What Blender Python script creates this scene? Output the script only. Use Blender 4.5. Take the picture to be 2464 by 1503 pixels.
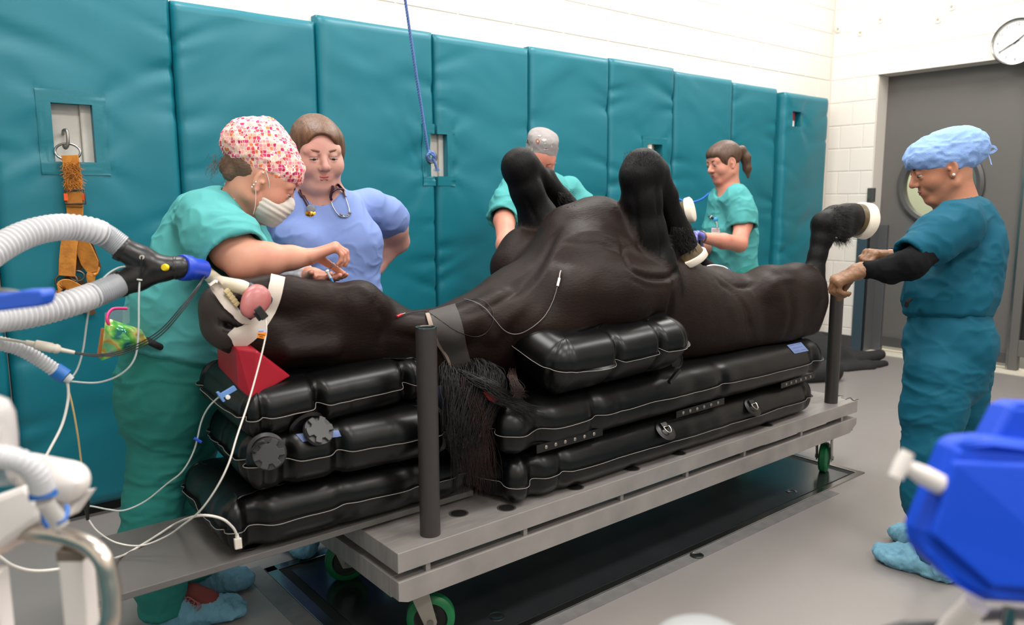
import bpy, math, random
import numpy as np
from mathutils import Vector, Matrix
from mathutils.bvhtree import BVHTree

R = math.radians
SC = bpy.context.scene
COL = SC.collection
for o in list(bpy.data.objects):
    bpy.data.objects.remove(o)

# ---------------------------------------------------------------- camera
CF, CCX, CCY, CH = 1850.6, 1232.0, 751.5, 1.35
_y, _p, _r = R(50.953), R(8.35), R(0.251)
FW = np.array([math.cos(_p)*math.cos(_y), math.cos(_p)*math.sin(_y), -math.sin(_p)])
_rt = np.array([math.sin(_y), -math.cos(_y), 0.0]); _dn = np.cross(FW, _rt)
RT = math.cos(_r)*_rt + math.sin(_r)*_dn
DN = -math.sin(_r)*_rt + math.cos(_r)*_dn
CAMP = np.array([0, 0, CH])
cd = bpy.data.cameras.new('camera'); cam = bpy.data.objects.new('camera', cd); COL.objects.link(cam)
_m = Matrix.Identity(4)
for i in range(3):
    _m[i][0] = RT[i]; _m[i][1] = -DN[i]; _m[i][2] = -FW[i]; _m[i][3] = CAMP[i]
cam.matrix_world = _m
cd.sensor_width = 36; cd.lens = CF*36/2464; cd.clip_start = 0.05
cd.dof.use_dof = True; cd.dof.focus_distance = 2.75; cd.dof.aperture_fstop = 3.0
SC.camera = cam

# ---------------------------------------------------------------- light, exposure
SC.view_settings.view_transform = 'Standard'; SC.view_settings.look = 'None'
SC.view_settings.exposure = 0.0; SC.view_settings.gamma = 1.0
SC.view_settings.use_curve_mapping = False
W = bpy.data.worlds.new('world'); SC.world = W; W.use_nodes = True
W.node_tree.nodes['Background'].inputs[0].default_value = (1, .97, .93, 1)
W.node_tree.nodes['Background'].inputs[1].default_value = 0.05

def area(name, loc, sx, sy, power, col=(1, .975, .945)):
    l = bpy.data.lights.new(name, 'AREA'); l.shape = 'RECTANGLE'; l.size = sx; l.size_y = sy
    l.energy = power; l.color = col
    o = bpy.data.objects.new(name, l); COL.objects.link(o); o.location = loc
    return o
LIGHT_SPOTS = [(0.2, 0.7), (2.4, 0.7), (4.8, 0.7), (0.9, 2.9), (3.1, 2.9), (5.4, 2.9), (0.6, -1.4), (3.2, -1.4)]
ROOMH = 3.7
for (x, y) in LIGHT_SPOTS:
    area('ceiling_lamp_light', (x, y, ROOMH-.05), 1.2, .6, 52)

# ---------------------------------------------------------------- helpers
def at(u, v, X=None, Y=None, Z=None, D=None):
    """point of the room seen at photo pixel u,v on the plane X=, Y=, Z= or at depth D"""
    d = FW + (u-CCX)/CF*RT + (v-CCY)/CF*DN
    if X is not None: t = X/d[0]
    elif Y is not None: t = Y/d[1]
    elif Z is not None: t = (Z-CH)/d[2]
    else: t = D
    return CAMP + t*d
def dep(p): return float((np.asarray(p, float)-CAMP) @ FW)
def px(n, p): return n*dep(p)/CF      # n photo pixels in metres at point p

def V(*a): return np.array(a, float)
def nrm(a):
    a = np.asarray(a, float); return a/np.linalg.norm(a)

def lin(c):
    return tuple(((x/255)/12.92 if x/255 <= .04045 else ((x/255+.055)/1.055)**2.4) for x in c)

MATS = {}
def mat(name, rgb, rough=.5, metal=0., spec=.5, noise=None, bump=None, alpha=None, coat=0, sheen=0, emit=None,
        sss=0, trans=0, bands=None, rough_noise=0):
    """noise=(scale, amount[,rgb2,stretch]) colour variation; bump=(scale,strength,dist[,stretch])"""
    if name in MATS: return MATS[name]
    m = bpy.data.materials.new(name); m.use_nodes = True
    nt = m.node_tree; b = nt.nodes['Principled BSDF']
    c = lin(rgb)
    b.inputs['Base Color'].default_value = (*c, 1)
    b.inputs['Roughness'].default_value = rough; b.inputs['Metallic'].default_value = metal
    b.inputs['Specular IOR Level'].default_value = spec
    if coat: b.inputs['Coat Weight'].default_value = coat; b.inputs['Coat Roughness'].default_value = .15
    if sheen:
        b.inputs['Sheen Weight'].default_value = sheen; b.inputs['Sheen Roughness'].default_value = .4
    if sss:
        b.inputs['Subsurface Weight'].default_value = sss
        b.inputs['Subsurface Radius'].default_value = (.012, .004, .002); b.inputs['Subsurface Scale'].default_value = 1
    if trans: b.inputs['Transmission Weight'].default_value = trans
    if alpha is not None: b.inputs['Alpha'].default_value = alpha
    if emit:
        b.inputs['Emission Color'].default_value = (*lin(rgb), 1); b.inputs['Emission Strength'].default_value = emit
    tc = None
    def coords(st):
        nonlocal tc
        if tc is None: tc = nt.nodes.new('ShaderNodeTexCoord')
        mp = nt.nodes.new('ShaderNodeMapping'); mp.inputs['Scale'].default_value = st
        nt.links.new(tc.outputs['Object'], mp.inputs[0]); return mp
    if noise:
        sc, amt = noise[0], noise[1]
        c2 = lin(noise[2]) if len(noise) > 2 and noise[2] else tuple(x*.55 for x in c)
        mp = coords(noise[3] if len(noise) > 3 else (1, 1, 1))
        n = nt.nodes.new('ShaderNodeTexNoise'); n.inputs['Scale'].default_value = sc; n.inputs['Detail'].default_value = 6
        nt.links.new(mp.outputs[0], n.inputs['Vector'])
        rp = nt.nodes.new('ShaderNodeMapRange'); rp.inputs[1].default_value = .35; rp.inputs[2].default_value = .7
        rp.inputs[4].default_value = amt; nt.links.new(n.outputs['Fac'], rp.inputs[0])
        mx = nt.nodes.new('ShaderNodeMix'); mx.data_type = 'RGBA'
        mx.inputs[6].default_value = (*c, 1); mx.inputs[7].default_value = (*c2, 1)
        nt.links.new(rp.outputs[0], mx.inputs[0]); nt.links.new(mx.outputs[2], b.inputs['Base Color'])
        if rough_noise:
            r2 = nt.nodes.new('ShaderNodeMapRange'); r2.inputs[3].default_value = rough-rough_noise; r2.inputs[4].default_value = rough+rough_noise
            nt.links.new(n.outputs['Fac'], r2.inputs[0]); nt.links.new(r2.outputs[0], b.inputs['Roughness'])
    if bump:
        mp = coords(bump[3] if len(bump) > 3 else (1, 1, 1))
        n = nt.nodes.new('ShaderNodeTexNoise'); n.inputs['Scale'].default_value = bump[0]; n.inputs['Detail'].default_value = 4
        nt.links.new(mp.outputs[0], n.inputs['Vector'])
        bp = nt.nodes.new('ShaderNodeBump'); bp.inputs['Strength'].default_value = bump[1]; bp.inputs['Distance'].default_value = bump[2]
        nt.links.new(n.outputs['Fac'], bp.inputs['Height']); nt.links.new(bp.outputs[0], b.inputs['Normal'])
    MATS[name] = m
    return m

# ---- objects.  Geometry is written in room coordinates; each object keeps an origin of its own.
ORG = {}
def _org(o):
    return ORG.get(o.name, np.zeros(3)) if o is not None else np.zeros(3)
def tag(o, label=None, cat=None, group=None, kind=None):
    if label: o['label'] = label
    if cat: o['category'] = cat
    if group: o['group'] = group
    if kind: o['kind'] = kind
    return o
def thing(name, loc, label, cat, group=None):
    o = bpy.data.objects.new(name, None); COL.objects.link(o)
    o.location = Vector(loc); o.empty_display_size = .05; ORG[o.name] = np.array(loc, float)
    return tag(o, label, cat, group)
def meshobj(name, verts, faces, mats, parent=None, midx=None, smooth=True, origin=None, autosmooth=None):
    verts = np.asarray(verts, float).reshape(-1, 3)
    po = _org(parent)
    if parent is None:
        if origin is None:
            origin = (verts.min(0)+verts.max(0))/2; origin[2] = verts[:, 2].min()
    else: origin = po
    origin = np.array(origin, float)
    me = bpy.data.meshes.new(name)
    if isinstance(faces, np.ndarray) and faces.ndim == 2:
        k = faces.shape[1]
        me.vertices.add(len(verts)); me.vertices.foreach_set('co', (verts-origin).astype(np.float32).ravel())
        me.loops.add(faces.size); me.loops.foreach_set('vertex_index', faces.astype(np.int32).ravel())
        me.polygons.add(len(faces)); me.polygons.foreach_set('loop_start', np.arange(0, faces.size, k, dtype=np.int32))
        me.update(calc_edges=True)
    else:
        me.from_pydata((verts-origin).tolist(), [], [tuple(int(i) for i in f) for f in faces]); me.update()
    if not isinstance(mats, (list, tuple)): mats = [mats]
    for m in mats: me.materials.append(m)
    if midx is not None: me.polygons.foreach_set('material_index', np.asarray(midx, np.int32))
    me.polygons.foreach_set('use_smooth', np.full(len(me.polygons), bool(smooth)))
    me.validate(); me.update()
    o = bpy.data.objects.new(name, me); COL.objects.link(o)
    if parent is None: o.location = Vector(origin)
    else: o.parent = parent
    ORG[o.name] = origin
    if autosmooth is not None:
        me.polygons.foreach_set('use_smooth', np.full(len(me.polygons), True))
        try: me.set_sharp_from_angle(angle=R(autosmooth))
        except Exception: pass
    return o
def bevel(o, w, seg=2):
    m = o.modifiers.new('bevel', 'BEVEL'); m.width = w; m.segments = seg; m.limit_method = 'ANGLE'; m.angle_limit = R(40)
    return o
def share(src, name, parent=None, offset=(0, 0, 0)):
    """a copy of src that shares its mesh, moved by offset (room coordinates)"""
    o = src.copy(); o.name = name; COL.objects.link(o)
    if parent is not None: o.parent = parent
    o.location = src.location + Vector(offset)
    return o
def copy_tree(src, offset, label=None):
    r = src.copy(); COL.objects.link(r); r.location = src.location+Vector(offset); ORG[r.name] = _org(src)+np.array(offset)
    if label: r['label'] = label
    for ch in list(src.children):
        c = ch.copy(); COL.objects.link(c); c.parent = r
        for g in list(ch.children):
            d = g.copy(); COL.objects.link(d); d.parent = c
    return r

class MB:
    def __init__(s): s.v = []; s.f = []; s.m = []; s.cur = 0
    def add(s, v, f):
        n = len(s.v); s.v += [tuple(map(float, p)) for p in v]
        for q in f: s.f.append(tuple(n+i for i in q)); s.m.append(s.cur)
        return s
    def box(s, lo, hi, M=None, o=None):
        (a, b, c), (d, e, f) = lo, hi
        v = np.array([(x, y, z) for x in (a, d) for y in (b, e) for z in (c, f)], float)
        if M is not None: v = v @ np.asarray(M).T
        if o is not None: v = v+np.asarray(o)
        return s.add(v, [(0, 1, 3, 2), (4, 6, 7, 5), (0, 4, 5, 1), (2, 3, 7, 6), (0, 2, 6, 4), (1, 5, 7, 3)])
    def prism(s, poly, off):
        """poly: 3-D points (one flat face), off: extrusion vector"""
        poly = [np.asarray(p, float) for p in poly]; n = len(poly); off = np.asarray(off, float)
        v = poly+[p+off for p in poly]
        return s.add(v, [tuple(range(n))[::-1], tuple(range(n, 2*n))]+[(i, (i+1) % n, n+(i+1) % n, n+i) for i in range(n)])
    def tube(s, path, r, n=10, cap=True, closed=False, flat=None):
        P = [np.asarray(p, float) for p in path]; m = len(P)
        rr = r if hasattr(r, '__len__') else [r]*m
        T = []
        for i in range(m):
            if closed: t = P[(i+1) % m]-P[i-1]
            else: t = P[min(i+1, m-1)]-P[max(i-1, 0)]
            T.append(nrm(t+1e-12))
        a = np.array([0, 0, 1.]) if abs(T[0][2]) < .9 else np.array([1., 0, 0])
        N = nrm(np.cross(T[0], a)); vs = []
        for i in range(m):
            N = nrm(N-T[i]*(N@T[i])); B = np.cross(T[i], N)
            for k in range(n):
                q = 2*math.pi*k/n
                vs.append(P[i]+rr[i]*(math.cos(q)*N+math.sin(q)*B))
        fs = []
        for i in range(m if closed else m-1):
            j = (i+1) % m
            for k in range(n):
                l = (k+1) % n
                fs.append((i*n+k, i*n+l, j*n+l, j*n+k))
        if cap and not closed:
            fs.append(tuple(range(n))[::-1]); fs.append(tuple((m-1)*n+k for k in range(n)))
        return s.add(vs, fs)
    def cyl(s, a, b, r1, r2=None, n=24): return s.tube([a, b], [r1, r2 if r2 is not None else r1], n)
    def lathe(s, o, axis, prof, n=28):
        """prof: list of (radius, distance along axis)"""
        o = np.asarray(o, float); T = nrm(axis)
        a = np.array([0, 0, 1.]) if abs(T[2]) < .9 else np.array([1., 0, 0])
        N = nrm(np.cross(T, a)); B = np.cross(T, N); vs = []; m = len(prof)
        for (r, h) in prof:
            for k in range(n):
                q = 2*math.pi*k/n; vs.append(o+T*h+max(r, 1e-5)*(math.cos(q)*N+math.sin(q)*B))
        fs = [(i*n+k, i*n+(k+1) % n, (i+1)*n+(k+1) % n, (i+1)*n+k) for i in range(m-1) for k in range(n)]
        return s.add(vs, fs)
    def grid(s, P, closeu=False):
        P = np.asarray(P, float); nu, nv = P.shape[:2]; fs = []
        for i in range(nu if closeu else nu-1):
            j = (i+1) % nu
            for k in range(nv-1): fs.append((i*nv+k, j*nv+k, j*nv+k+1, i*nv+k+1))
        return s.add(P.reshape(-1, 3), fs)
    def ribbon(s, path, side, w, th):
        """strap: path points, side vector(s), width w, thickness th"""
        P = [np.asarray(p, float) for p in path]; m = len(P); vs = []
        for i in range(m):
            t = nrm(P[min(i+1, m-1)]-P[max(i-1, 0)]+1e-12)
            sd = np.asarray(side[i] if hasattr(side[0], '__len__') else side, float); sd = nrm(sd-t*(sd@t)); nn = np.cross(t, sd)
            ww = w[i] if hasattr(w, '__len__') else w
            for (x, y) in ((-1, -1), (1, -1), (1, 1), (-1, 1)): vs.append(P[i]+sd*x*ww/2+nn*y*th/2)
        fs = [(0, 3, 2, 1), tuple((m-1)*4+k for k in range(4))]
        for i in range(m-1):
            for k in range(4): fs.append((i*4+k, i*4+(k+1) % 4, (i+1)*4+(k+1) % 4, (i+1)*4+k))
        return s.add(vs, fs)
    def obj(s, name, mats, parent=None, smooth=False, auto=None, **k):
        return meshobj(name, s.v, s.f, mats, parent, midx=s.m, smooth=smooth, autosmooth=auto, **k)

def spline(pts, n=8, closed=False):
    P = [np.asarray(p, float) for p in pts]; out = []; m = len(P)
    for i in range(m if closed else m-1):
        if closed: a, b, c, d = P[i-1], P[i], P[(i+1) % m], P[(i+2) % m]
        else: a, b, c, d = P[max(i-1, 0)], P[i], P[i+1], P[min(i+2, m-1)]
        for k in range(n):
            t = k/n
            out.append(.5*((2*b)+(c-a)*t+(2*a-5*b+4*c-d)*t*t+(3*b-a-3*c+d)*t**3))
    if not closed: out.append(P[-1])
    return out

# ---- value noise
def _h(i, j, k, s):
    n = (i*374761393+j*668265263+k*2147483647+s*144665) & 0x7fffffff
    n = ((n ^ (n >> 13))*1274126177) & 0x7fffffff
    return ((n ^ (n >> 16)) & 0xffff)/65535.0
def vnoise(P, seed=0):
    P = np.asarray(P, float); I = np.floor(P).astype(np.int64); f = P-I; f = f*f*(3-2*f)
    i, j, k = I[..., 0], I[..., 1], I[..., 2]; x, y, z = f[..., 0], f[..., 1], f[..., 2]
    r = 0
    for a in (0, 1):
        for b in (0, 1):
            for c in (0, 1):
                r = r+_h(i+a, j+b, k+c, seed)*(x if a else 1-x)*(y if b else 1-y)*(z if c else 1-z)
    return r
def fnoise(P, seed=0, oct=3):
    P = np.asarray(P, float); r = 0; a = 1; t = 0
    for q in range(oct): r = r+a*vnoise(P*(2**q)+17.3*q, seed+q); t += a; a *= .5
    return r/t

# ---- signed distance modelling, turned into one smooth closed mesh
class SDF:
    def __init__(s): s.p = []
    def _add(s, kind, k, m, op, lo, hi, **d):
        s.p.append(dict(kind=kind, k=k, m=m, op=op, lo=np.array(lo), hi=np.array(hi), **d)); return s
    def cone(s, a, b, ra, rb=None, k=.02, m=0, op='+', flat=None, cap=0):
        a = np.asarray(a, float); b = np.asarray(b, float); rb = ra if rb is None else rb; r = max(ra, rb)*(max(1, flat[1]) if flat else 1)
        return s._add('cone', k, m, op, np.minimum(a, b)-r, np.maximum(a, b)+r, a=a, b=b, ra=ra, rb=rb, flat=flat, cap=cap)
    def chain(s, pts, k=.02, m=0, op='+', flat=None, cap=0):
        """pts: [(point, radius), ...]"""
        n = len(pts)-1
        for i in range(n): s.cone(pts[i][0], pts[i+1][0], pts[i][1], pts[i+1][1], k, m, op, flat, cap if i == n-1 else 0)
        return s
    def ball(s, c, r, k=.02, m=0, op='+'): return s.ell(c, (r, r, r), None, k, m, op)
    def ell(s, c, r, M=None, k=.02, m=0, op='+'):
        """M: rows are the ellipsoid's axes"""
        c = np.asarray(c, float); R_ = max(r)
        return s._add('ell', k, m, op, c-R_, c+R_, c=c, r=np.array(r, float), M=None if M is None else np.asarray(M, float))
    def cut(s, p0, n, k=0):
        """keep only the side opposite to n"""
        return s._add('cut', k, 0, 'x', (0, 0, 0), (0, 0, 0), p0=np.asarray(p0, float), n=nrm(n))
    @staticmethod
    def dist(q, X, Y, Z):
        if q['kind'] == 'cone':
            a, b = q['a'], q['b']; ba = b-a; L = float(ba@ba)+1e-12
            x, y, z = X-a[0], Y-a[1], Z-a[2]
            tu = (x*ba[0]+y*ba[1]+z*ba[2])/L; t = np.clip(tu, 0, 1)
            x = x-t*ba[0]; y = y-t*ba[1]; z = z-t*ba[2]
            if q['flat']:
                n, sc = nrm(q['flat'][0]), q['flat'][1]
                w = (x*n[0]+y*n[1]+z*n[2])*(1/sc-1); x = x+w*n[0]; y = y+w*n[1]; z = z+w*n[2]
            d = np.sqrt(x*x+y*y+z*z)-(q['ra']+t*(q['rb']-q['ra']))
            return np.maximum(d, (tu-1)*math.sqrt(L)) if q['cap'] else d
        c, r = q['c'], q['r']; x, y, z = X-c[0], Y-c[1], Z-c[2]
        if q['M'] is not None:
            M = q['M']; x, y, z = (x*M[0, 0]+y*M[0, 1]+z*M[0, 2]), (x*M[1, 0]+y*M[1, 1]+z*M[1, 2]), (x*M[2, 0]+y*M[2, 1]+z*M[2, 2])
        k0 = np.sqrt((x/r[0])**2+(y/r[1])**2+(z/r[2])**2); k1 = np.sqrt((x/r[0]**2)**2+(y/r[1]**2)**2+(z/r[2]**2)**2)
        return k0*(k0-1)/(k1+1e-9)
    def build(s, vox, disp=None):
        adds = [q for q in s.p if q['op'] == '+']
        km = max(q['k'] for q in adds)+3*vox
        lo = np.min([q['lo'] for q in adds], 0)-4*vox; hi = np.max([q['hi'] for q in adds], 0)+4*vox
        # skip what half-spaces along an axis remove anyway
        n = np.ceil((hi-lo)/vox).astype(int)+1
        ax = [(lo[i]+vox*np.arange(n[i])).astype(np.float32) for i in range(3)]
        F = np.full(n, 1.0, np.float32); M = np.zeros(n, np.uint8); anym = any(q['m'] for q in adds)
        for q in s.p:
            if q['kind'] == 'cut':
                nx, p0 = q['n'], q['p0']
                d = ((ax[0]-p0[0])*nx[0])[:, None, None]+((ax[1]-p0[1])*nx[1])[None, :, None]+((ax[2]-p0[2])*nx[2])[None, None, :]
                np.maximum(F, d, out=F); continue
            pad = km
            a = np.maximum(np.floor((q['lo']-pad-lo)/vox).astype(int), 0); b = np.minimum(np.ceil((q['hi']+pad-lo)/vox).astype(int)+1, n)
            if (b <= a).any(): continue
            sl = tuple(slice(a[i], b[i]) for i in range(3))
            X = ax[0][sl[0]][:, None, None]; Y = ax[1][sl[1]][None, :, None]; Z = ax[2][sl[2]][None, None, :]
            d = SDF.dist(q, X, Y, Z).astype(np.float32); f = F[sl]; k = q['k']
            if q['op'] == '+':
                if anym:
                    mm = M[sl]; mm[d < f] = q['m']
                if k > 0:
                    h = np.maximum(k-np.abs(f-d), 0)/k; F[sl] = np.minimum(f, d)-h*h*k*.25
                else: F[sl] = np.minimum(f, d)
            elif q['op'] == '-':
                d = -d
                if anym and q['m']:
                    mm = M[sl]; mm[(d > f-(.004 if k > .01 else .0012))] = q['m']
                if k > 0:
                    h = np.maximum(k-np.abs(f-d), 0)/k; F[sl] = np.maximum(f, d)+h*h*k*.25
                else: F[sl] = np.maximum(f, d)
            elif q['op'] == 'p':        # paint only
                mm = M[sl]; mm[d < 0] = q['m']; anym = True
        S = F < 0; cells = []; pts = []; quads = []
        N = np.array(F.shape)
        def lid(i, j, k): return (i*N[1]+j)*N[2]+k
        for axn in range(3):
            s0 = [slice(None)]*3; s1 = [slice(None)]*3; s0[axn] = slice(0, -1); s1[axn] = slice(1, None)
            A = S[tuple(s0)]; B = S[tuple(s1)]
            I = np.nonzero(A != B); I = [x.astype(np.int64) for x in I]
            e1, e2 = [(1, 2), (2, 0), (0, 1)][axn]
            ok = (I[e1] > 0) & (I[e2] > 0); I = [x[ok] for x in I]
            J = [x.copy() for x in I]; J[axn] = J[axn]+1
            fa = F[tuple(I)]; fb = F[tuple(J)]; t = fa/(fa-fb)
            P = np.stack(I, 1).astype(np.float64); P[:, axn] += t
            cs = []
            for (da, db) in ((0, 0), (-1, 0), (-1, -1), (0, -1)):
                K = [x.copy() for x in I]; K[e1] = K[e1]+da; K[e2] = K[e2]+db; cs.append(lid(*K))
            cs = np.stack(cs, 1); flip = fb < 0
            cs[flip] = cs[flip][:, ::-1]
            quads.append(cs); cells.append(cs.ravel()); pts.append(np.repeat(P, 4, 0))
        Q = np.concatenate(quads); cc = np.concatenate(cells); pp = np.concatenate(pts)
        # note: flipping rows permutes cells of one edge only, every one of them gets the same crossing point
        u, inv = np.unique(cc, return_inverse=True); cnt = np.bincount(inv)
        Vx = np.stack([np.bincount(inv, pp[:, i])/cnt for i in range(3)], 1)
        faces = np.searchsorted(u, Q)
        verts = lo+Vx*vox
        mi = None
        if anym:
            ii = np.clip(np.round(Vx).astype(int), 0, N-1); vm = M[ii[:, 0], ii[:, 1], ii[:, 2]]
            mi = vm[faces[:, 0]]
        if disp is not None:
            verts = verts+vnormals(verts, faces)*disp(verts)[:, None]
        return verts, faces, mi
    def obj(s, name, vox, mats, parent=None, disp=None, **k):
        v, f, mi = s.build(vox, disp)
        return meshobj(name, v, f, mats, parent, midx=mi, **k)
def vnormals(v, f):
    a = v[f[:, 2]]-v[f[:, 0]]; b = v[f[:, 3]]-v[f[:, 1]]; n = np.cross(a, b); N = np.zeros_like(v)
    for c in range(4):
        for i in range(3): N[:, i] += np.bincount(f[:, c], n[:, i], len(v))
    return N/(np.linalg.norm(N, axis=1)[:, None]+1e-12)
def cloth(seed, amp, st=(6, 6, 14), p=2.0, warp=.12):
    """fold displacement: soft ridges"""
    st = np.array(st, float)
    def g(P):
        w = fnoise(P*5, seed+9, 2)[:, None]*warp
        n = fnoise((P+w)*st, seed, 3); r = 1-np.abs(2*n-1)*2.2
        n2 = fnoise((P+w)*st*2.3, seed+5, 2); r2 = 1-np.abs(2*n2-1)*2.2
        return amp*(np.clip(r, 0, 1)**p*1.0+.5*np.clip(r2, 0, 1)**p-.4)
    return g
def bvh_of(o):
    mw = _org(o)
    me = o.data
    vs = [tuple(np.array(v.co)+mw) for v in me.vertices]
    return BVHTree.FromPolygons(vs, [tuple(p.vertices) for p in me.polygons])
def hit(bvh, u, v, off=.0, fall=2.0):
    """where the sight line through photo pixel u,v meets the surface, lifted off it"""
    d = Vector(FW+(u-CCX)/CF*RT+(v-CCY)/CF*DN).normalized()
    loc, n, i, dd = bvh.ray_cast(Vector(CAMP), d)
    if loc is None: return at(u, v, Y=fall), np.array([0, -1., 0])
    if n.dot(d) > 0: n = -n
    return np.array(loc)+np.array(n)*off, np.array(n)
class Frame:
    def __init__(s, o, fwd, up, sc=1.0):
        s.o = np.asarray(o, float); s.f = nrm(fwd); up = np.asarray(up, float); s.u = nrm(up-s.f*(up@s.f)); s.r = np.cross(s.f, s.u); s.s = sc
        s.M = np.array([s.r, s.f, s.u])
    def __call__(s, x, y, z): return s.o+s.s*(x*s.r+y*s.f+z*s.u)
    def d(s, x, y, z): return x*s.r+y*s.f+z*s.u
# ================================================================ MATERIALS
m_wall = mat('white_block_paint', (229, 222, 213), .55, spec=.3, bump=(60, .15, .004))
m_mortar = mat('mortar_paint', (220, 212, 203), .7, spec=.2)
m_pad = mat('teal_vinyl', (10, 108, 124), .42, spec=.45, noise=(2.2, .35, (20, 118, 132)), bump=(220, .12, .001))
m_patch = mat('teal_vinyl_patch', (10, 108, 122), .35, spec=.5, bump=(90, .2, .002))
m_black_rub = mat('black_rubber', (22, 20, 20), .6)
m_floor = mat('grey_epoxy', (140, 134, 131), .32, spec=.5, noise=(1.3, .5, (126, 123, 121)), bump=(30, .06, .003), rough_noise=.08)
m_door = mat('grey_door_paint', (98, 95, 92), .45, noise=(.8, .4, (90, 88, 86)))
m_dkgrey = mat('dark_grey_base', (70, 68, 68), .5)
m_steelblue = mat('blued_steel_guard', (58, 74, 84), .38, spec=.5)
m_alu = mat('brushed_aluminium', (166, 160, 156), .42, metal=.4, noise=(7, .55, (130, 126, 124), (1, 6, 1)), bump=(40, .08, .002, (1, 8, 1)), rough_noise=.12)
m_stain = mat('stainless', (170, 168, 165), .22, metal=1., noise=(9, .4, (120, 120, 120)))
m_plate = mat('polished_floor_steel', (108, 112, 116), .2, metal=.9, noise=(3, .5, (70, 74, 78)), rough_noise=.1)
m_black = mat('black_gap', (8, 8, 9), .8)
m_cap = mat('black_vinyl', (7, 7, 8), .33, spec=.38, noise=(3, .4, (11, 10, 10)), bump=(160, .08, .001))
m_seam = mat('pale_seam_edge', (150, 142, 135), .5)
m_pole = mat('dark_grey_pipe', (52, 48, 47), .4, noise=(30, .25, (60, 56, 55)), bump=(200, .06, .0008))
m_plank = mat('grey_painted_board', (96, 93, 91), .5, noise=(14, .5, (98, 95, 93), (1, 7, 1)), bump=(30, .1, .002, (1, 9, 1)))
m_white = mat('white_plastic', (232, 228, 222), .35)
m_green = mat('green_tyre', (14, 108, 60), .45)
m_steel = mat('grey_steel', (140, 136, 130), .4, metal=.8)
m_blue_label = mat('blue_label', (108, 128, 178), .55)
m_ink = mat('dark_ink', (18, 18, 24), .6)

def text_mesh(name, s, size, mt, parent, o, ex, ey, depth=.0006, org=None):
    """flat lettering: baseline origin o, ex writing direction, ey up direction"""
    c = bpy.data.curves.new(name, 'FONT'); c.body = s; c.size = size; c.extrude = depth; c.align_x = 'CENTER'; c.align_y = 'CENTER'
    c.resolution_u = 2
    t = bpy.data.objects.new(name+'_tmp', c); COL.objects.link(t)
    bpy.context.view_layer.update()
    me = bpy.data.meshes.new_from_object(t.evaluated_get(bpy.context.evaluated_depsgraph_get()))
    bpy.data.objects.remove(t)
    ex = nrm(ex); ey = nrm(np.asarray(ey)-ex*(np.asarray(ey)@ex)); ez = np.cross(ex, ey)
    vs = [np.asarray(o)+v.co[0]*ex+v.co[1]*ey+v.co[2]*ez for v in me.vertices]
    return meshobj(name, vs, [tuple(p.vertices) for p in me.polygons], mt, parent, smooth=False)

# ================================================================ ROOM SHELL
XW, YW, YP = 6.62, 3.67, 3.60       # door wall face, long wall face, front of the pads
X0, Y0 = -1.6, -2.3
def struct(name, mb, mt, parent=None, bev=0, **k):
    o = mb.obj(name, mt, parent, **k)
    if parent is None: o['kind'] = 'structure'
    if bev: bevel(o, bev)
    return o
struct('floor', MB().box((X0-.2, Y0-.2, -.08), (9.2, YW+.2, 0)), m_floor)
struct('ceiling', MB().box((X0-.2, Y0-.2, ROOMH), (9.2, YW+.2, ROOMH+.1)), mat('ceiling_paint', (235, 232, 226), .8))
wb = struct('wall_back', MB().box((X0-.2, YW+.0035, 0), (XW+.3, YW+.2, ROOMH)), m_mortar)
struct('wall_left', MB().box((X0-.2, Y0, 0), (X0, YW+.008, ROOMH)), m_wall)
struct('wall_front', MB().box((X0-.2, Y0-.2, 0), (9.2, Y0, ROOMH)), m_wall)
struct('unseen_pad_front', MB().box((X0, Y0, .05), (6.6, Y0+.06, 1.25)), m_pad, bev=.01)  # unseen teal padding on the front wall, added to cut the white fill light
struct('unseen_pad_left', MB().box((X0, Y0+.06, .05), (X0+.06, YW, 1.25)), m_pad, bev=.01)  # same on the left wall: out of view, added to lower the bounce
DJ, DH, DX = 3.249, 2.371, 6.80     # door jamb (left edge), header height, door plane
wm = MB()
g = XW+.0035
wm.box((g, DJ+.004, 0), (DX+.12, YW+.2, ROOMH)); wm.box((g, Y0, DH+.004), (DX+.12, DJ+.004, ROOMH)); wm.box((g, Y0, 0), (DX+.12, .55, DH+.004))
wr = struct('wall_right', wm, m_mortar)
# painted blocks, one by one
BL, BH, J = .4, DH/12, .008
def block_proto(parent, lo, hi):
    o = MB().box(lo, hi).obj('block', m_wall, parent); bevel(o, .004, 2); return o
protos = {}
def wall_block_r(y1, y0, z0):
    """block of the door wall, from y0 to y1 (y1>y0), course starting at z0"""
    w = round(y1-y0, 3)
    if w < .05: return
    if ('r', w) not in protos:
        o = MB().box((XW, -w+J, J/2), (XW+.03, 0, BH-J/2)).obj('block', m_wall, wr); bevel(o, .004, 2); o.name = 'block'
        protos['r', w] = o; first = o
        o.location = Vector((0, y1-J/2, z0)) if False else o.location
    src = protos['r', w]
    if 'used' not in src: src['used'] = 1; o = src
    else: o = src.copy(); COL.objects.link(o); o.name = 'block'
    o.location = Vector(src['base'])+Vector((0, y1-J/2, z0)) if 'base' in src else Vector((0, y1-J/2, z0))
for row in range(0, 16):
    z0 = row*BH
    off = .2 if row % 2 else 0.
    y = YW-.0 if not row % 2 else YW
    edges = [YW]
    yy = YW-(.11 if row % 2 else .21)
    end = DJ if row < 12 else -.6
    while yy > end+.03: edges.append(yy); yy -= (.205 if row < 12 else BL)
    edges.append(end)
    for a, b in zip(edges[:-1], edges[1:]): wall_block_r(a, b, z0)
for k_, o in list(protos.items()):
    del o['used']
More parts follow.
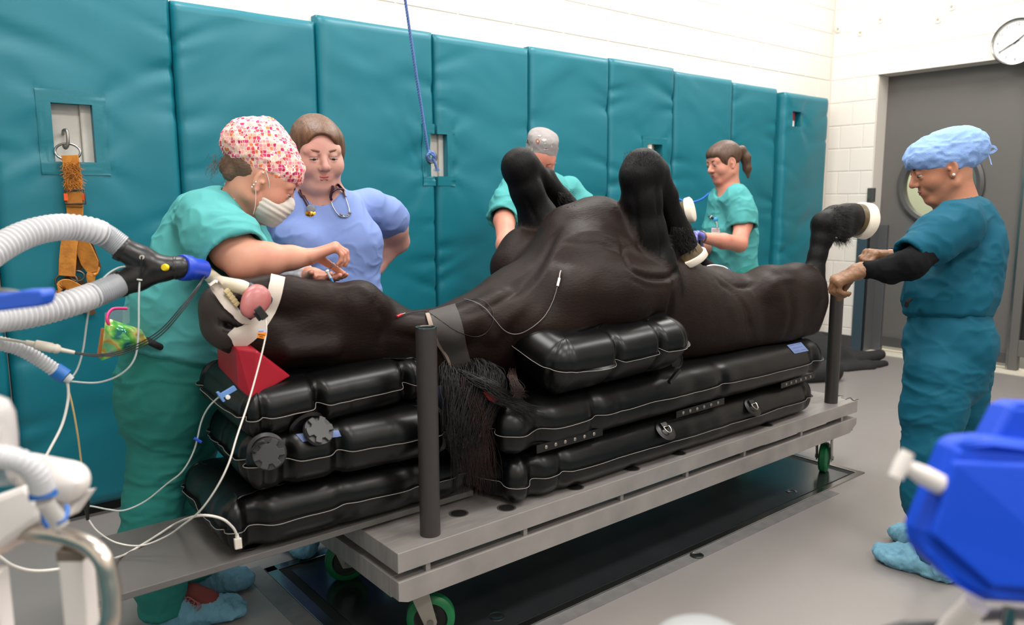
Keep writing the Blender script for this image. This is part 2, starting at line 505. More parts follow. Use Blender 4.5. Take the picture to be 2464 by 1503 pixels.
def wall_block_b(x0, x1, z0):
    w = round(x1-x0, 3)
    if ('b', w) not in protos:
        protos['b', w] = MB().box((J/2, YW, J/2), (w-J/2, YW+.03, BH-J/2)).obj('block', m_wall, wb); o = protos['b', w]; bevel(o, .004, 2)
    else:
        o = protos['b', w].copy(); COL.objects.link(o); o.name = 'block'
    o.location = Vector((x0, 0, z0))
for row in range(11, 17):
    x = .6+(.2 if row % 2 else 0)
    while x < XW-.05:
        wall_block_b(x, min(x+BL, XW), row*BH); x += BL
struct('baseboard_back', MB().box((X0, YP+.045, 0), (XW, YW+.01, .048)), m_black_rub)
struct('baseboard_right', MB().box((XW-.012, 3.344, 0), (XW+.02, YP+.045, .135)), m_dkgrey, bev=.004)

# steel guard that wraps the corner of the doorway
t = thing('corner_guard', (XW, 3.3, 0), 'blue-grey steel guard at the foot of the white block pillar beside the grey door', 'corner guard')
bevel(MB().box((XW-.012, DJ-.012, 0), (XW+.01, 3.344, 1.12)).obj('face_plate', m_steelblue, t), .003)
bevel(MB().box((XW-.012, DJ-.012, 0), (DX-.03, DJ+.003, 1.12)).obj('return_plate', mat('grey_return_plate', (92, 93, 95), .4), t), .003)
# white reveal above it
struct('trim_1', MB().box((XW+.012, DJ-.001, 1.12), (DX, DJ+.006, DH)), m_wall)

# sliding door with a round window and a glazed leaf beside it
dl, dr_ = 3.25, 2.167
door = thing('door_1', (DX, 2.7, 0), 'large grey metal door with a round window, behind the standing woman in dark teal', 'door'); door['kind'] = 'structure'
del door['category']
wc = V(DX, 2.768, 1.452); wr_ = .285
dm = MB(); NS = 48
ring = [(wc[1]+wr_*math.cos(2*math.pi*i/NS), wc[2]+wr_*math.sin(2*math.pi*i/NS)) for i in range(NS)]
def sq(i):   # matching point on the rectangle outline
    a = 2*math.pi*i/NS; c, s = math.cos(a), math.sin(a)
    hy1, hy0, hz1, hz0 = dl-wc[1], wc[1]-dr_, DH+.02-wc[2], wc[2]-.05
    ty = (hy1/c if c > 1e-9 else (hy0/-c if c < -1e-9 else 1e9)); tz = (hz1/s if s > 1e-9 else (hz0/-s if s < -1e-9 else 1e9))
    q = min(ty, tz); return (wc[1]+q*c, wc[2]+q*s)
outer = [sq(i) for i in range(NS)]
cor = [(dl, DH+.02), (dr_, DH+.02), (dr_, .05), (dl, .05)]
fv = []; ff = []
for x in (DX, DX+.05):
    fv += [(x, a, b) for a, b in ring]+[(x, a, b) for a, b in outer]+[(x, a, b) for a, b in cor]
n1 = 2*NS+4
for i in range(NS):
    j = (i+1) % NS
    for o_, fl in ((0, 1), (n1, 0)):
        q = (o_+i, o_+j, o_+NS+j, o_+NS+i); ff.append(q if fl else q[::-1])
    ff.append((i, j, n1+j, n1+i)[::-1])
for ci, (cy_, cz_) in enumerate(cor):
    angs = math.atan2(cz_-wc[2], cy_-wc[1]) % (2*math.pi); i = int(angs/(2*math.pi)*NS); j = (i+1) % NS
    for o_ in (0, n1): ff.append((o_+NS+i, o_+NS+j, o_+2*NS+ci))
meshobj('door_leaf', fv, ff, m_door, door, smooth=False)
rp = [(wr_+.055, 0), (wr_+.055, .022), (wr_+.03, .035), (wr_, .03), (wr_-.006, -.02), (wr_+.055, 0)]
MB().lathe(wc, (-1, 0, 0), rp, 56).obj('window_ring', mat('ring_grey', (84, 82, 82), .35, metal=.3), door, auto=35)
MB().lathe(wc+V(.02, 0, 0), (-1, 0, 0), [(0, 0), (wr_, 0), (wr_, .006), (0, .006)], 40).obj('pane', mat('window_glass', (240, 245, 240), .05, trans=1, spec=.4), door)
for (y0, y1, z0, z1) in ((dr_, dl, .052, .14),): bevel(MB().box((DX-.02, y0, z0), (DX+.01, y1, z1)).obj('kick_rail', m_dkgrey, door), .004)
bevel(MB().box((DX-.03, dl-.09, 0), (DX+.02, dl+.0, 1.12)).obj('guide_post', mat('grey_post', (86, 87, 89), .4, metal=.2), door), .004)
MB().box((DX-.012, 2.44, .9), (DX, 2.53, 1.09)).obj('pull_plate', mat('plate_grey', (112, 110, 108), .35, metal=.5), door)
# glazed leaf
gl = thing('door_2', (DX, 1.3, 0), 'narrow glazed grey door leaf at the right edge of the photo', 'door'); gl['kind'] = 'structure'; del gl['category']
for nm, lo, hi in (('stile', (DX-.03, 2.09, 0), (DX+.04, 2.165, DH+.02)), ('stile', (DX-.03, .56, 0), (DX+.04, .66, DH+.02)), ('rail', (DX-.03, .66, 1.135), (DX+.04, 2.09, 1.225)),
                   ('rail', (DX-.03, .66, .12), (DX+.04, 2.09, .25)), ('rail', (DX-.03, .66, 2.28), (DX+.04, 2.09, DH+.02))):
    bevel(MB().box(lo, hi).obj(nm, m_door, gl), .004)
MB().box((DX-.034, 2.150, 0), (DX-.028, 2.166, DH)).obj('bright_edge', m_stain, gl)
for z0, z1 in ((.25, 1.135), (1.225, 2.28)): MB().box((DX, .66, z0), (DX+.008, 2.09, z1)).obj('pane', mat('dark_glass', (34, 34, 36), .12), gl)
struct('trim_2', MB().box((XW+.01, .55, -.001), (DX+.1, DJ, .006)), mat('cream_threshold', (214, 206, 190), .5))
# room behind the round window
struct('wall_corridor', MB().box((8.9, 1.0, 0), (9.0, 6, ROOMH)), mat('corridor_cream', (236, 236, 206), .6))
struct('wall_corridor_side', MB().box((DX+.12, 1.0, 0), (9.0, 1.1, ROOMH)), mat('corridor_cream', (236, 236, 206), .6))
struct('wall_corridor_far', MB().box((DX+.12, 5.9, 0), (9.0, 6, ROOMH)), mat('corridor_cream', (236, 236, 206), .6))
cl = thing('corridor_cabinet', (8.7, 3.05, 0), 'grey-green cabinet seen through the round door window', 'cabinet')
bevel(MB().box((8.45, 2.1, .0), (8.88, 3.2, 1.2)).obj('body', mat('greygreen', (120, 132, 128), .5), cl), .01)
bevel(MB().box((8.43, 2.1, 1.2), (8.88, 3.2, 1.75)).obj('upper_body', mat('greygreen2', (104, 116, 114), .5), cl), .01)
area('corridor_lamp_light', (7.9, 3.2, ROOMH-.1), 1.2, .6, 95)

# little metal box on the wall edge
t = thing('strike_box', (XW, 3.26, 1.33), 'small grey metal box on the wall edge left of the grey door', 'metal box')
bevel(MB().box((XW-.012, DJ-.03, 1.315), (XW+.02, DJ+.03, 1.435)).obj('plate', m_dkgrey, t), .003)
MB().box((XW-.02, DJ+.005, 1.34), (XW-.012, DJ+.022, 1.40)).obj('latch', mat('greenish', (70, 86, 72), .4), t)

# round plugs high on the wall
for i, (u, v) in enumerate(((1999, 73), (2071, 78), (2119, 47), (2257, 47), (2290, 16))):
    c = at(u, v, X=XW-.0)
    if i == 0: c[1] = min(c[1], YW-.04)
    lab = ('white round wall plug nearest the corner, high above the door', 'white round wall plug second from the corner, the lower one of a pair', 'white round wall plug third from the corner, the higher one of a pair',
           'white round wall plug left of and below the rightmost plug', 'white round wall plug nearest the top edge of the photo, furthest right')[i]
    t = thing('wall_plug', c, lab, 'wall plug', 'round plugs high on the block wall')
    MB().lathe(c+V(.0, 0, 0), (-1, 0, 0), [(0.034, -.004), (.034, .004), (.026, .010), (.012, .012), (.010, .004), (0, .004)], 24).obj('collar', m_wall, t, auto=40)
    MB().lathe(c+V(-.004, 0, 0), (-1, 0, 0), [(.009, 0), (.007, .012), (0, .014)], 12).obj('stub', mat('tan_stub', (196, 180, 150), .6), t, auto=40)

# ---- clock, 1:40
CC = at(2446, 100, X=XW-.03); CC[0] = XW-.045; rC = .168
ck = thing('wall_clock', V(XW, CC[1], CC[2]), 'round white wall clock with a chrome rim above the grey door, showing twenty to two', 'clock')
MB().lathe(CC+V(.045, 0, 0), (-1, 0, 0), [(0, 0), (rC, 0), (rC, .04), (rC-.006, .05), (rC-.014, .046), (rC-.016, .03)], 56).obj('case', m_stain, ck, auto=35)
MB().lathe(CC+V(.018, 0, 0), (-1, 0, 0), [(0, 0), (rC-.014, 0), (rC-.014, .003), (0, .003)], 56).obj('dial', mat('dial_white', (240, 240, 238), .4), ck)
xf = CC[0]+.013
m_num = mat('clock_grey', (150, 150, 152), .5); m_hand = mat('clock_hand', (70, 72, 76), .4)
for h in range(1, 13):
    a = R(90-30*h); o = V(xf, CC[1]-math.cos(a)*rC*.74, CC[2]+math.sin(a)*rC*.74)
    text_mesh('numeral', str(h), .032, m_num, ck, o, (0, -1, 0), (0, 0, 1))
for L, wd, ang in ((.075, .006, 90-50), (.125, .0045, 90-240), (.11, .0015, 90-246)):
    a = R(ang); d = V(0, -math.cos(a), math.sin(a)); n = np.cross(d, V(1, 0, 0)); b = V(xf-.003, CC[1], CC[2])
    MB().prism([b-d*.02+n*wd, b+d*L+n*wd*.5, b+d*L-n*wd*.5, b-d*.02-n*wd], (-.0012, 0, 0)).obj('hand', m_hand, ck)

# ================================================================ WALL PADS
ed = [-1.05, -.345, .337, 1.045, 1.715, 2.39, 3.07, 3.755, 4.41, 5.095, 5.70]
pads = [(ed[i], ed[i+1], YP, top) for i, top in enumerate([2.24, 2.24, 2.25, 2.205, 2.24, 2.235, 2.25, 2.256, 2.238, 2.222])]
pads.append((5.75, 6.43, YP-.035, 2.2))
PL = ['at the left photo edge, mostly hidden by the hoses', 'at the left photo edge, mostly hidden by the hoses', 'with the harness hung in its square cut-out', 'right of the one with the harness, behind the two women', 'third from the left, behind the brown-haired woman in blue',
      'right of the blue rope, left of the grey-capped person', 'behind the grey-capped person', 'between the raised forelegs, with a narrow cut-out', 'with the blue hose hanging on it', 'behind the ponytailed woman', 'last in the row, a red box in its cut-out']
holes = {2: (.559, .709, 1.507, 1.742), 4: (2.353, 2.39, 1.477, 1.709), 5: (2.39, 2.463, 1.477, 1.709), 7: (4.125, 4.278, 1.50, 1.727), 10: (5.86, 5.985, 1.935, 2.055)}
def wall_pad(i, x0, x1, yf, top):
    zb = .05; g_ = .004
    lab = 'teal vinyl wall pad '+PL[i]
    t = thing('wall_pad', ((x0+x1)/2, YW, zb), lab, 'wall pad', 'teal vinyl pads along the long wall')
    hx = holes.get(i)
    xs = list(np.linspace(x0+g_, x1-g_, 34)); zs = list(np.linspace(zb, top, 96))
    if hx:
        a, b, c, d = hx
        a = max(a, x0+g_); b = min(b, x1-g_)
        xs = [x for x in xs if not (abs(x-a) < .012 and a > x0+.02) and not (abs(x-b) < .012 and b < x1-.02)]+[a, b]; zs = [z for z in zs if min(abs(z-c), abs(z-d)) > .01]+[c, d]
        xs = sorted(set(np.round(xs, 5))); zs = sorted(set(np.round(zs, 5))); a, b, c, d = [round(q, 5) for q in (a, b, c, d)]
    xs = np.array(xs); zs = np.array(zs); Xg, Zg = np.meshgrid(xs, zs, indexing='ij')
    e = np.minimum.reduce([Xg-xs[0], xs[-1]-Xg, zs[-1]-Zg, Zg-zs[0]])
    ex = np.minimum(Xg-xs[0], xs[-1]-Xg)
    P = np.stack([Xg, Zg, np.full_like(Xg, i*3.1)], -1)
    dr = P*np.array([1, 1, 1]); dr[..., 1] += .45*np.sin(Xg*5+i)*.25
    big = fnoise(dr*np.array([1.6, 4.2, 1]), 3, 3)-.5
    pinch = np.zeros_like(Xg)
    rs = random.Random(i*7+1)
    for side in (0, 1):
        for q in range(9):
            z0 = rs.uniform(.3, 2.1); w = rs.uniform(.012, .03); ln = rs.uniform(.1, .28); tilt = rs.uniform(-.5, .5)
            dx = (Xg-xs[0]) if side == 0 else (xs[-1]-Xg)
            pinch += rs.uniform(.5, 1.)*np.exp(-dx/ln)*(np.exp(-((Zg-z0-tilt*dx)/(w+dx*.12))**2))*np.exp(-(((Zg-z0-tilt*dx)/(w+dx*.2))**2)*.2)
    if hx:
        for (cx_, cz_) in ((a, c), (a, d), (b, c), (b, d)):
            sx = -1 if cx_ == a else 1; sz = -1 if cz_ == c else 1
            uu = (Xg-cx_)*sx; vv = (Zg-cz_)*sz; rr = np.hypot(uu, vv)+1e-4
            pinch += .8*np.exp(-rr/.16)*np.clip(np.cos(4*(np.arctan2(vv, uu)-.7)), 0, 1)*(uu > -.02)
    rnd = .018*np.clip(1-e/.022, 0, 1)**2
    Yg = yf+rnd-.026*big*np.clip(ex/.05, .3, 1)+.012*pinch+.003*(1-np.clip(ex/.03, 0, 1))
    nx, nz = len(xs), len(zs); vs = np.stack([Xg, Yg, Zg], -1).reshape(-1, 3).tolist(); fs = []
    inh = lambda ix, iz: hx and (a-1e-6 <= xs[ix] and xs[ix+1] <= b+1e-6 and c-1e-6 <= zs[iz] and zs[iz+1] <= d+1e-6)
    for ix in range(nx-1):
        for iz in range(nz-1):
            if not inh(ix, iz): fs.append((ix*nz+iz, (ix+1)*nz+iz, (ix+1)*nz+iz+1, ix*nz+iz+1))
    back = {}
    def bk(k):
        if k not in back: back[k] = len(vs); vs.append([vs[k][0], YW, vs[k][2]])
        return back[k]
    from collections import Counter
    E_ = Counter()
    for f in fs:
        for q in range(4): E_[(f[q], f[(q+1) % 4])] += 1
    for (p_, q_) in list(E_):
        if (q_, p_) not in E_: fs.append((q_, p_, bk(p_), bk(q_)))
    meshobj('cover', vs, fs, m_pad, t, autosmooth=55)
    if hx and i != 10:
        w = .05
        rects = [(a-w, b+w, d-.002, d+w), (a-w, b+w, c-w, c+.002)]
        if a > x0+.02: rects.append((a-w, a+.001, c, d))
        if b < x1-.02: rects.append((b-.001, b+w, c, d))
        for (p, q, r_, s_) in rects:
            p = max(p, x0+.008); q = min(q, x1-.008)
            n_ = 10; gx = np.linspace(p, q, n_); gz = np.linspace(r_, s_, n_); GX, GZ = np.meshgrid(gx, gz, indexing='ij')
            ix = np.clip(np.searchsorted(xs, GX)-1, 0, nx-2); iz = np.clip(np.searchsorted(zs, GZ)-1, 0, nz-2)
            Ym = np.minimum.reduce([Yg[ix, iz], Yg[ix+1, iz], Yg[ix, iz+1], Yg[ix+1, iz+1]])-.0015
            g2 = np.stack([GX, Ym, GZ], -1); G3 = g2.copy(); G3[..., 1] += .0035
            MB().grid(g2).grid(G3[:, ::-1]).obj('patch_strip', m_patch, t, auto=60)
    return t
for i, (x0, x1, yf, top) in enumerate(pads):
    if i > 0: wall_pad(i, x0, x1, yf, top)
# wall recess pieces seen in the cut-outs
for nm, x, z0, z1, lab in (('recess_board', (.56, .712), 1.5, 1.75, 'white painted wall plate in the cut-out behind the harness ring'), ('recess_board', (2.345, 2.47), 1.47, 1.715, 'white painted wall plate in the cut-out where the blue rope is tied')):
    t = thing(nm, ((x[0]+x[1])/2, YW, z0), lab, 'wall plate')
    bevel(MB().box((x[0]-.03, YW-.012, z0-.03), (x[0]+(x[1]-x[0])*.72, YW, z1+.03)).obj('plate', mat('scuffed_white', (214, 208, 200), .55, noise=(12, .5, (186, 180, 172))), t), .003)
    bevel(MB().box((x[0]+(x[1]-x[0])*.72, YW-.03, z0-.03), (x[1]+.03, YW, z1+.03)).obj('raised_edge', mat('scuffed_white', (214, 208, 200), .55), t), .006)
t = thing('fire_alarm_box', (5.93, YW, 1.95), 'small red and white alarm box in the cut-out of the last teal pad', 'alarm box')
MB().box((5.863, YW-.078, 1.985), (5.935, YW, 2.052)).obj('red_cover', mat('alarm_red', (150, 30, 34), .4), t)
MB().box((5.863, YW-.076, 1.937), (5.935, YW, 1.985)).obj('white_base', m_white, t)
t = thing('grab_bar', (4.15, YW, 1.5), 'pale vertical pipe in the narrow cut-out between the forelegs', 'pipe')
MB().cyl((4.165, YW-.034, 1.502), (4.165, YW-.034, 1.725), .032).obj('pipe', m_mortar, t, auto=40)

# ================================================================ STEEL FLOOR PLATE
fp = thing('floor_plate', (2.3, 2.2, 0), 'long polished steel floor plate with bright edge strips under the trolley', 'floor plate')
PX0, PX1, PY0, PY1 = .97, 3.66, 1.74, 2.66
MB().box((PX0+.075, PY0+.04, .0005), (PX1-.08, PY1-.075, .0035)).obj('plate', m_plate, fp)
MB().box((PX0+.03, PY0+.03, .0002), (PX1-.03, PY1-.03, .0006)).obj('gap', m_black, fp)
for lo, hi in (((PX0, PY0, 0), (PX1, PY0+.03, .006)), ((PX0, PY1-.04, 0), (PX1, PY1, .005)), ((PX0, PY0, 0), (PX0+.04, PY1, .005)), ((PX1-.03, PY0, 0), (PX1, PY1, .005))):
    bevel(MB().box(lo, hi).obj('edge_strip', m_stain, fp), .0015)
MB().box((PX0-.05, PY0-.055, .0002), (PX1-.35, PY0, .0012)).obj('sealant_border', mat('dull_sealant', (104, 103, 103), .4, noise=(20, .5, (130, 128, 126))), fp)
MB().box((PX0-.07, PY0-.055, .0002), (PX0, PY1+.04, .0012)).obj('sealant_border', mat('dull_sealant', (104, 103, 103), .4), fp)
for u, v in ((1195, 1482), (1904, 1182), (1700, 1345)):
    c = at(u, v, Z=.004)
    if c[1] < PY0: c[1] = PY0-.03
    MB().lathe(c, (0, 0, 1), [(0, 0), (.026, 0), (.026, .001), (.02, .002), (.018, .0008), (0, .0008)], 28).obj('bolt', m_stain, fp, auto=40)

# ================================================================ TROLLEY
TX0, TX1, TY0, TY1 = 1.04, 3.665, 1.80, 2.52
tr = thing('trolley', (2.35, 2.16, 0), 'long aluminium trolley on green wheels carrying the black mattresses', 'trolley')
sb = MB().box((TX0, TY0, .299), (TX1, TY1, .36)).obj('deck', m_alu, tr); bevel(sb, .002)
Yr0, Yr1 = TY0, TY1
for nm, lo, hi in (('side_rail', (TX0, TY0, .203), (TX1, TY0+.045, .272)), ('side_rail', (TX0, TY1-.045, .203), (TX1, TY1, .272))):
    m = MB(); a, b = lo, hi
    m.prism([(a[0]+.03, a[1], a[2]), (b[0]-.06, a[1], a[2]), (b[0], a[1], a[2]+.035), (b[0], a[1], b[2]), (a[0], a[1], b[2]), (a[0], a[1], a[2]+.012)][::-1], (0, b[1]-a[1], 0))
    bevel(m.obj(nm, m_alu, tr), .002)
for lo, hi in (((TX0, TY0+.045, .209), (TX0+.045, TY1-.045, .272)), ((TX1-.045, TY0+.045, .22), (TX1, TY1-.045, .272))): bevel(MB().box(lo, hi).obj('end_rail', m_alu, tr), .002)
for X in (1.148, 1.522, 1.978, 2.35, 2.733, 3.177, 3.541):
    for Y in (TY0+.012, TY1-.03): MB().box((X-.008, Y, .27), (X+.008, Y+.018, .30)).obj('spacer', m_alu, tr)
    bevel(MB().box((X+.03, TY0+.09, .27), (X+.09, TY0+.15, .30)).obj('load_cell', m_dkgrey, tr), .003)
for X in (1.8, 2.9): MB().box((X, TY0+.045, .215), (X+.05, TY1-.045, .262)).obj('cross_rail', m_alu, tr)
for u, v in ((1104, 1235), (1219, 1221.6), (1384, 1172), (1520, 1127), (1632, 1090), (1843, 1022)):
    c = at(u, v, Z=.36)
    so = MB().lathe(c, (0, 0, 1), [(.0315, -.0), (.0315, .0015), (.0285, .002), (.0265, .0006), (0, .0006)], 32).obj('pole_socket', m_steel, tr, auto=40)
    MB().lathe(c+V(0, 0, .0006), (0, 0, 1), [(0, 0), (.0255, 0), (.0255, .0006), (0, .0006)], 28).obj('socket_hole', m_black_rub, so)
text_mesh('stencil', 'T-N', .075, m_ink, tr, at(2033, 957, Z=.3606), (0, -1, 0), (1, 0, 0), .0004)
def caster(X, Y, ang):
    c = V(X, Y, .075); d = V(math.cos(ang), math.sin(ang), 0); n = np.cross(d, V(0, 0, 1)); w = .022
    cs = thing('caster', (X, Y, 0), None, None)
    cs.parent = tr; ORG[cs.name] = ORG[tr.name]; cs.location = (0, 0, 0)
    top = c-d*.035+V(0, 0, .105)
    MB().cyl(top+V(0, 0, .0), top+V(0, 0, .022), .035).obj('swivel', m_steel, cs, auto=40)
    for s in (-1, 1):
        a = top+n*s*(w+.010)
        m = MB(); m.prism([a+d*.03, a-d*.03, c-d*.016+n*s*(w+.01)-V(0, 0, .016), c+d*.016+n*s*(w+.01)-V(0, 0, .016), c+d*.02+n*s*(w+.01)], n*s*.005)
        bevel(m.obj('fork', mat('pale_fork', (160, 152, 142), .5, metal=.3), cs), .001)
        MB().cyl(c+n*s*(w+.008), c+n*s*(w+.021), .010).obj('axle_nut', m_steel, cs, auto=40)
    MB().lathe(c-n*w, n, [(.052, 0), (.068, .003), (.0745, .010), (.0745, 2*w-.010), (.068, 2*w-.003), (.052, 2*w), (.052, 0)], 44).obj('tyre', m_green, cs, auto=40)
    MB().lathe(c-n*(w-.004), n, [(0, 0), (.02, 0), (.024, .006), (.046, .006), (.0525, .001), (.0525, 2*w-.009), (.046, 2*w-.014), (.024, 2*w-.014), (.02, 2*w-.008), (0, 2*w-.008)], 36).obj('hub', mat('dark_hub', (28, 24, 22), .5), cs, auto=35)
# children of a caster are sub-parts of the trolley
for (X, Y, a) in ((1.20, 1.885, R(-35)), (1.175, 2.40, R(-20)), (3.53, 1.885, R(20)), (3.53, 2.42, R(15))): caster(X, Y, a)
MB().tube(spline([(3.56, 1.86, .195), (3.62, 1.84, .197), (3.68, 1.83, .2)], 4), .006, 8).obj('brake_lever', mat('rusty_lever', (120, 72, 48), .5, metal=.4), tr, auto=40)

# ---- poles standing in the deck
def pole(X, Y, top, lab):
    t = thing('pole', (X, Y, .36), lab, 'pole', 'pipe poles standing in the trolley deck')
    r = .0307
    MB().lathe((X, Y, .3605), (0, 0, 1), [(0, 0), (r, 0), (r, top-.3605), (r-.004, top-.3605+.001), (r-.005, top-.3605-.12), (0, top-.3605-.12)], 40).obj('pipe', m_pole, t, auto=40)
    MB().lathe((X, Y, top), (0, 0, 1), [(r+.0002, -.0015), (r, .0012), (r-.0045, .0012), (r-.005, -.0015), (r+.0002, -.0015)], 40).obj('cut_rim', m_stain, t, auto=30)
    return t
pole(1.184, 1.853, .988, 'dark grey pipe pole at the near left corner, in front of the horse neck')
pole(3.522, 1.863, .975, 'dark grey pipe pole at the right end of the trolley, under the gloved hands')
pole(3.44, 2.455, .98, 'dark pipe pole behind the horse, its top just showing beside the purple line')

# ---- head board
pk = thing('head_board', (.9, 2.19, .365), 'grey painted board sticking out left from under the head cushions', 'board')
bevel(MB().prism([(.36, 2.385, .372), (1.445, 2.385, .372), (1.445, 1.99, .372), (.30, 1.99, .372)][::-1], (0, 0, .019)).obj('board', m_plank, pk), .002)
bevel(MB().box((.45, 2.02, .3605), (1.44, 2.37, .3715)).obj('under_board', m_plank, pk), .0015)
bevel(MB().box((.285, 1.985, .352), (.33, 2.01, .373)).obj('end_cleat', mat('raw_wood', (140, 118, 98), .7), pk), .002)
# ================================================================ INFLATED CUSHIONS
def cushion(name, label, group, c, ex, ey, ez, L, Wd, H, seed=0, puckers=(), seam_h=.0, rc=.07, n_s=340, n_t=26, amp=.010, seamw=.010, sq=2.3, wav=.006, corner=.5, rnd=1.):
    """c centre, ex/ey/ez axes, L x Wd x H; seam flange runs round the middle, puckers = [(s position 0-1, strength, width)]"""
    ex = nrm(ex); ez = nrm(np.asarray(ez)-ex*(np.asarray(ez)@ex)); ey = np.cross(ez, ex)
    a, b = L/2, Wd/2
    per = []
    segs = [((-a+rc, -b), (a-rc, -b)), ((a-rc, -b+rc), -90), ((a, -b+rc), (a, b-rc)), ((a-rc, b-rc), 0), ((a-rc, b), (-a+rc, b)), ((-a+rc, b-rc), 90), ((-a, b-rc), (-a, -b+rc)), ((-a+rc, -b+rc), 180)]
    lens = [2*(a-rc), rc*math.pi/2, 2*(b-rc), rc*math.pi/2]*2; tot = sum(lens)
    for k in range(n_s):
        s = k/n_s*tot
        for i, l in enumerate(lens):
            if s <= l or i == 7: break
            s -= l
        if i % 2 == 0:
            (x0, y0), (x1, y1) = segs[i]; q = s/l; p = (x0+(x1-x0)*q, y0+(y1-y0)*q)
            nn = [(0, -1), (1, 0), (0, 1), (-1, 0)][i//2]
        else:
            (cx_, cy_), a0 = segs[i]; an = R(a0+90*s/l); p = (cx_+rc*math.cos(an), cy_+rc*math.sin(an)); nn = (math.cos(an), math.sin(an))
        per.append((p[0], p[1], nn[0], nn[1]))
    per = np.array(per); S = np.arange(n_s)/n_s
    rs = random.Random(seed); allp = list(puckers)
    # folds at the four corners
    cl = np.cumsum([0]+lens)/tot
    for i in (1, 3, 5, 7):
        m_ = (cl[i]+cl[i+1])/2
        allp += [(m_-.012-.01*rs.random(), corner, .006), (m_+.014+.01*rs.random(), corner*.8, .006)]
    for i in range(int(tot/.13)):
        allp.append((rs.random(), rs.uniform(.0, .12)*rnd, rs.uniform(.004, .02)))
    pk = np.zeros(n_s)
    for (s0, st, w) in allp:
        d = np.abs((S-s0+.5) % 1-.5); pk += st*np.exp(-(d/w)**2)
    ph = np.linspace(-math.pi/2, math.pi/2, n_t)
    T, SS = np.meshgrid(ph, np.arange(n_s), indexing='ij')
    hr = H/2
    zz = np.sign(np.sin(T))*np.abs(np.sin(T))**(2/sq)*hr
    inn = (1-np.abs(np.cos(T))**(2/sq))*hr*1.05
    fold = np.exp(-(zz/hr/.62)**2)
    p3 = pk[SS]
    low = (fnoise(np.stack([per[SS, 0]*5, per[SS, 1]*5, zz*7+seed], -1), seed+3, 3)-.5)
    inn = inn+p3*(.011+.020*fold)*(amp/.01)-low*.012
    zz = zz*(1-.10*np.clip(p3, 0, 1)*(1-fold))+seam_h*np.cos(T)
    # flatten ends of top and bottom slightly towards the middle (dome)
    X = per[SS, 0]-per[SS, 2]*inn; Y = per[SS, 1]-per[SS, 3]*inn; Z = zz
    P = c+X[..., None]*ex+Y[..., None]*ey+Z[..., None]*ez
    vs = P.reshape(-1, 3).tolist(); fs = []
    for i in range(n_t-1):
        for k in range(n_s):
            j = (k+1) % n_s; fs.append((i*n_s+k, i*n_s+j, (i+1)*n_s+j, (i+1)*n_s+k))
    # close top and bottom with shrinking rings
    for side, row in ((-1, 0), (1, n_t-1)):
        prev = [row*n_s+k for k in range(n_s)]
        base = P[row]; cen = c+side*ez*hr*1.0
        for f_ in (.75, .45, .15):
            q0 = len(vs)
            ctr = c+ (base-c)@ex[:, None]*ex*f_ + (base-c)@ey[:, None]*ey*f_
            ctr = ctr+side*ez*hr*(1.0+.0*(1-f_))
            vs.extend(ctr.tolist()); cur = [q0+k for k in range(n_s)]
            for k in range(n_s):
                j = (k+1) % n_s; q = (prev[k], prev[j], cur[j], cur[k]); fs.append(q if side > 0 else q[::-1])
            prev = cur
        ci = len(vs); vs.append((c+side*ez*hr*1.0).tolist())
        for k in range(n_s):
            j = (k+1) % n_s; fs.append((prev[k], prev[j], ci) if side > 0 else (prev[j], prev[k], ci))
    t = thing(name, c-ez*hr, label, 'cushion' if 'cushion' in name else 'mattress', group)
    body = meshobj('cover', vs, fs, m_cap, t)
    # seam flange
    mid = n_t//2
    rid = (P[mid]+P[mid-1])/2 if n_t % 2 == 0 else P[mid]
    outw = per[:, 2:3]*ex+per[:, 3:4]*ey
    wv = wav*2.2*(vnoise(np.stack([per[:, 0]*7, per[:, 1]*7, per[:, 0]*0+seed], -1), seed)-.5)+.3*wav*(vnoise(np.stack([per[:, 0]*30, per[:, 1]*30, per[:, 0]*0+seed], -1), seed)-.5)
    o1 = rid+outw*seamw+ez*(wv+.004*pk)[:, None]; i1 = rid-outw*.004
    m = MB(); n = n_s
    v = []
    for k in range(n): v += [i1[k]+ez*.0012, o1[k]+ez*.0009, o1[k]-ez*.0009, i1[k]-ez*.0012]
    m.add(v, [(k*4+q, ((k+1) % n)*4+q, ((k+1) % n)*4+(q+1) % 4, k*4+(q+1) % 4) for k in range(n) for q in (0, 1, 2, 3)])
    m.obj('seam_flange', m_cap, t, auto=60)
    e = MB(); e.tube([tuple(p) for p in o1], .0011, 4, closed=True)
    e.obj('seam_edge', m_seam, t, smooth=True)['label'] = 'pale welded seam edge'
    t['_'] = 0; del t['_']
    return t, body, dict(c=c, ex=ex, ey=ey, ez=ez, L=L, W=Wd, H=H)

MG = 'black mattresses under the horse'
M1, b1, f1 = cushion('mattress', 'black inflated mattress, the lower of two under the body, with two D-rings on its side', MG, V(2.39, 2.155, .448), (1, .0, 0), 0, (0, 0, 1), 1.86, .68, .17, 1,
                     [(.005, 1.0, .006), (.03, .5, .004), (.975, .9, .006)], rc=.09, n_s=520, seam_h=-.012)
M2, b2, f2 = cushion('mattress', 'black inflated mattress, the upper of two under the body, with studded strips on its side', MG, V(2.405, 2.15, .621), (1, .0, 0), 0, (0, 0, 1), 1.93, .70, .17, 2,
                     [(.012, 1.0, .007), (.06, .6, .005), (.97, .9, .006), (.20, .35, .006)], rc=.09, n_s=520, seam_h=-.01)
HG = 'black cushions stacked under the head'
C1, b3, f3 = cushion('cushion', 'black inflated cushion lying on the grey board, bottom of the head stack', HG, V(1.02, 2.19, .476), (1, -.035, 0), 0, (0, 0, 1), .78, .47, .165, 3,
                     [(.015, 1.0, .012), (.12, .3, .01), (.22, .3, .01)], rc=.05)
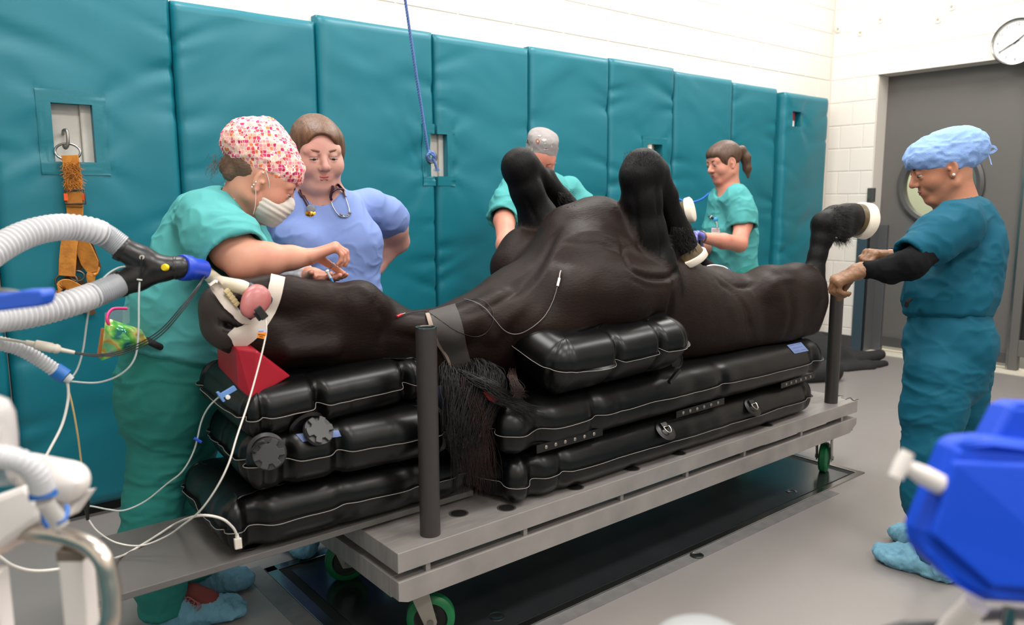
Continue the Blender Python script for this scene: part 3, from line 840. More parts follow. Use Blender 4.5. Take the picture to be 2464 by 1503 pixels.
C2, b4, f4 = cushion('cushion', 'black inflated cushion with a big star-shaped screw cap, middle of the head stack', HG, V(1.02, 2.155, .645), (1, -.10, 0), 0, (-.02, 0, 1), .64, .47, .168, 4,
                     [(.03, .9, .01), (.1, .9, .01), (.96, .9, .01)], rc=.05, amp=.012)
C3, b5, f5 = cushion('cushion', 'black inflated cushion directly under the horse head, top of the head stack', HG, V(.985, 2.16, .805), (1, .02, .04), 0, (-.04, -.12, 1), .60, .40, .148, 5,
                     [(.085, .9, .008), (.235, 1.0, .008)], rc=.05, amp=.014, rnd=.5)
SH, b6, f6 = cushion('cushion', 'black inflated side cushion wedged against the shoulder, on top of the mattresses', 'side cushion', V(1.955, 1.905, .815), (1, .0, .02), 0, (0, -.32, 1), .70, .30, .225, 6,
                     [(.105, .6, .008), (.225, .7, .008)], rc=.09, seam_h=.035, amp=.018, sq=1.9, corner=.08, rnd=.2)
FP, b7, f7 = cushion('cushion', 'black cushion behind the neck on the far side, only its top showing', 'far cushion', V(2.02, 2.48, .82), (1, 0, .0), 0, (0, 0, 1), .62, .3, .2, 7, [], rc=.05, n_s=160)
for o_ in (SH, FP): del o_['group']

# ---- fittings.  s_pt gives a point on the near long side of a cushion
def side_pt(f, x, z, out=0.):
    """point on the near side wall: x along, z from the middle (-1..1)"""
    hr = f['H']/2; yy = -f['W']/2+(1-math.sqrt(max(0, 1-z*z)))*hr*1.0
    n = nrm(f['ey']*-math.sqrt(max(0, 1-z*z))+f['ez']*z)
    return f['c']+f['ex']*x+f['ey']*yy+f['ez']*z*hr+n*out, n
def on(b, u, v, off=0.002, fall=1.82):
    return hit(b, u, v, off, fall)
BV2 = bvh_of(b2); BV1 = bvh_of(b1); BVC2 = bvh_of(b4); BVC3 = bvh_of(b5); BVS = bvh_of(b6); BVC1 = bvh_of(b3)
m_strap = mat('black_strap', (14, 14, 15), .35)
def strip(parent, bv, u0, v0, u1, v1, n, w, nm='stud_strip'):
    pts = []
    for i in range(n*2+1):
        q = i/(n*2); pts.append(on(bv, u0+(u1-u0)*q, v0+(v1-v0)*q, .004))
    N = [p[1] for p in pts]; P = [p[0] for p in pts]
    sides = [np.cross(nrm(P[min(i+1, len(P)-1)]-P[max(i-1, 0)]), N[i]) for i in range(len(P))]
    t = P[-1]-P[0]; P = [P[0]-nrm(t)*.02]+P+[P[-1]+nrm(t)*.02]; sides = [sides[0]]+sides+[sides[-1]]; N2 = [N[0]]+N+[N[-1]]
    s_ = MB().ribbon(P, sides, w, .003).obj(nm, m_strap, parent, auto=40)
    for i in range(n):
        q = (2*i+1); p = P[q+1]; nn = N2[q+1]
        MB().lathe(p+nn*.001, nn, [(.0065, 0), (.0065, .002), (.004, .0038), (0, .0042)], 16).obj('stud', mat('stud_nickel', (170, 160, 150), .3, metal=.9), s_, auto=40)
strip(M2, BV2, 1302, 1078, 1440, 1040, 6, .028)
strip(M2, BV2, 1635, 995, 1735, 966, 6, .026)
strip(M2, BV2, 1885, 926, 1955, 904, 6, .024)
def dring(parent, bv, u, v):
    p, n = on(bv, u, v-20, .002)
    x = nrm(V(1, 0, 0)-n*n[0]); z = np.cross(n, x); z = z if z[2] > 0 else -z
    MB().lathe(p-z*.03, n, [(0, 0), (.044, 0), (.044, .002), (.04, .0035), (0, .0035)], 36).obj('round_patch', m_strap, parent, auto=40)
    bevel(MB().box((-.016, -.002, -.012), (.016, .008, .012), M=np.array([x, n, z]).T, o=p-z*.012+n*.005).obj('webbing_loop', m_strap, parent), .002)
    pts = [p-z*.018+x*.016+n*.012]+[p-z*.022+n*.014+x*.016*math.cos(q)-z*.026*math.sin(q) for q in np.linspace(0, math.pi, 14)]
    MB().tube(pts, .0026, 8, closed=True).obj('d_ring', mat('ring_chrome', (200, 190, 178), .2, metal=1), parent, auto=60)
dring(M1, BV1, 1590, 1040); dring(M1, BV1, 1801, 985)
def starcap(parent, p, n, r, lbl=None, tilt=None):
    n = nrm(n); x = nrm(np.cross(n, V(.1, .2, 1))); y = np.cross(n, x)
    MB().lathe(p, n, [(r*.95, 0), (r*1.0, .004), (r*.8, .008), (r*.74, .004), (0, .004)], 40).obj('valve_ring', m_strap, parent, auto=40)
    return x, y
def screwcap(parent, p, n, r):
    n = nrm(n); x = nrm(np.cross(n, V(.1, .2, 1))); y = np.cross(n, x)
    m = MB(); prof = []
    NT = 56
    cp = MB().lathe(p, n, [(0, 0), (r, 0), (r, .009), (r*.97, .012), (0, .012)], 44).obj('screw_cap', mat('cap_grey', (46, 45, 46), .45), parent, auto=40)
    pts = []
    for k in range(NT):
        a = 2*math.pi*k/NT; sec = (k % (NT//6))/(NT//6); rr = r*.94 if sec < .45 else r*.62
        pts.append(p+n*.012+rr*(math.cos(a)*x+math.sin(a)*y))
    bevel(MB().prism(pts, n*.007).obj('star_grip', mat('cap_grey2', (60, 59, 60), .45), cp), .001)
p, n = on(BVC2, 640, 1085, .003); starcap(C2, p, n, .05)
p, n = on(BVC2, 652, 1090, .02); screwcap(C2, p, n, .044)
MB().tube(spline([p+n*.0+V(-.04, 0, .01), p+V(-.05, -.005, .02), p+V(-.03, -.005, .035), p+V(-.0, 0, .03)], 6), .003, 6).obj('cap_tether', m_strap, C2, auto=60)
p, n = on(BVC3, 735, 1018, .002); starcap(C3, p, n, .05)
pc = p+V(.02, -.03, -.02); screwcap(C3, pc, nrm(V(.1, -.8, .6)), .043)
p, n = on(BVS, 1628, 868, .002); starcap(SH, p, n, .034)
MB().ribbon(spline([at(1635, 890, Y=1.80), at(1622, 905, Y=1.795), at(1610, 920, Y=1.79)], 5), (0, 0, 1), .014, .012).obj('valve_plug', m_strap, SH, auto=40)
# blue printed labels
def label_patch(parent, bv, quad, lines=4, fall=1.9, nm='printed_label'):
    (a, b, c, d) = quad; n = 10; G = np.zeros((n, n, 3))
    for i in range(n):
        for j in range(n):
            s, t_ = i/(n-1), j/(n-1)
            u = (a[0]*(1-s)+b[0]*s)*(1-t_)+(d[0]*(1-s)+c[0]*s)*t_; v = (a[1]*(1-s)+b[1]*s)*(1-t_)+(d[1]*(1-s)+c[1]*s)*t_
            G[i, j] = on(bv, u, v, .0022, fall)[0]
    lb = MB().grid(G).obj(nm, m_blue_label, parent, smooth=True)
    m = MB()
    for k in range(lines):
        t_ = .2+.6*k/max(1, lines-1); j = min(n-2, int(t_*(n-1)))
        for (i0, i1) in ((1, 3), (3, 6), (6, n-2)) if k % 2 else ((1, 4), (5, n-2)):
            a_, b_ = G[i0, j], G[i1, j]; w_ = (G[i0, j+1]-a_)*.14; nn = nrm(np.cross(b_-a_, G[i0, j+1]-a_)); nn = nn if nn@(CAMP-a_) > 0 else -nn
            m.add([a_+nn*.0012, b_+nn*.0012, b_+w_+nn*.0012, a_+w_+nn*.0012], [(0, 1, 2, 3)])
    m.obj('print_lines', m_ink, lb)
label_patch(C2, BVC2, ((712, 1045), (815, 1035), (822, 1049), (728, 1063)), 4)
label_patch(M2, BV2, ((1893, 831), (1927, 824), (1945, 844), (1911, 851)), 3)

# ---- red foam wedge
bl = V(*at(600, 945, Y=2.02)); rw = thing('foam_wedge', at(625, 930, Y=2.1), 'red vinyl foam wedge propping the horse head, standing on the black cushions', 'foam wedge')
q1, q2, q3, q4 = at(568, 838, Y=2.03), at(620, 845, Y=1.985), at(700, 905, Y=2.02), at(606, 962, Y=1.985)
q5 = at(574, 935, Y=2.03)
bk_ = V(.02, .22, .02)
bevel(MB().add([q1, q2, q4, q5, q3, q1+bk_, q2+bk_, q4+bk_+V(0, 0, .0), q5+bk_, q3+bk_],
      [(0, 3, 2, 1), (1, 2, 4), (5, 6, 7, 8), (6, 9, 7), (0, 1, 6, 5), (1, 4, 9, 6), (4, 2, 7, 9), (2, 3, 8, 7), (3, 0, 5, 8)]).obj('wedge', mat('red_vinyl', (164, 18, 40), .4, bump=(25, .2, .006)), rw), .005, 3)
# ================================================================ HORSE on its back
def hair_mat(name, a, b, rough=.42, sc=190, st=(1, 1, 1), bs=.35, sheen=.0):
    m = mat(name, a, rough, spec=.16, noise=(5, .6, b), bump=(sc, bs*1.7, .0024, st), sheen=sheen)
    return m
m_horse = hair_mat('black_brown_coat', (34, 22, 18), (17, 10, 8), .5, 150, (.35, 1, 1), .3)
m_leg = hair_mat('black_leg_coat', (9, 8, 9), (6, 5, 6), .5, 200, (1, 1, .3), .4)
m_muzz = mat('muzzle_skin', (58, 48, 44), .6, noise=(14, .6, (34, 28, 26)))
m_skin_in = mat('mouth_dark', (20, 12, 12), .5)
hb = SDF()
def S(u, v, Y, r, lst=None):
    p = at(u, v, Y=Y); return (p, px(r, p))
# trunk
def E_(u, v, Y, rx, ry, rzpx, k=.08, m=0, tilt=0):
    p = at(u, v, Y=Y); c, s = math.cos(tilt), math.sin(tilt)
    hb.ell(p, (rx, ry, px(rzpx, p)), np.array([[c, 0, s], [0, 1, 0], [-s, 0, c]]), k, m)
E_(1425, 690, 2.14, .30, .235, 192, .02)
E_(1540, 735, 2.14, .36, .27, 150, .08)
E_(1650, 765, 2.13, .42, .275, 118, .10)
E_(1760, 780, 2.13, .36, .25, 105, .10)
E_(1856, 762, 2.12, .215, .24, 88, .10)
# sternum keel and pectorals
hb.chain([S(1370, 560, 2.14, 62), S(1440, 548, 2.14, 60), S(1505, 590, 2.15, 58), S(1590, 640, 2.15, 60)], .08)
E_(1395, 640, 2.02, .16, .12, 92, .07)
E_(1275, 660, 2.33, .155, .13, 98, .05)                 # far shoulder
hb.chain([S(1225, 640, 2.36, 38), S(1260, 600, 2.36, 42), S(1310, 590, 2.34, 40)], .06)
E_(1320, 770, 2.0, .21, .14, 95, .06)                   # near shoulder
# point of shoulder and arm on the near side
hb.chain([S(1350, 700, 1.95, 62), S(1470, 700, 1.93, 72), S(1560, 690, 1.94, 66)], .06)
E_(1465, 735, 1.95, .17, .11, 74, .05)                  # triceps mass
hb.cone(at(1235, 760, Y=2.02), at(1365, 600, Y=2.06), .040, .034, .06)   # neck muscle ridge to the breast
hb.cone(at(1180, 800, Y=2.0), at(1330, 640, Y=2.03), .032, .026, .05)
# neck
hb.chain([S(905, 800, 2.12, 66), S(975, 825, 2.12, 66), S(1060, 832, 2.12, 82), S(1150, 812, 2.12, 100), S(1250, 770, 2.13, 122), S(1340, 720, 2.14, 135)], .07, flat=(V(0, 1, 0), .8))
hb.chain([S(950, 785, 2.05, 24), S(1080, 790, 2.02, 32), S(1200, 740, 2.02, 40)], .05)
# near foreleg: elbow, forearm, knee; then cannon folding down to the hoof
NF = 1.98
hb.chain([S(1575, 700, NF, 66), S(1566, 630, NF, 56), S(1552, 560, NF, 48), S(1544, 480, NF, 45), S(1543, 430, NF, 46)], .035, m=1)
hb.chain([S(1530, 425, NF, 40), S(1548, 410, NF, 48), S(1562, 418, NF+.01, 42)], .03, m=1)
hb.ball(at(1546, 402, Y=NF), px(36, at(1546, 402, Y=NF)), .03, 1)
hb.chain([S(1572, 420, NF, 38), S(1598, 470, NF+.01, 30), S(1618, 530, NF+.02, 29), S(1628, 560, NF+.02, 32)], .025, m=1)
hb.chain([S(1600, 490, NF+.0, 12), S(1640, 560, NF+.02, 16)], .02, m=1)
hb.chain([S(1630, 560, NF+.02, 36), S(1640, 585, NF+.02, 33), S(1646, 602, NF+.02, 33)], .02, m=1)
# far foreleg
FF = 2.34
hb.chain([S(1320, 590, FF, 62), S(1298, 530, FF, 46), S(1268, 460, FF, 37), S(1252, 420, FF, 38)], .03, m=1)
hb.chain([S(1242, 400, FF, 36), S(1258, 395, FF, 38)], .03, m=1)
hb.ball(at(1250, 392, Y=FF), px(34, at(1250, 392, Y=FF)), .03, 1)
hb.chain([S(1272, 405, FF+.01, 32), S(1310, 442, FF+.03, 27), S(1345, 480, FF+.06, 29), S(1358, 500, FF+.08, 32)], .02, m=1)
hb.chain([S(1358, 500, FF+.08, 33), S(1350, 545, FF+.12, 27), S(1340, 580, FF+.14, 25)], .02, m=1)
hb.chain([S(1320, 418, FF+.02, 14), S(1345, 470, FF+.05, 16)], .02, m=1)
# hindquarters, near leg
E_(1850, 745, 1.98, .20, .15, 100, .06)
hb.chain([S(1790, 730, 2.0, 46), S(1850, 705, 1.98, 56), S(1915, 700, 1.96, 62), S(1940, 720, 1.97, 50)], .06)
hb.chain([S(1916, 755, 1.96, 48), S(1892, 800, 1.99, 40)], .06)
hb.ball(at(1838, 700, Y=1.93), px(30, at(1838, 700, Y=1.93)), .05)
E_(1700, 690, 2.14, .16, .15, 46, .06)                 # groin rise
hb.chain([S(1930, 700, 1.95, 44), S(1958, 690, 1.94, 27), S(1964, 702, 1.94, 15)], .03)
hb.chain([S(1962, 690, 1.94, 17), S(1958, 655, 1.94, 25), S(1967, 615, 1.94, 21), S(1977, 575, 1.94, 24), S(1986, 545, 1.94, 33)], .02, m=1)
hb.chain([S(1986, 540, 1.94, 33), S(2010, 528, 1.94, 34), S(2036, 527, 1.94, 36), S(2050, 525, 1.94, 37)], .02, m=1)
hb.chain([S(2010, 535, 1.93, 28), S(2036, 548, 1.93, 26)], .02, m=1)
# far hind leg
HF = 2.42
hb.chain([S(1760, 735, 2.33, 50), S(1720, 690, 2.40, 36), S(1700, 655, HF, 24), S(1692, 640, HF, 17)], .04)
hb.chain([S(1694, 645, HF, 18), S(1672, 610, HF+.01, 17), S(1652, 580, HF+.02, 17), S(1640, 555, HF+.02, 22), S(1634, 530, HF+.02, 22)], .02, m=1)
hb.chain([S(1634, 535, HF+.02, 22), S(1638, 512, HF+.02, 24)], .015, m=1)
# head
hb.chain([S(905, 790, 2.12, 72), S(860, 782, 2.12, 88), S(800, 780, 2.12, 84), S(740, 790, 2.12, 78)], .06, flat=(V(0, 1, 0), .80))
hb.chain([S(872, 712, 2.06, 34), S(885, 745, 2.06, 38), S(850, 735, 2.05, 44)], .05)        # cheek corner
hb.chain([S(760, 730, 2.10, 60), S(690, 712, 2.10, 44), S(640, 702, 2.10, 34), S(575, 706, 2.11, 30), S(535, 716, 2.12, 30)], .04, flat=(V(0, 1, 0), .9))   # lower jaw (uppermost)
hb.chain([S(760, 810, 2.12, 68), S(680, 822, 2.12, 55), S(610, 800, 2.12, 50), S(560, 775, 2.12, 54)], .05, flat=(V(0, 1, 0), .9))            # upper jaw
hb.chain([S(535, 748, 2.12, 46), S(548, 775, 2.12, 54), S(580, 795, 2.12, 52)], .04, m=2, flat=(V(0, 1, 0), 1.0))
hb.ball(at(525, 730, Y=2.10), px(38, at(525, 730, Y=2.1)), .03, 2)
hb.chain([S(700, 845, 2.04, 16), S(800, 835, 2.03, 18)], .04)       # facial crest
hb.chain([S(640, 745, 2.0, 15), S(600, 742, 1.98, 20), S(575, 740, 2.0, 14)], .015, m=3, op='-')   # open mouth
nsp = at(549, 777, Y=2.062); M3 = np.array([nrm(V(.8, 0, -.6)), nrm(V(0, 1, 0)), nrm(V(.6, 0, .8))])
hb.ell(nsp+V(0, -.014, 0), (.026, .030, .014), M3, .012, 3, '-')
hb.chain([S(520, 764, 2.075, 8), S(545, 760, 2.06, 9), S(570, 772, 2.06, 9), S(574, 792, 2.07, 7)], .012, m=2)
def hdisp(P):
    d = .006*(fnoise(P*np.array([5, 7, 7]), 2, 3)-.5)
    d += .0016*(fnoise(P*np.array([18, 40, 30]), 8, 2)-.5)
    # loose skin folds over the breast
    w = np.exp(-((P[:, 0]-2.0)/.22)**2)*np.exp(-((P[:, 2]-1.12)/.2)**2)*(P[:, 1] < 2.2)
    # ribs, faint
    w = np.exp(-((P[:, 0]-2.85)/.3)**2)*np.exp(-((P[:, 2]-.98)/.16)**2)
    d += .0014*w*np.sin(P[:, 0]*70+P[:, 2]*16)
    return d
hb.cut((0, 0, .709), (0, 0, -1))
hv, hf, hmi = hb.build(.0085)
_bv = BVHTree.FromPolygons([tuple(p) for p in hv], [tuple(int(i) for i in f) for f in hf])
_n = vnormals(hv, hf); _d = hdisp(hv)
def groove(uv, depth, w):
    """crease (depth < 0) or ridge along a line on the surface"""
    P = [hit(_bv, q[0], q[1], 0)[0] for q in spline([V(*a) for a in uv], 4)]
    best = np.full(len(hv), 9.0)
    lo = np.min(P, 0)-3*w; hi = np.max(P, 0)+3*w
    sel = np.nonzero(((hv > lo) & (hv < hi)).all(1))[0]; Q = hv[sel]; bd = np.full(len(sel), 9.0)
    for i, (a, b) in enumerate(zip(P[:-1], P[1:])):
        ba = b-a; t = np.clip(((Q-a)@ba)/(ba@ba+1e-9), 0, 1); bd = np.minimum(bd, np.linalg.norm(Q-a-t[:, None]*ba, axis=1))
    e0 = np.linalg.norm(Q-P[0], axis=1); e1 = np.linalg.norm(Q-P[-1], axis=1)
    fade = np.clip(np.minimum(e0, e1)/(2.5*w)+.25, 0, 1)
    _d[sel] += depth*fade*np.exp(-(bd/w)**2)
for uv, dp_, w in (
    (((1335, 560), (1300, 630), (1238, 695), (1180, 750)), -.009, .022),
    (((1355, 585), (1300, 680), (1240, 750), (1190, 795)), .012, .026),
    (((1345, 580), (1390, 585), (1450, 590), (1500, 615)), -.004, .014),
    (((1380, 560), (1440, 560), (1495, 585)), .007, .018),
    (((1500, 600), (1515, 640), (1552, 664), (1605, 668), (1632, 650)), -.016, .012),
    (((1512, 668), (1560, 690), (1612, 688)), -.004, .012),
    (((1625, 672), (1614, 740), (1598, 800), (1590, 850)), -.014, .016),
    (((1728, 676), (1765, 700), (1798, 745), (1806, 800)), -.013, .024),
    (((1742, 668), (1780, 690), (1815, 682)), -.010, .014),
    (((1345, 640), (1330, 720), (1300, 790)), -.006, .02),
    (((908, 735), (925, 775), (918, 830)), -.012, .018),
    (((800, 700), (850, 690), (885, 705), (898, 740)), .006, .014),
    (((700, 760), (760, 745), (830, 760)), -.004, .02),
    (((930, 800), (1000, 815), (1060, 830)), -.006, .018),
    (((1110, 760), (1180, 735), (1260, 690)), -.006, .014),
    (((1528, 470), (1532, 540), (1540, 600)), -.006, .010),
    (((1580, 450), (1588, 540), (1596, 620)), -.010, .010),
    (((1262, 470), (1290, 530)), -.006, .010),
    (((1845, 690), (1880, 672), (1920, 670)), .006, .02),
    (((1900, 690), (1905, 760), (1890, 820)), -.006, .022),
    (((515, 765), (545, 800), (585, 822)), -.004, .008),
    (((1400, 690), (1440, 640), (1490, 640)), .006, .03)):
    groove(uv, dp_, w)
hv = hv+_n*_d[:, None]
horse = meshobj('horse', hv, hf, [m_horse, m_leg, m_muzz, m_skin_in], None, midx=hmi, origin=(2.35, 2.14, .71))
tag(horse, 'black-brown horse lying on its back on the mattresses, legs folded up, head to the left', 'horse')
# smooth changes of coat colour come from the four skins above
BH_ = bvh_of(horse)
Hp = lambda u, v, off=.003, fall=2.0: hit(BH_, u, v, off, fall)

# hooves
m_hoof = mat('brown_hoof', (92, 74, 40), .5, noise=(40, .6, (60, 48, 28)), bump=(60, .4, .003))
m_wrap = mat('white_tape', (240, 228, 212), .6, bump=(90, .3, .0015))
def hoof(c, ax, r0, r1, h, wrap=.5, lab=None, wt=1.06):
    """c coronet centre, ax towards the sole"""
    ax = nrm(ax)
    o = MB().lathe(c, ax, [(0, -.004), (r0*.96, -.004), (r0*1.02, .004), (r1, h*.85), (r1*.98, h), (0, h)], 36).obj('hoof', m_hoof, horse, auto=45)
    MB().lathe(c, ax, [(r0+(r1-r0)*wrap-.0, h*wrap), (r1*wt, h*wrap+.004), (r1*wt*1.02, h*.97), (r1*.93, h*1.12), (r1*.4, h*1.17), (0, h*1.18)], 36).obj('hoof_wrap', m_wrap, o, auto=60)
def pxr(u, v, Y, r): return px(r, at(u, v, Y=Y))
hoof(at(1646, 600, Y=2.0), at(1662, 640, Y=1.99)-at(1646, 600, Y=2.0)+V(0, .0, 0), pxr(1646, 600, 2, 37), pxr(1646, 600, 2, 45), px(32, at(1646, 600, Y=2.0)), .5)
hoof(at(2050, 526, Y=1.94), at(2090, 533, Y=1.90)-at(2050, 526, Y=1.94), pxr(2050, 526, 1.94, 36), pxr(2050, 526, 1.94, 41), px(44, at(2050, 526, Y=1.94)), .42)
hoof(at(1640, 510, Y=HF+.02), at(1668, 503, Y=HF-.03)-at(1640, 510, Y=HF+.02), pxr(1640, 510, HF, 24), pxr(1640, 510, HF, 29), px(26, at(1640, 510, Y=HF)), .45)
hoof(at(1338, 585, Y=FF+.14), V(.1, .3, -.9), pxr(1338, 585, FF, 24), pxr(1338, 585, FF, 28), .06, .5)

# ---- hair tufts and mane: strands
def strands(name, parent, roots, fn, r, mt, seed=0, npt=9, kind='stuff'):
    rs = random.Random(seed); cu = bpy.data.curves.new(name, 'CURVE'); cu.dimensions = '3D'; cu.bevel_depth = r; cu.bevel_resolution = 0; cu.use_fill_caps = False
    o0 = _org(parent)
    for q in range(roots):
        pts = fn(rs, q); sp = cu.splines.new('POLY'); sp.points.add(len(pts)-1)
        for i, p in enumerate(pts):
            sp.points[i].co = (*(np.asarray(p)-o0), 1); sp.points[i].radius = 1.0-.75*(i/(len(pts)-1))
    tmp = bpy.data.objects.new(name+'_c', cu); COL.objects.link(tmp); bpy.context.view_layer.update()
    me = bpy.data.meshes.new_from_object(tmp.evaluated_get(bpy.context.evaluated_depsgraph_get())); bpy.data.objects.remove(tmp)
    me.name = name; me.materials.clear(); me.materials.append(mt)
    o = bpy.data.objects.new(name, me); COL.objects.link(o); o.parent = parent; o['kind'] = kind; ORG[o.name] = o0
    return o
m_mane = mat('mane_hair', (16, 12, 13), .5, spec=.4)
m_mane2 = mat('mane_hair_brown', (40, 22, 18), .5, spec=.35)
def mane(rs, q):
    t = round(rs.random()*11)/11+rs.gauss(0, .018)
    # root along the crest, under the neck, right of the pole
    u0 = 1068+t*120; v0 = 868+rs.random()*40+8*math.sin(t*7)
    a = at(u0, v0, Y=1.94+rs.random()*.05)
    b = at(u0+20*rs.random()-8+t*20, v0+30+rs.random()*25, Y=1.88+rs.random()*.05)
    u2 = 1076+t*84+rs.gauss(0, 5)+9*math.sin(t*23); v2 = 1010+rs.random()*60
    c = at(u2, v2, Y=1.85+rs.random()*.06)
    L = rs.random()
    d = at(1100+t*62+rs.gauss(0, 6)+12*math.sin(t*31+1), 1020+L**.6*165*(.75+.25*math.sin(t*17)), Y=1.85+rs.random()*.06)
    pts = spline([a, b, c, d], 5)
    return [p+V(rs.gauss(0, .0015), rs.gauss(0, .0015), rs.gauss(0, .0015)) for p in pts]
strands('mane', horse, 900, mane, .0012, m_mane, 1)
def mane2(rs, q):
    t = rs.random(); a = at(1090+t*50, 900+rs.random()*30, Y=1.90); u = 1120+t*60+rs.gauss(0, 12)
    return spline([a, at(1125+t*40+rs.gauss(0, 8), 985, Y=1.86+rs.random()*.03), at(u, 1080+rs.random()*20, Y=1.86), at(u+rs.gauss(4, 12), 1130+rs.random()*65, Y=1.87)], 5)
strands('mane', horse, 170, mane2, .0009, m_mane2, 2)
def mane3(rs, q):     # swept towards the right over the upper mattress
    t = rs.random(); a = at(1100+t*60, 885+t*15+rs.random()*20, Y=1.92)
    return spline([a, at(1160+t*30+rs.gauss(0, 6), 915+rs.random()*20, Y=1.86), at(1215+rs.gauss(0, 12), 945+rs.random()*25, Y=1.84), at(1255+rs.random()*60, 975+rs.random()*55, Y=1.80)], 5)
strands('mane', horse, 150, mane3, .0010, m_mane, 3)
def mane4(rs, q):
    t = rs.random(); a = at(1225+t*15, 885+rs.random()*20, Y=1.93)
    return spline([a, at(1232+rs.gauss(0, 5), 905, Y=1.86), at(1245+rs.gauss(0, 7), 925+rs.random()*20, Y=1.82), at(1252+rs.gauss(0, 9), 940+rs.random()*20, Y=1.81)], 4)
strands('mane', horse, 130, mane4, .0010, m_mane2, 4)
def fetlock(u0, v0, du, dv, L, Y):
    def f(rs, q):
        t = rs.random(); p, n = Hp(u0+du*t, v0+dv*t, -.002, Y)
        d = at(u0+du*t+rs.gauss(0, 6)+L[0], v0+dv*t+rs.gauss(0, 5)+L[1], Y=Y-.01)
        return spline([p, (p+d)/2+n*.006, d], 3)
    return f
def fur(u0, v0, u1, v1, du, dv, L, Y, sp=.35):
    def f(rs, q):
        u = rs.uniform(u0, u1); v = rs.uniform(v0, v1); p, n = Hp(u, v, -.001, Y)
        if abs(p[1]-Y) > .3: p = at(u, v, Y=Y)
        k = rs.uniform(.5, 1)*L; e = at(u+du*k+rs.gauss(0, sp*k), v+dv*k+rs.gauss(0, sp*k), D=dep(p))
        return spline([p, (p+e)/2+n*.004, e+n*.001], 2)
    return f
strands('fetlock_hair', horse, 900, fur(1998, 496, 2044, 568, .8, .35, 16, 1.94), .0006, m_mane, 61)
strands('fetlock_hair', horse, 500, fur(1990, 560, 2040, 578, .7, .6, 15, 1.94), .0006, m_mane, 62)
strands('fetlock_hair', horse, 700, fur(1612, 545, 1672, 606, .25, .9, 14, 1.99), .0006, m_mane, 63)
strands('fetlock_hair', horse, 350, fur(1500, 366, 1590, 400, .1, -.5, 7, 1.97, .5), .0005, m_mane, 64)
strands('fetlock_hair', horse, 250, fur(1340, 460, 1382, 500, .7, .5, 9, 2.4), .0006, m_mane, 65)
strands('fetlock_hair', horse, 150, fetlock(1985, 570, 45, 5, (9, 16), 1.94), .0009, m_mane, 6)
strands('fetlock_hair', horse, 120, fetlock(1600, 560, 30, 45, (8, 14), 1.98), .0009, m_mane, 7)
strands('fetlock_hair', horse, 110, fetlock(2005, 505, 35, -3, (7, -7), 1.94), .0008, m_mane, 9)

# tongue, teeth
sd = SDF()
_ta = nrm(at(598, 752, Y=1.99)-at(636, 700, Y=2.01)); _tb = nrm(np.cross(_ta, V(.1, 1, 0)))
sd.ell(at(607, 733, Y=1.995), (.040, .014, .030), np.array([_ta, np.cross(_tb, _ta), _tb]), .03); sd.ell(at(622, 716, Y=2.01), (.036, .016, .036), np.array([_ta, np.cross(_tb, _ta), _tb]), .03)
sd.obj('tongue', .0035, mat('tongue_pink', (178, 104, 102), .4, noise=(16, .5, (150, 78, 78)), coat=.1), horse, disp=lambda P: .0012*(fnoise(P*60, 1, 2)-.5))
for k in range(5):
    u = 546+k*5.6; v = 700+k*7.5; c = at(u, v, Y=2.04)
    bevel(MB().box((-.0055, -.008, -.008), (.0055, .006, .007), o=c, M=np.array([nrm(V(.7, 0, -.7)), V(0, 1, 0), nrm(V(.7, 0, .7))]).T).obj('tooth', mat('tooth_cream', (206, 186, 140), .4), horse), .002)

# ================================================================ THINGS ON THE HORSE
m_gauze = mat('white_gauze', (216, 204, 192), .75, bump=(120, .35, .0012, (1, 1, 4)), noise=(30, .4, (196, 184, 172)))
def ribbon_on(name, parent, uvw, th=.0016, mt=m_gauze, off=.006, Yf=2.0, n=6, bv=None, seam=True):
    """flat band over the horse: uvw list of (u, v, width px)"""
    up = spline([V(u, v, w) for u, v, w in uvw], n); G = []
    m = MB(); K = 7
    for i, q in enumerate(up):
        a = up[min(i+1, len(up)-1)]-up[max(i-1, 0)]; d = nrm(V(a[0], a[1])); pn = V(-d[1], d[0]); row = []
        for k in range(K):
            s = (k/(K-1)-.5)*q[2]; u, v = q[0]+pn[0]*s, q[1]+pn[1]*s
            p, _ = hit(bv or BH_, u, v, off, Yf); row.append(p)
        G.append(row)
    G = np.array(G)
    for _ in range(3):      # stretched cloth bridges the hollows
        d_ = G.copy(); D = (G-CAMP)@FW
        for i in range(1, len(G)-1):
            avg = (D[i-1]+D[i+1])/2
            for k in range(K):
                if avg[k] < D[i, k]: d_[i, k] = CAMP+(G[i, k]-CAMP)*(avg[k]/D[i, k])
        G = d_
    ray = nrm(G[len(G)//2, K//2]-CAMP)
    back = G+ray*th
    m.grid(G).grid(back[:, ::-1])
    for k in (0, K-1):
        e = np.stack([G[:, k], back[:, k]], 1); m.grid(e if k else e[:, ::-1])
    return m.obj(name, mt, parent, auto=60)
gz = thing('gauze_strap', at(600, 790, Y=2.0), 'white gauze straps looped around the muzzle and jaw of the horse', 'gauze strap')
ribbon_on('jaw_loop', gz, [(668, 668, 34), (655, 720, 34), (632, 765, 34), (600, 795, 44), (560, 822, 48)], off=.009)
ribbon_on('jaw_loop', gz, [(512, 684, 20), (533, 712, 25), (556, 744, 22), (580, 768, 15), (598, 776, 8)], off=.012)
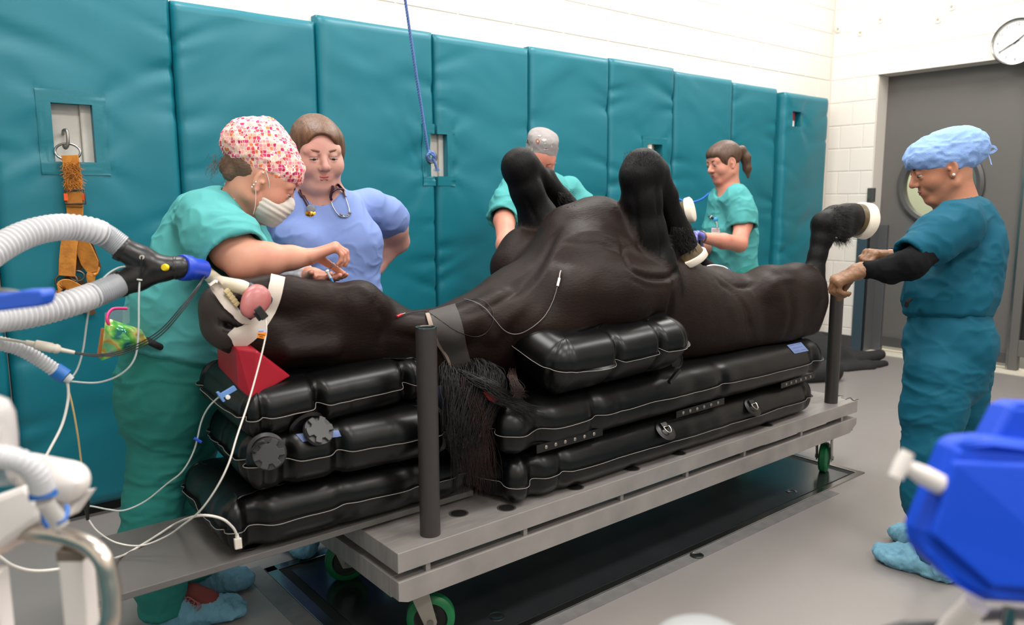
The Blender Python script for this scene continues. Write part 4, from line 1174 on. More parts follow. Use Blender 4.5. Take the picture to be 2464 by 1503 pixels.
# endotracheal tube and blue coupling
et = thing('endotracheal_tube', at(560, 690, Y=2.02), 'cream breathing tube with a dark blue sleeve going into the horse mouth', 'breathing tube')
MB().tube(spline([at(494, 652, Y=2.26), at(522, 676, Y=2.17), at(548, 684, Y=2.07), at(580, 690, Y=2.03), at(600, 700, Y=2.04)], 6), .019, 20).obj('tube', mat('cream_silicone', (222, 208, 184), .35), et, auto=60)
MB().tube(spline([at(592, 694, Y=2.03), at(612, 704, Y=2.03), at(640, 722, Y=2.06)], 5), .0205, 20).obj('sleeve', mat('navy_sleeve', (36, 38, 60), .4), et, auto=60)
# pulse oximeter clip
pc_ = thing('tongue_clip', at(625, 760, Y=1.97), 'black sensor clip on the horse tongue with a white cable and orange tag', 'sensor clip')
c = at(628, 752, Y=1.955); ax_ = nrm(at(640, 765, Y=1.955)-at(622, 742, Y=1.955)); sd_ = nrm(np.cross(ax_, V(.2, 1, 0)))
Mx = np.array([ax_, nrm(np.cross(sd_, ax_)), sd_]).T
bevel(MB().box((-.018, -.007, -.010), (.018, .003, .010), M=Mx, o=c).obj('jaw', mat('clip_black', (34, 34, 33), .55), pc_), .002)
bevel(MB().box((-.008, .004, -.010), (.018, .013, .008), M=Mx, o=c+V(-.006, 0, -.004)).obj('jaw', mat('clip_black', (34, 34, 33), .55), pc_), .002)
pth = [at(638, 762, Y=1.955), at(641, 785, Y=1.95), at(639, 810, Y=1.945), at(625, 870, Y=1.93), at(600, 960, Y=1.90), at(570, 1050, Y=1.86), at(550, 1115, Y=1.84), at(520, 1175, Y=1.85), at(480, 1230, Y=1.90), at(440, 1262, Y=2.0), at(400, 1290, Y=2.1), at(340, 1312, Y=2.16), at(280, 1305, Y=2.2), at(235, 1278, Y=2.2), at(212, 1248, Y=2.2)]
for i in range(len(pth)):
    pth[i][2] = max(pth[i][2], .396) if pth[i][0] > .33 else pth[i][2]
MB().tube(spline(pth, 8), .0023, 8).obj('cable', mat('white_cable', (226, 220, 212), .4), pc_, smooth=True, auto=60)
tg = pth[2]
bevel(MB().prism([at(620, 799, Y=1.945), at(641, 799, Y=1.945), at(639, 816, Y=1.945), at(619, 812, Y=1.945)], (0, -.0015, 0)).obj('orange_tag', mat('orange_tag', (244, 140, 30), .5), pc_), .0004)
MB().prism([at(621, 791, Y=1.945), at(641, 790, Y=1.945), at(641, 799, Y=1.945), at(620, 799, Y=1.945)], (0, -.0014, 0)).obj('clear_tag', mat('pale_tag', (190, 196, 216), .3), pc_)
for k, (a, b) in enumerate((((621, 803), (637, 805)), ((624, 808), (633, 809.5)))):
    MB().prism([at(a[0], a[1], Y=1.9428), at(b[0], b[1], Y=1.9428), at(b[0], b[1]+1.8, Y=1.9428), at(a[0], a[1]+1.8, Y=1.9428)], (0, -.0004, 0)).obj('tag_print', mat('tag_ink', (80, 50, 20), .6), pc_)
MB().prism([at(622, 796, Y=1.9428), at(634, 795.6, Y=1.9428), at(634, 797, Y=1.9428), at(622, 797.4, Y=1.9428)], (0, -.0004, 0)).obj('tag_print', mat('tag_blue_ink', (60, 110, 190), .6), pc_)
MB().tube([at(211, 1250, Y=2.2), at(209, 1228, Y=2.2), at(206, 1218, Y=2.2), at(204, 1190, Y=2.2)], [.004, .005, .010, .010], 14).obj('cable_plug', mat('plug_black', (22, 22, 23), .4), pc_, auto=40)

# elastic band round the neck
eb = thing('neck_band', at(1090, 810, Y=1.95), 'dark grey elastic band round the neck of the horse, just right of the pole', 'elastic band')
ribbon_on('band', eb, [(1064, 741, 66), (1078, 790, 68), (1092, 840, 62), (1112, 884, 48), (1124, 905, 40)], mt=mat('grey_elastic', (64, 60, 58), .75, bump=(400, .3, .001)), off=.004)
ribbon_on('band', eb, [(1028, 757, 10), (1038, 790, 10), (1058, 830, 7), (1076, 862, 6), (1084, 890, 5)], mt=mat('tan_tie', (148, 132, 118), .7), off=.007)
# ECG lead on the neck
m_blkc = mat('black_cable', (26, 26, 28), .35)
el = thing('neck_lead', at(975, 757, Y=2.05), 'thin black cable with a red clip looping over the horse neck', 'cable')
def cable_h(uvs, off=.004, n=6, lift=None):
    P = []
    for i, q in enumerate(spline([V(u, v) for u, v in uvs], n)):
        P.append(hit(BH_, q[0], q[1], off, 2.0)[0])
    D = np.array([(p-CAMP)@FW for p in P])
    for _ in range(14):
        D[1:-1] = np.minimum(D[1:-1], (D[:-2]+D[2:])/2)
    return [CAMP+(p-CAMP)*(d/((p-CAMP)@FW)) for p, d in zip(P, D)]
MB().tube(cable_h([(958, 762), (975, 757), (1005, 752), (1030, 754), (1065, 775), (1100, 797), (1140, 808), (1168, 800), (1185, 775), (1184, 750), (1170, 730), (1150, 722), (1125, 725), (1105, 730), (1085, 740)]), .0013, 7).obj('cable', m_blkc, el, auto=60)
MB().tube(cable_h([(952, 763), (958, 761), (964, 759)], .006, 3), .004, 10).obj('red_clip', mat('clip_red', (196, 30, 36), .4), el, auto=60)
MB().tube(cable_h([(964, 759), (972, 757)], .006, 3), .0025, 8).obj('metal_tip', m_steel, el, auto=60)
e2 = thing('chest_lead', at(1348, 675, Y=1.95), 'thin dark cable with a white clip on the horse chest', 'cable')
MB().tube(cable_h([(1343, 688), (1330, 725), (1308, 762), (1275, 790), (1245, 802), (1215, 795), (1190, 770), (1165, 742), (1140, 728), (1118, 722)], .005), .0013, 7).obj('cable', mat('grey_cable', (120, 118, 122), .35), e2, auto=60)
MB().tube(cable_h([(1347, 672), (1343, 690)], .008, 3), .0045, 12).obj('white_clip', m_white, e2, auto=60)
MB().tube(cable_h([(1350, 655), (1348, 664), (1347, 673)], .008, 3), .003, 10).obj('clip_jaws', m_steel, e2, auto=60)
# chestnut patch on far foreleg
sp = SDF(); sp.chain([S(1290, 455, FF-.045, 5), S(1296, 475, FF-.05, 7), S(1300, 484, FF-.05, 4)], .01)
sp.obj('chestnut', .002, mat('chestnut_horn', (176, 160, 136), .7), horse)
# venous line with purple connector
vl = thing('iv_line', at(1745, 655, Y=2.35), 'clear tubing with a purple connector above the horse groin', 'tubing')
m_clear = mat('clear_tube', (214, 218, 220), .2, spec=.6, alpha=.8)
MB().tube(spline([at(1692, 646, Y=2.16), at(1712, 638, Y=2.14), at(1738, 641, Y=2.13), at(1752, 648, Y=2.12)], 6), .0045, 10).obj('tube', mat('white_line', (220, 220, 220), .3), vl, auto=60)
MB().tube([at(1750, 647, Y=2.12), at(1758, 654, Y=2.12), at(1764, 660, Y=2.12)], [.0055, .0065, .004], 12).obj('connector', mat('purple_connector', (150, 92, 190), .35), vl, auto=60)
MB().tube(spline([at(1763, 659, Y=2.12), at(1775, 667, Y=2.11), at(1790, 672, Y=2.10), at(1802, 672, Y=2.10)], 6), .004, 10).obj('tube', m_clear, vl, auto=60)
# something red under the mane
rt_ = thing('red_tag', at(1182, 955, Y=1.9), 'small red cloth tag half hidden under the mane', 'tag')
MB().prism([at(1162, 942, Y=1.875), at(1180, 944, Y=1.87), at(1196, 962, Y=1.86), at(1188, 968, Y=1.86), at(1176, 962, Y=1.87)], (0, .003, 0)).obj('cloth', mat('red_cloth', (140, 20, 26), .7), rt_)
# ================================================================ PEOPLE
def skinmat(name, rgb, rgb2, rough=.5):
    return mat(name, rgb, rough, spec=.35, noise=(9, .7, rgb2), bump=(260, .05, .0006), sss=.06)
m_lash = mat('dark_lash', (38, 26, 22), .6); m_eyew = mat('eye_white', (214, 206, 200), .25); m_iris = mat('dark_iris', (44, 34, 26), .15)
m_pearl = mat('ear_stud', (230, 228, 222), .2, metal=.3)
def mats_for(skin, lips, brow): return [skin, lips, m_eyew, m_iris, m_lash, brow]
def build_head(sd, fr, wide=1., eye_open=.35, jaw=1., neck=None, mouth_open=0.):
    """materials: 0 skin 1 lips 2 eye white 3 iris 4 lash 5 brow"""
    s = fr.s; w = wide
    sd.ell(fr(0, -.014, .030), V(.075, .094, .088)*s, fr.M, .012)
    sd.ell(fr(0, .030, .018), V(.064*w, .058, .070)*s, fr.M, .03*s)
    sd.ell(fr(0, .026, -.040), V(.060*w, .058, .062)*s, fr.M, .03*s)
    for q in (-1, 1):
        sd.ball(fr(q*.035*w, .052, -.030), .030*s*w, .022*s)
        sd.cone(fr(q*.052*w, .0, -.060), fr(q*.018, .060, -.094), .020*s*w, .019*s, .022*s)
    sd.ell(fr(0, .066, -.092), V(.022*jaw, .018, .017)*s, fr.M, .02*s)
    sd.cone(fr(-.036*w, .070, .026), fr(.036*w, .070, .026), .014*s, None, .014*s)
    # eye sockets
    for q in (-1, 1): sd.ell(fr(q*.031, .089, .005), V(.018, .010, .012)*s, fr.M, .010*s, op='-')
    # nose
    sd.cone(fr(0, .082, .016), fr(0, .104, -.020), .0075*s, .0115*s, .010*s)
    sd.ball(fr(0, .106, -.025), .0105*s, .006*s)
    for q in (-1, 1):
        sd.ball(fr(q*.0115, .096, -.029), .0078*s, .006*s)
        sd.ball(fr(q*.0065, .102, -.0365), .0034*s, .002*s, 4, '-')
    # mouth
    sd.ell(fr(0, .078, -.060), V(.030, .014, .020)*s, fr.M, .014*s)
    sd.cone(fr(-.018, .084, -.0545), fr(.018, .084, -.0545), .0040*s, None, .006*s)
    sd.cone(fr(-.016, .083, -.0645), fr(.016, .083, -.0645), .0050*s, None, .006*s)
    sd.chain([(fr(-.020, .091, -.0590), .0012*s), (fr(0, .0965, -.0592), .0020*s), (fr(.020, .091, -.0590), .0012*s)], .003*s, 0, '-')
    # eyes: lids round an eyeball that is a part of its own
    for q in (-1, 1):
        c = fr(q*.031, .0765, .004)
        sd.ell(c+fr.d(0, .0002, (.0052+.0030*eye_open)*s), V(.0152, .0150, .0122)*s, fr.M, .004*s)
        sd.ell(c+fr.d(0, -.0002*s, -.0100*s), V(.0148, .0142, .0072)*s, fr.M, .004*s)
        sd.cone(fr(q*.012, .082, .0215), fr(q*.048*w, .072, .0205), .0052*s, .0035*s, .010*s)
        # ear
        e = fr(q*.074*(.6+.4*w), -.006, -.004); Me = np.array([nrm(fr.d(1, q*.35, 0)), nrm(fr.d(-q*.35, 1, 0)), fr.u])
        sd.ell(e, V(.009, .019, .032)*s, Me, .008*s)
        sd.ball(fr(q*.074*(.6+.4*w), -.001, -.034), .009*s, .006*s)
        sd.ell(e+fr.d(q*.0095, .003, .002)*s, V(.006, .010, .018)*s, Me, .004*s, op='-')
        sd.ball(e+fr.d(q*.006, .010, -.004)*s, .0058*s, .003*s)
    if neck is not None:
        sd.cone(fr(0, -.030, -.050), neck[0], .054*s*neck[2], neck[1], .03*s)
        sd.cone(fr(0, .02, -.070), neck[0]+fr.d(0, .02, 0), .036*s*neck[2], neck[1]*.8, .03*s)
def face_parts(parent, fr, wide, eye_open, m_lip, m_brow, mask=False, mouth=0., only=(-1, 1)):
    s = fr.s
    for q in only:
        c = fr(q*.031, .0765, .004)
        e = SDF(); e.ball(c, .0129*s, 0); eo = e.obj('eye', .0016, m_eyew, parent)
        i = SDF(); i.ell(c+fr.d(0, .0098*s, -.0050*s), V(.0058, .0042, .0058)*s, Frame(c, fr.d(0, .9, -.42), fr.u).M, 0); i.obj('iris', .0011, m_iris, eo)
        zl = (-.0052+.0040*eye_open); P = [c+fr.d(q*-.0125*s, .0088*s, (zl-.0006)*s), c+fr.d(q*-.006*s, .0136*s, zl*s), c+fr.d(q*.003*s, .0148*s, (zl-.0004)*s), c+fr.d(q*.010*s, .0120*s, (zl-.0012)*s), c+fr.d(q*.0150*s, .0078*s, (zl-.0020)*s)]
        Q = spline(P, 4); n = len(Q); MB().tube(Q, [.0006*s+.0008*s*math.sin(math.pi*k/(n-1)) for k in range(n)], 6).obj('eyelash', m_lash, parent, smooth=True)
        bp = spline([fr(q*.011, .0900, .0225), fr(q*.022, .0910, .0262), fr(q*.036*wide, .0850, .0280), fr(q*.050*wide, .0700, .0215)], 5); n = len(bp)
        MB().ribbon(bp, fr.d(0, .25, 1), [.0035*s+.0035*s*math.sin(math.pi*min(1, .25+k/(n-1)*.75)) for k in range(n)], .0022*s).obj('eyebrow', m_brow, parent, smooth=True)
    if not mask:
        l = SDF()
        l.chain([(fr(-.0225, .0815, -.0588), .0016*s), (fr(-.010, .0905, -.0548), .0036*s), (fr(-.003, .0912, -.0545), .0038*s), (fr(0, .0912, -.0556), .0034*s), (fr(.003, .0912, -.0545), .0038*s), (fr(.010, .0905, -.0548), .0036*s), (fr(.0225, .0815, -.0588), .0016*s)], .004*s)
        l.cut(fr(0, .09, -.0590), fr.d(0, 0, -1)); l.obj('upper_lip', .0014, m_lip, parent)
        l = SDF(); l.chain([(fr(-.0205, .0820, -.0605), .0018*s), (fr(-.009, .0888, -.0632-mouth), .0042*s), (fr(.009, .0888, -.0632-mouth), .0042*s), (fr(.0205, .0820, -.0605), .0018*s)], .005*s)
        l.cut(fr(0, .09, -.0598-mouth), fr.d(0, 0, 1)); l.obj('lower_lip', .0014, m_lip, parent)
HSEG_LAST = []
def build_hand(sd, wrist, d, pn, lat, sc=1., curl=((30, 40, 25),)*4, thumb=(.5, .75, .3, 25), k=.008, m=0, rw=.026, splay=.05):
    d = nrm(d); pn = nrm(np.asarray(pn)-d*(np.asarray(pn)@d)); la = np.cross(d, pn); la = la if la@np.asarray(lat) > 0 else -la
    wrist = np.asarray(wrist, float)
    tips = []
    for i in range(4):
        off = (1.5-i)*.0205*sc; kn = wrist+d*(.088-.004*abs(i-1))*sc+la*off-pn*.004*sc*(1-abs(1.5-i)/1.5)
        sd.cone(wrist+la*off*.55+d*.01, kn, .0165*sc, .0118*sc, .012*sc, m)
        L = (.072, .080, .074, .059)[i]*sc; c = curl[min(i, len(curl)-1)]; dd = nrm(d+la*(1.5-i)*splay); p = kn; a = 0
        rr = (.0098, .0100, .0095, .0084)[i]*sc
        for j, f in enumerate((.46, .30, .24)):
            a += R(c[j]); dj = dd*math.cos(a)+pn*math.sin(a); q = p+dj*L*f
            sd.cone(p, q, rr, rr*.9, .004*sc if j else k*sc, m); p = q; rr *= .9
        tips.append(p)
    tb = wrist+d*.022*sc+la*.020*sc+pn*.006*sc
    a1, l1, p1, bend = thumb
    td = nrm(d*a1+la*l1+pn*p1); q1 = tb+td*.046*sc; td2 = nrm(td+R(bend)*nrm(pn*.6+d*.5-la*.5)); q2 = q1+td2*.032*sc; q3 = q2+nrm(td2+R(bend)*.7*nrm(pn*.6+d*.5-la*.5))*.024*sc
    HSEG_LAST.append((q1, q2)); sd.cone(tb, q1, .0165*sc, .0115*sc, .012*sc, m); sd.cone(q1, q2, .0115*sc, .0102*sc, .004, m); sd.cone(q2, q3, .0102*sc, .0085*sc, .003, m); tips.append(q3)
    return tips
def fabric(name, rgb, rgb2=None, rough=.75): return mat(name, rgb, rough, spec=.25, noise=(4, .5, rgb2 or tuple(int(x*.93) for x in rgb)), bump=(500, .12, .0008), sheen=.0)
def hollow(sd, a, b, r, depth=.035, out=.03):
    d = nrm(np.asarray(b)-np.asarray(a)); b = np.asarray(b); sd.cone(b-d*depth, b+d*out, r-.011, r-.009, .004, 0, '-')
def shoe_cover(parent, toe, heel, zt, w, seed, nm='shoe_cover', mt=None):
    d = nrm(heel-toe); up = V(0, 0, 1); L = np.linalg.norm(heel-toe)
    sd = SDF(); c = (toe+heel)/2
    M = np.array([d, np.cross(up, d), up])
    sd.ell(toe+d*.07+up*.036, (.078, w*.50, .036), M, .02); sd.ell(c+d*.02+up*.045, (L*.38, w*.46, .046), M, .03)
    sd.ell(heel-d*.055+up*.045, (.062, w*.42, .050), M, .03); sd.cone(heel-d*.07+up*.06, heel-d*.08+up*zt, w*.40, w*.36, .03)
    sd.cut((0, 0, .001), (0, 0, -1))
    return sd.obj(nm, .005, mt or m_bootie, parent, disp=cloth(seed, .009, (22, 22, 10), 1.5))
m_bootie = mat('blue_nonwoven', (126, 176, 198), .8, spec=.15, noise=(30, .5, (100, 156, 184)), bump=(90, .8, .006, (1, 1, .3)))
m_scrub = fabric('light_teal_cotton', (78, 162, 162)); m_scrub2 = fabric('teal_cotton_trousers', (44, 130, 122))
m_blue = fabric('periwinkle_cotton', (124, 146, 204)); m_dteal = fabric('dark_teal_cotton', (0, 82, 104), (0, 72, 94))
m_belt = mat('black_cloth', (18, 17, 18), .8)
def person(loc, label): return thing('person', loc, label, 'person')

# ---------------------------------------------------------------- woman in pink cap, bending over the head
P1 = person((.70, 2.52, 0), 'woman in light teal scrubs, patterned pink cap and face mask bending over the horse head')
fr1 = Frame(at(633, 434, Y=2.42), V(.86, -.36, -.60), V(.5, -.2, .85), 1.06)
b = SDF()
nk1 = at(575, 500, Y=2.48)
build_head(b, fr1, 1.0, .25, neck=(nk1, .058, 1.05))
b.chain([(nk1, .060), (at(520, 560, Y=2.52), .10), (at(455, 680, Y=2.53), .125), (at(428, 780, Y=2.53), .13), (at(425, 890, Y=2.54), .15)], .04)
b.cone(at(505, 545, Y=2.40), at(560, 530, Y=2.62), .06, .06, .05)
el1 = at(590, 624, Y=2.20); wr1 = at(742, 618, Y=2.17)
b.chain([(at(505, 530, Y=2.38), .058), (at(560, 600, Y=2.24), .060), (el1, .056)], .03)
b.chain([(el1, .054), (at(640, 625, Y=2.19), .050), (at(700, 620, Y=2.18), .034), (wr1, .0265)], .02)
b.ball(at(582, 648, Y=2.19), .030, .03)
hd = nrm(at(790, 600, Y=2.15)-wr1)
HSEG = []
build_hand(b, wr1, hd, V(.1, 0, -1), V(0, .6, -.3), 1.0, ((48, 48, 30), (52, 50, 30), (60, 55, 30), (66, 55, 30)), (.55, .35, .8, 16))
HSEG = [HSEG_LAST[-1]]
# other arm, palm held under the needle
wr1b = at(752, 662, Y=2.26)
b.chain([(at(565, 540, Y=2.64), .055), (at(640, 660, Y=2.48), .045), (at(700, 662, Y=2.34), .034), (wr1b, .026)], .02)
build_hand(b, wr1b, at(815, 676, Y=2.13)-wr1b, V(0, -.25, 1), V(-.2, -1, -.2), .96, ((14, 16, 12), (10, 14, 10), (12, 16, 12), (8, 12, 10)), (.75, .6, .2, 8))
for side, (kn, an, Yk) in enumerate((((384, 1090), (382, 1420), 2.54), ((432, 1110), (470, 1370), 2.65))):
    Ya = (2.48, 2.64)[side]
    b.chain([(at(425, 900, Y=2.52+.08*side), .11), (at(*kn, Y=Yk), .068), (at(*an, Y=Ya), .05)], .03)
body1 = b.obj('body', .0042, mats_for(skinmat('skin_rosy', (212, 156, 132), (196, 122, 104)), mat('lips1', (190, 110, 104), .4), mat('brow1', (120, 90, 66), .7)), P1)
face_parts(P1, fr1, 1.0, .25, MATS['lips1'], MATS['brow1'], True)
# trousers
t = SDF()
t.chain([(at(428, 850, Y=2.53), px(112, nk1)), (at(424, 900, Y=2.54), px(122, nk1)), (at(400, 965, Y=2.53), px(112, nk1))], .05)
legN = [(at(402, 950, Y=2.52), .136), (at(398, 1010, Y=2.53), .116), (at(388, 1100, Y=2.53), .094), (at(368, 1200, Y=2.53), .085), (at(365, 1280, Y=2.52), .088), (at(385, 1400, Y=2.475), .070), (at(395, 1468, Y=2.48), .070)]
legF = [(at(450, 950, Y=2.60), .135), (at(445, 1050, Y=2.61), .105), (at(440, 1160, Y=2.62), .085), (at(452, 1290, Y=2.63), .078), (at(462, 1385, Y=2.64), .068)]
t.chain(legF, .04, cap=1); t.chain(legN, .03, cap=1)
hollow(t, legN[-2][0], legN[-1][0], .070); hollow(t, legF[-2][0], legF[-1][0], .068)
tr1 = t.obj('trousers', .007, m_scrub2, P1, disp=cloth(11, .007, (5, 5, 12), 1.8))
# shirt
t = SDF()
t.chain([(at(548, 512, Y=2.50), .072), (at(510, 548, Y=2.52), .122), (at(474, 630, Y=2.53), .132), (at(444, 730, Y=2.53), .152), (at(444, 795, Y=2.53), .158), (at(430, 848, Y=2.53), .168)], .05, cap=1)
t.cone(at(508, 535, Y=2.42), at(575, 525, Y=2.62), .072, .072, .05)
sl = [(at(500, 530, Y=2.38), .088), (at(535, 580, Y=2.28), .095), (at(568, 622, Y=2.21), .098)]
t.chain(sl, .05, cap=1)
slf = [(at(565, 545, Y=2.64), .08), (at(620, 625, Y=2.52), .075)]; t.chain(slf, .04, cap=1)
hollow(t, sl[-2][0], sl[-1][0], .098, .05)
t.chain([(at(585, 486, Y=2.47), .074), (at(610, 460, Y=2.45), .090)], .01, 0, '-')
t.cone(at(612, 520, Y=2.36), at(640, 540, Y=2.34), .045, .05, .01, 0, '-')
sh1 = t.obj('shirt', .005, m_scrub, P1, disp=cloth(21, .007, (6, 6, 8), 1.8))
# undershirt edge and sleeve
MB().tube([at(543, 442, Y=2.48), at(553, 460, Y=2.45), at(566, 482, Y=2.41)], .006, 8).obj('undershirt_edge', mat('print_white', (214, 214, 218), .7, noise=(90, .8, (120, 120, 130))), P1, auto=60)
sv = SDF(); sv.chain([(at(640, 658, Y=2.48), .052), (at(700, 660, Y=2.345), .041), (at(738, 661, Y=2.275), .033)], .02, cap=1)
sv.obj('under_sleeve', .004, mat('white_knit', (216, 218, 226), .8, noise=(60, .5, (170, 172, 186))), P1, disp=cloth(5, .003, (20, 20, 20)))
# cap
c1 = SDF()
c1.ell(fr1(0, -.030, .066), V(.086, .110, .084)*1.06, fr1.M, .02); c1.ball(fr1(0, -.115, .060), .050, .04); c1.ell(fr1(0, .035, .055), V(.074, .062, .05)*1.06, fr1.M, .03)
c1.cone(fr1(-.0, -.06, .12), fr1(0, -.10, .09), .05, .05, .05)
c1.cut(fr1(0, .088, .040), fr1.d(0, .27, -.96))
m_pcap = bpy.data.materials.new('pink_scale_print'); m_pcap.use_nodes = True
nt = m_pcap.node_tree; bs = nt.nodes['Principled BSDF']; bs.inputs['Roughness'].default_value = .75
tc = nt.nodes.new('ShaderNodeTexCoord'); mp = nt.nodes.new('ShaderNodeMapping'); mp.inputs['Scale'].default_value = (19, 19, 19)
vo = nt.nodes.new('ShaderNodeTexVoronoi'); vo.feature = 'F1'; vo.inputs['Randomness'].default_value = .35
ve = nt.nodes.new('ShaderNodeTexVoronoi'); ve.feature = 'DISTANCE_TO_EDGE'; ve.inputs['Randomness'].default_value = .35
cr = nt.nodes.new('ShaderNodeValToRGB'); cr.color_ramp.interpolation = 'CONSTANT'
cols = [(0, (246, 196, 180)), (.26, (236, 140, 156)), (.38, (214, 60, 116)), (.48, (240, 160, 150)), (.58, (234, 124, 66)), (.64, (196, 34, 100)), (.74, (242, 176, 170)), (.84, (220, 74, 80))]
while len(cr.color_ramp.elements) < len(cols): cr.color_ramp.elements.new(.5)
for e, (p_, c_) in zip(cr.color_ramp.elements, cols): e.position = p_; e.color = (*lin(c_), 1)
sx = nt.nodes.new('ShaderNodeSeparateColor'); mxc = nt.nodes.new('ShaderNodeMix'); mxc.data_type = 'RGBA'
ms = nt.nodes.new('ShaderNodeMapRange'); ms.inputs[1].default_value = .03; ms.inputs[2].default_value = .06
for n_ in (vo, ve): nt.links.new(mp.outputs[0], n_.inputs['Vector'])
nt.links.new(tc.outputs['Object'], mp.inputs[0]); nt.links.new(vo.outputs['Color'], sx.inputs[0]); nt.links.new(sx.outputs[0], cr.inputs[0])
nt.links.new(ve.outputs['Distance'], ms.inputs[0]); nt.links.new(ms.outputs[0], mxc.inputs[0]); mxc.inputs[6].default_value = (*lin((252, 232, 220)), 1)
nt.links.new(cr.outputs[0], mxc.inputs[7]); nt.links.new(mxc.outputs[2], bs.inputs['Base Color'])
c1.obj('surgical_cap', .004, m_pcap, P1, disp=cloth(31, .006, (16, 16, 16), 1.4))
# hair under the cap
m_hair1 = mat('light_brown_hair', (104, 78, 60), .5, noise=(60, .7, (60, 44, 34), (1, 1, 5)), bump=(160, .6, .003, (1, 1, .2)))
h = SDF(); h.ell(fr1(0, -.040, .012), V(.074, .086, .066), fr1.M, .02); h.ball(fr1(.0, -.100, -.018), .030, .03); h.ball(fr1(.03, -.085, -.036), .020, .02)
h.obj('hair', .004, m_hair1, P1, disp=lambda P: .004*(fnoise(P*70, 3, 2)-.5))
def curls(fr, cx, n, L, r, mt, seed, parent):
    def f(rs, q):
        a = fr(cx[0]+rs.gauss(0, .02), cx[1]+rs.gauss(0, .012), cx[2]+rs.gauss(0, .02)); d = nrm(V(rs.gauss(0, .6)-.5, rs.gauss(0, .5), -.6-rs.random()))
        return spline([a, a+d*L*.5+V(rs.gauss(0, .006), rs.gauss(0, .006), 0), a+d*L], 4)
    return strands('hair_wisps', parent, n, f, r, mt, seed)
curls(fr1, (.02, -.128, -.02), 90, .03, .0006, m_hair1, 5, P1)
# mask
mk = SDF(); mk.ell(fr1(0, .046, -.055), V(.072, .068, .062)*1.02, fr1.M, .01); mk.ell(fr1(0, .088, -.025), V(.022, .030, .028), fr1.M, .03); mk.ball(fr1(0, .07, -.09), .026, .03)
mk.cut(fr1(0, .022, 0), fr1.d(0, -1, .12)); mk.cut(fr1(0, .10, .004), fr1.d(0, -.45, 1)); mk.cut(fr1(0, 0, -.118), fr1.d(0, .1, -1))
def mkd(P):
    z = (P-fr1.o)@fr1.u; return .0013*np.clip(np.sin(z*360)*1.6, -1, 1)*np.exp(-((z+.055)/.028)**2)+.002*(fnoise(P*30, 2, 2)-.5)
m_mask = mat('mask_nonwoven', (212, 204, 196), .8, spec=.2, bump=(300, .3, .001))
mo = mk.obj('face_mask', .0038, m_mask, P1, disp=mkd)
for z, w_ in ((.0, .000), (-.098, -.0)):
    MB().tube(spline([fr1(.068, .028, -.012 if z == 0 else -.100), fr1(.078, .018, .005 if z == 0 else -.07), fr1(.083, -.004, .026 if z == 0 else -.030)], 5), .0013, 6).obj('ear_loop', m_mask, mo, auto=60)
for dz in (-.034, -.026, -.016, .018): MB().lathe(fr1(.084, -.010+dz*.1, dz), fr1.r, [(0, -.002), (.0024, -.001), (.0024, .001), (0, .002)], 10).obj('ear_stud', m_pearl, P1)
# belt, pocket, shoe covers, ring
MB().tube(spline([at(352, 818, Y=2.41), at(368, 826, Y=2.38), at(380, 832, Y=2.38), at(390, 836, Y=2.39)], 6), .010, 12).obj('belt', m_belt, P1, auto=60)
shoe_cover(P1, V(.80, 2.385, 0), V(.545, 2.50, 0), .095, .105, 3); shoe_cover(P1, V(.895, 2.56, 0), V(.66, 2.68, 0), .095, .10, 4)
lc = MB()
for k in range(3): lc.tube(spline([at(440+k*8, 1444+k*4, Y=2.42), at(452+k*9, 1436+k*5, Y=2.40), at(468+k*8, 1446+k*6, Y=2.39), at(462+k*6, 1458+k*6, Y=2.39)], 5), .0022, 6)
lc.obj('shoe_lace', mat('dusty_pink', (170, 100, 92), .7), P1, auto=60)
q = SDF(); q.chain([(V(.70, 2.43, .07), .036), (V(.655, 2.45, .10), .036)], .02); q.obj('shoe', .005, mat('brick_red_shoe', (120, 50, 44), .7), P1)
_a, _b = HSEG[-1]
_n = nrm(np.cross(_b-_a, V(.3, 1, .2))); _n2 = nrm(np.cross(_b-_a, _n))
MB().tube([_a*.5+_b*.5+.0116*(math.cos(a)*_n+math.sin(a)*_n2) for a in np.linspace(0, 2*math.pi, 20, endpoint=False)], .0016, 6, closed=True).obj('finger_ring', m_stain, P1, auto=60)

# waist pack
wp = thing('waist_pack', at(300, 800, Y=2.5), 'iridescent see-through waist pack with pink trim worn by the pink-capped woman', 'waist pack')
m_holo = bpy.data.materials.new('iridescent_film'); m_holo.use_nodes = True; nt = m_holo.node_tree; bs = nt.nodes['Principled BSDF']
bs.inputs['Roughness'].default_value = .12; bs.inputs['Metallic'].default_value = .35; bs.inputs['Alpha'].default_value = .97
nz = nt.nodes.new('ShaderNodeTexNoise'); nz.inputs['Scale'].default_value = 16; cr = nt.nodes.new('ShaderNodeValToRGB'); tc = nt.nodes.new('ShaderNodeTexCoord')
cols = [(.3, (40, 120, 130)), (.42, (120, 220, 90)), (.5, (230, 240, 150)), (.57, (244, 170, 60)), (.64, (130, 220, 150)), (.75, (190, 90, 190))]
while len(cr.color_ramp.elements) < len(cols): cr.color_ramp.elements.new(.5)
for e, (p_, c_) in zip(cr.color_ramp.elements, cols): e.position = p_; e.color = (*lin(c_), 1)
nt.links.new(tc.outputs['Object'], nz.inputs['Vector']); nt.links.new(nz.outputs['Fac'], cr.inputs[0]); nt.links.new(cr.outputs[0], bs.inputs['Base Color'])
G = np.zeros((14, 12, 3)); G2 = G.copy()
qa, qb, qc, qd = V(262, 752), V(304, 742), V(362, 828), V(256, 872)
qa, qb, qc, qd = V(254, 764), V(340, 792), V(360, 826), V(242, 868)
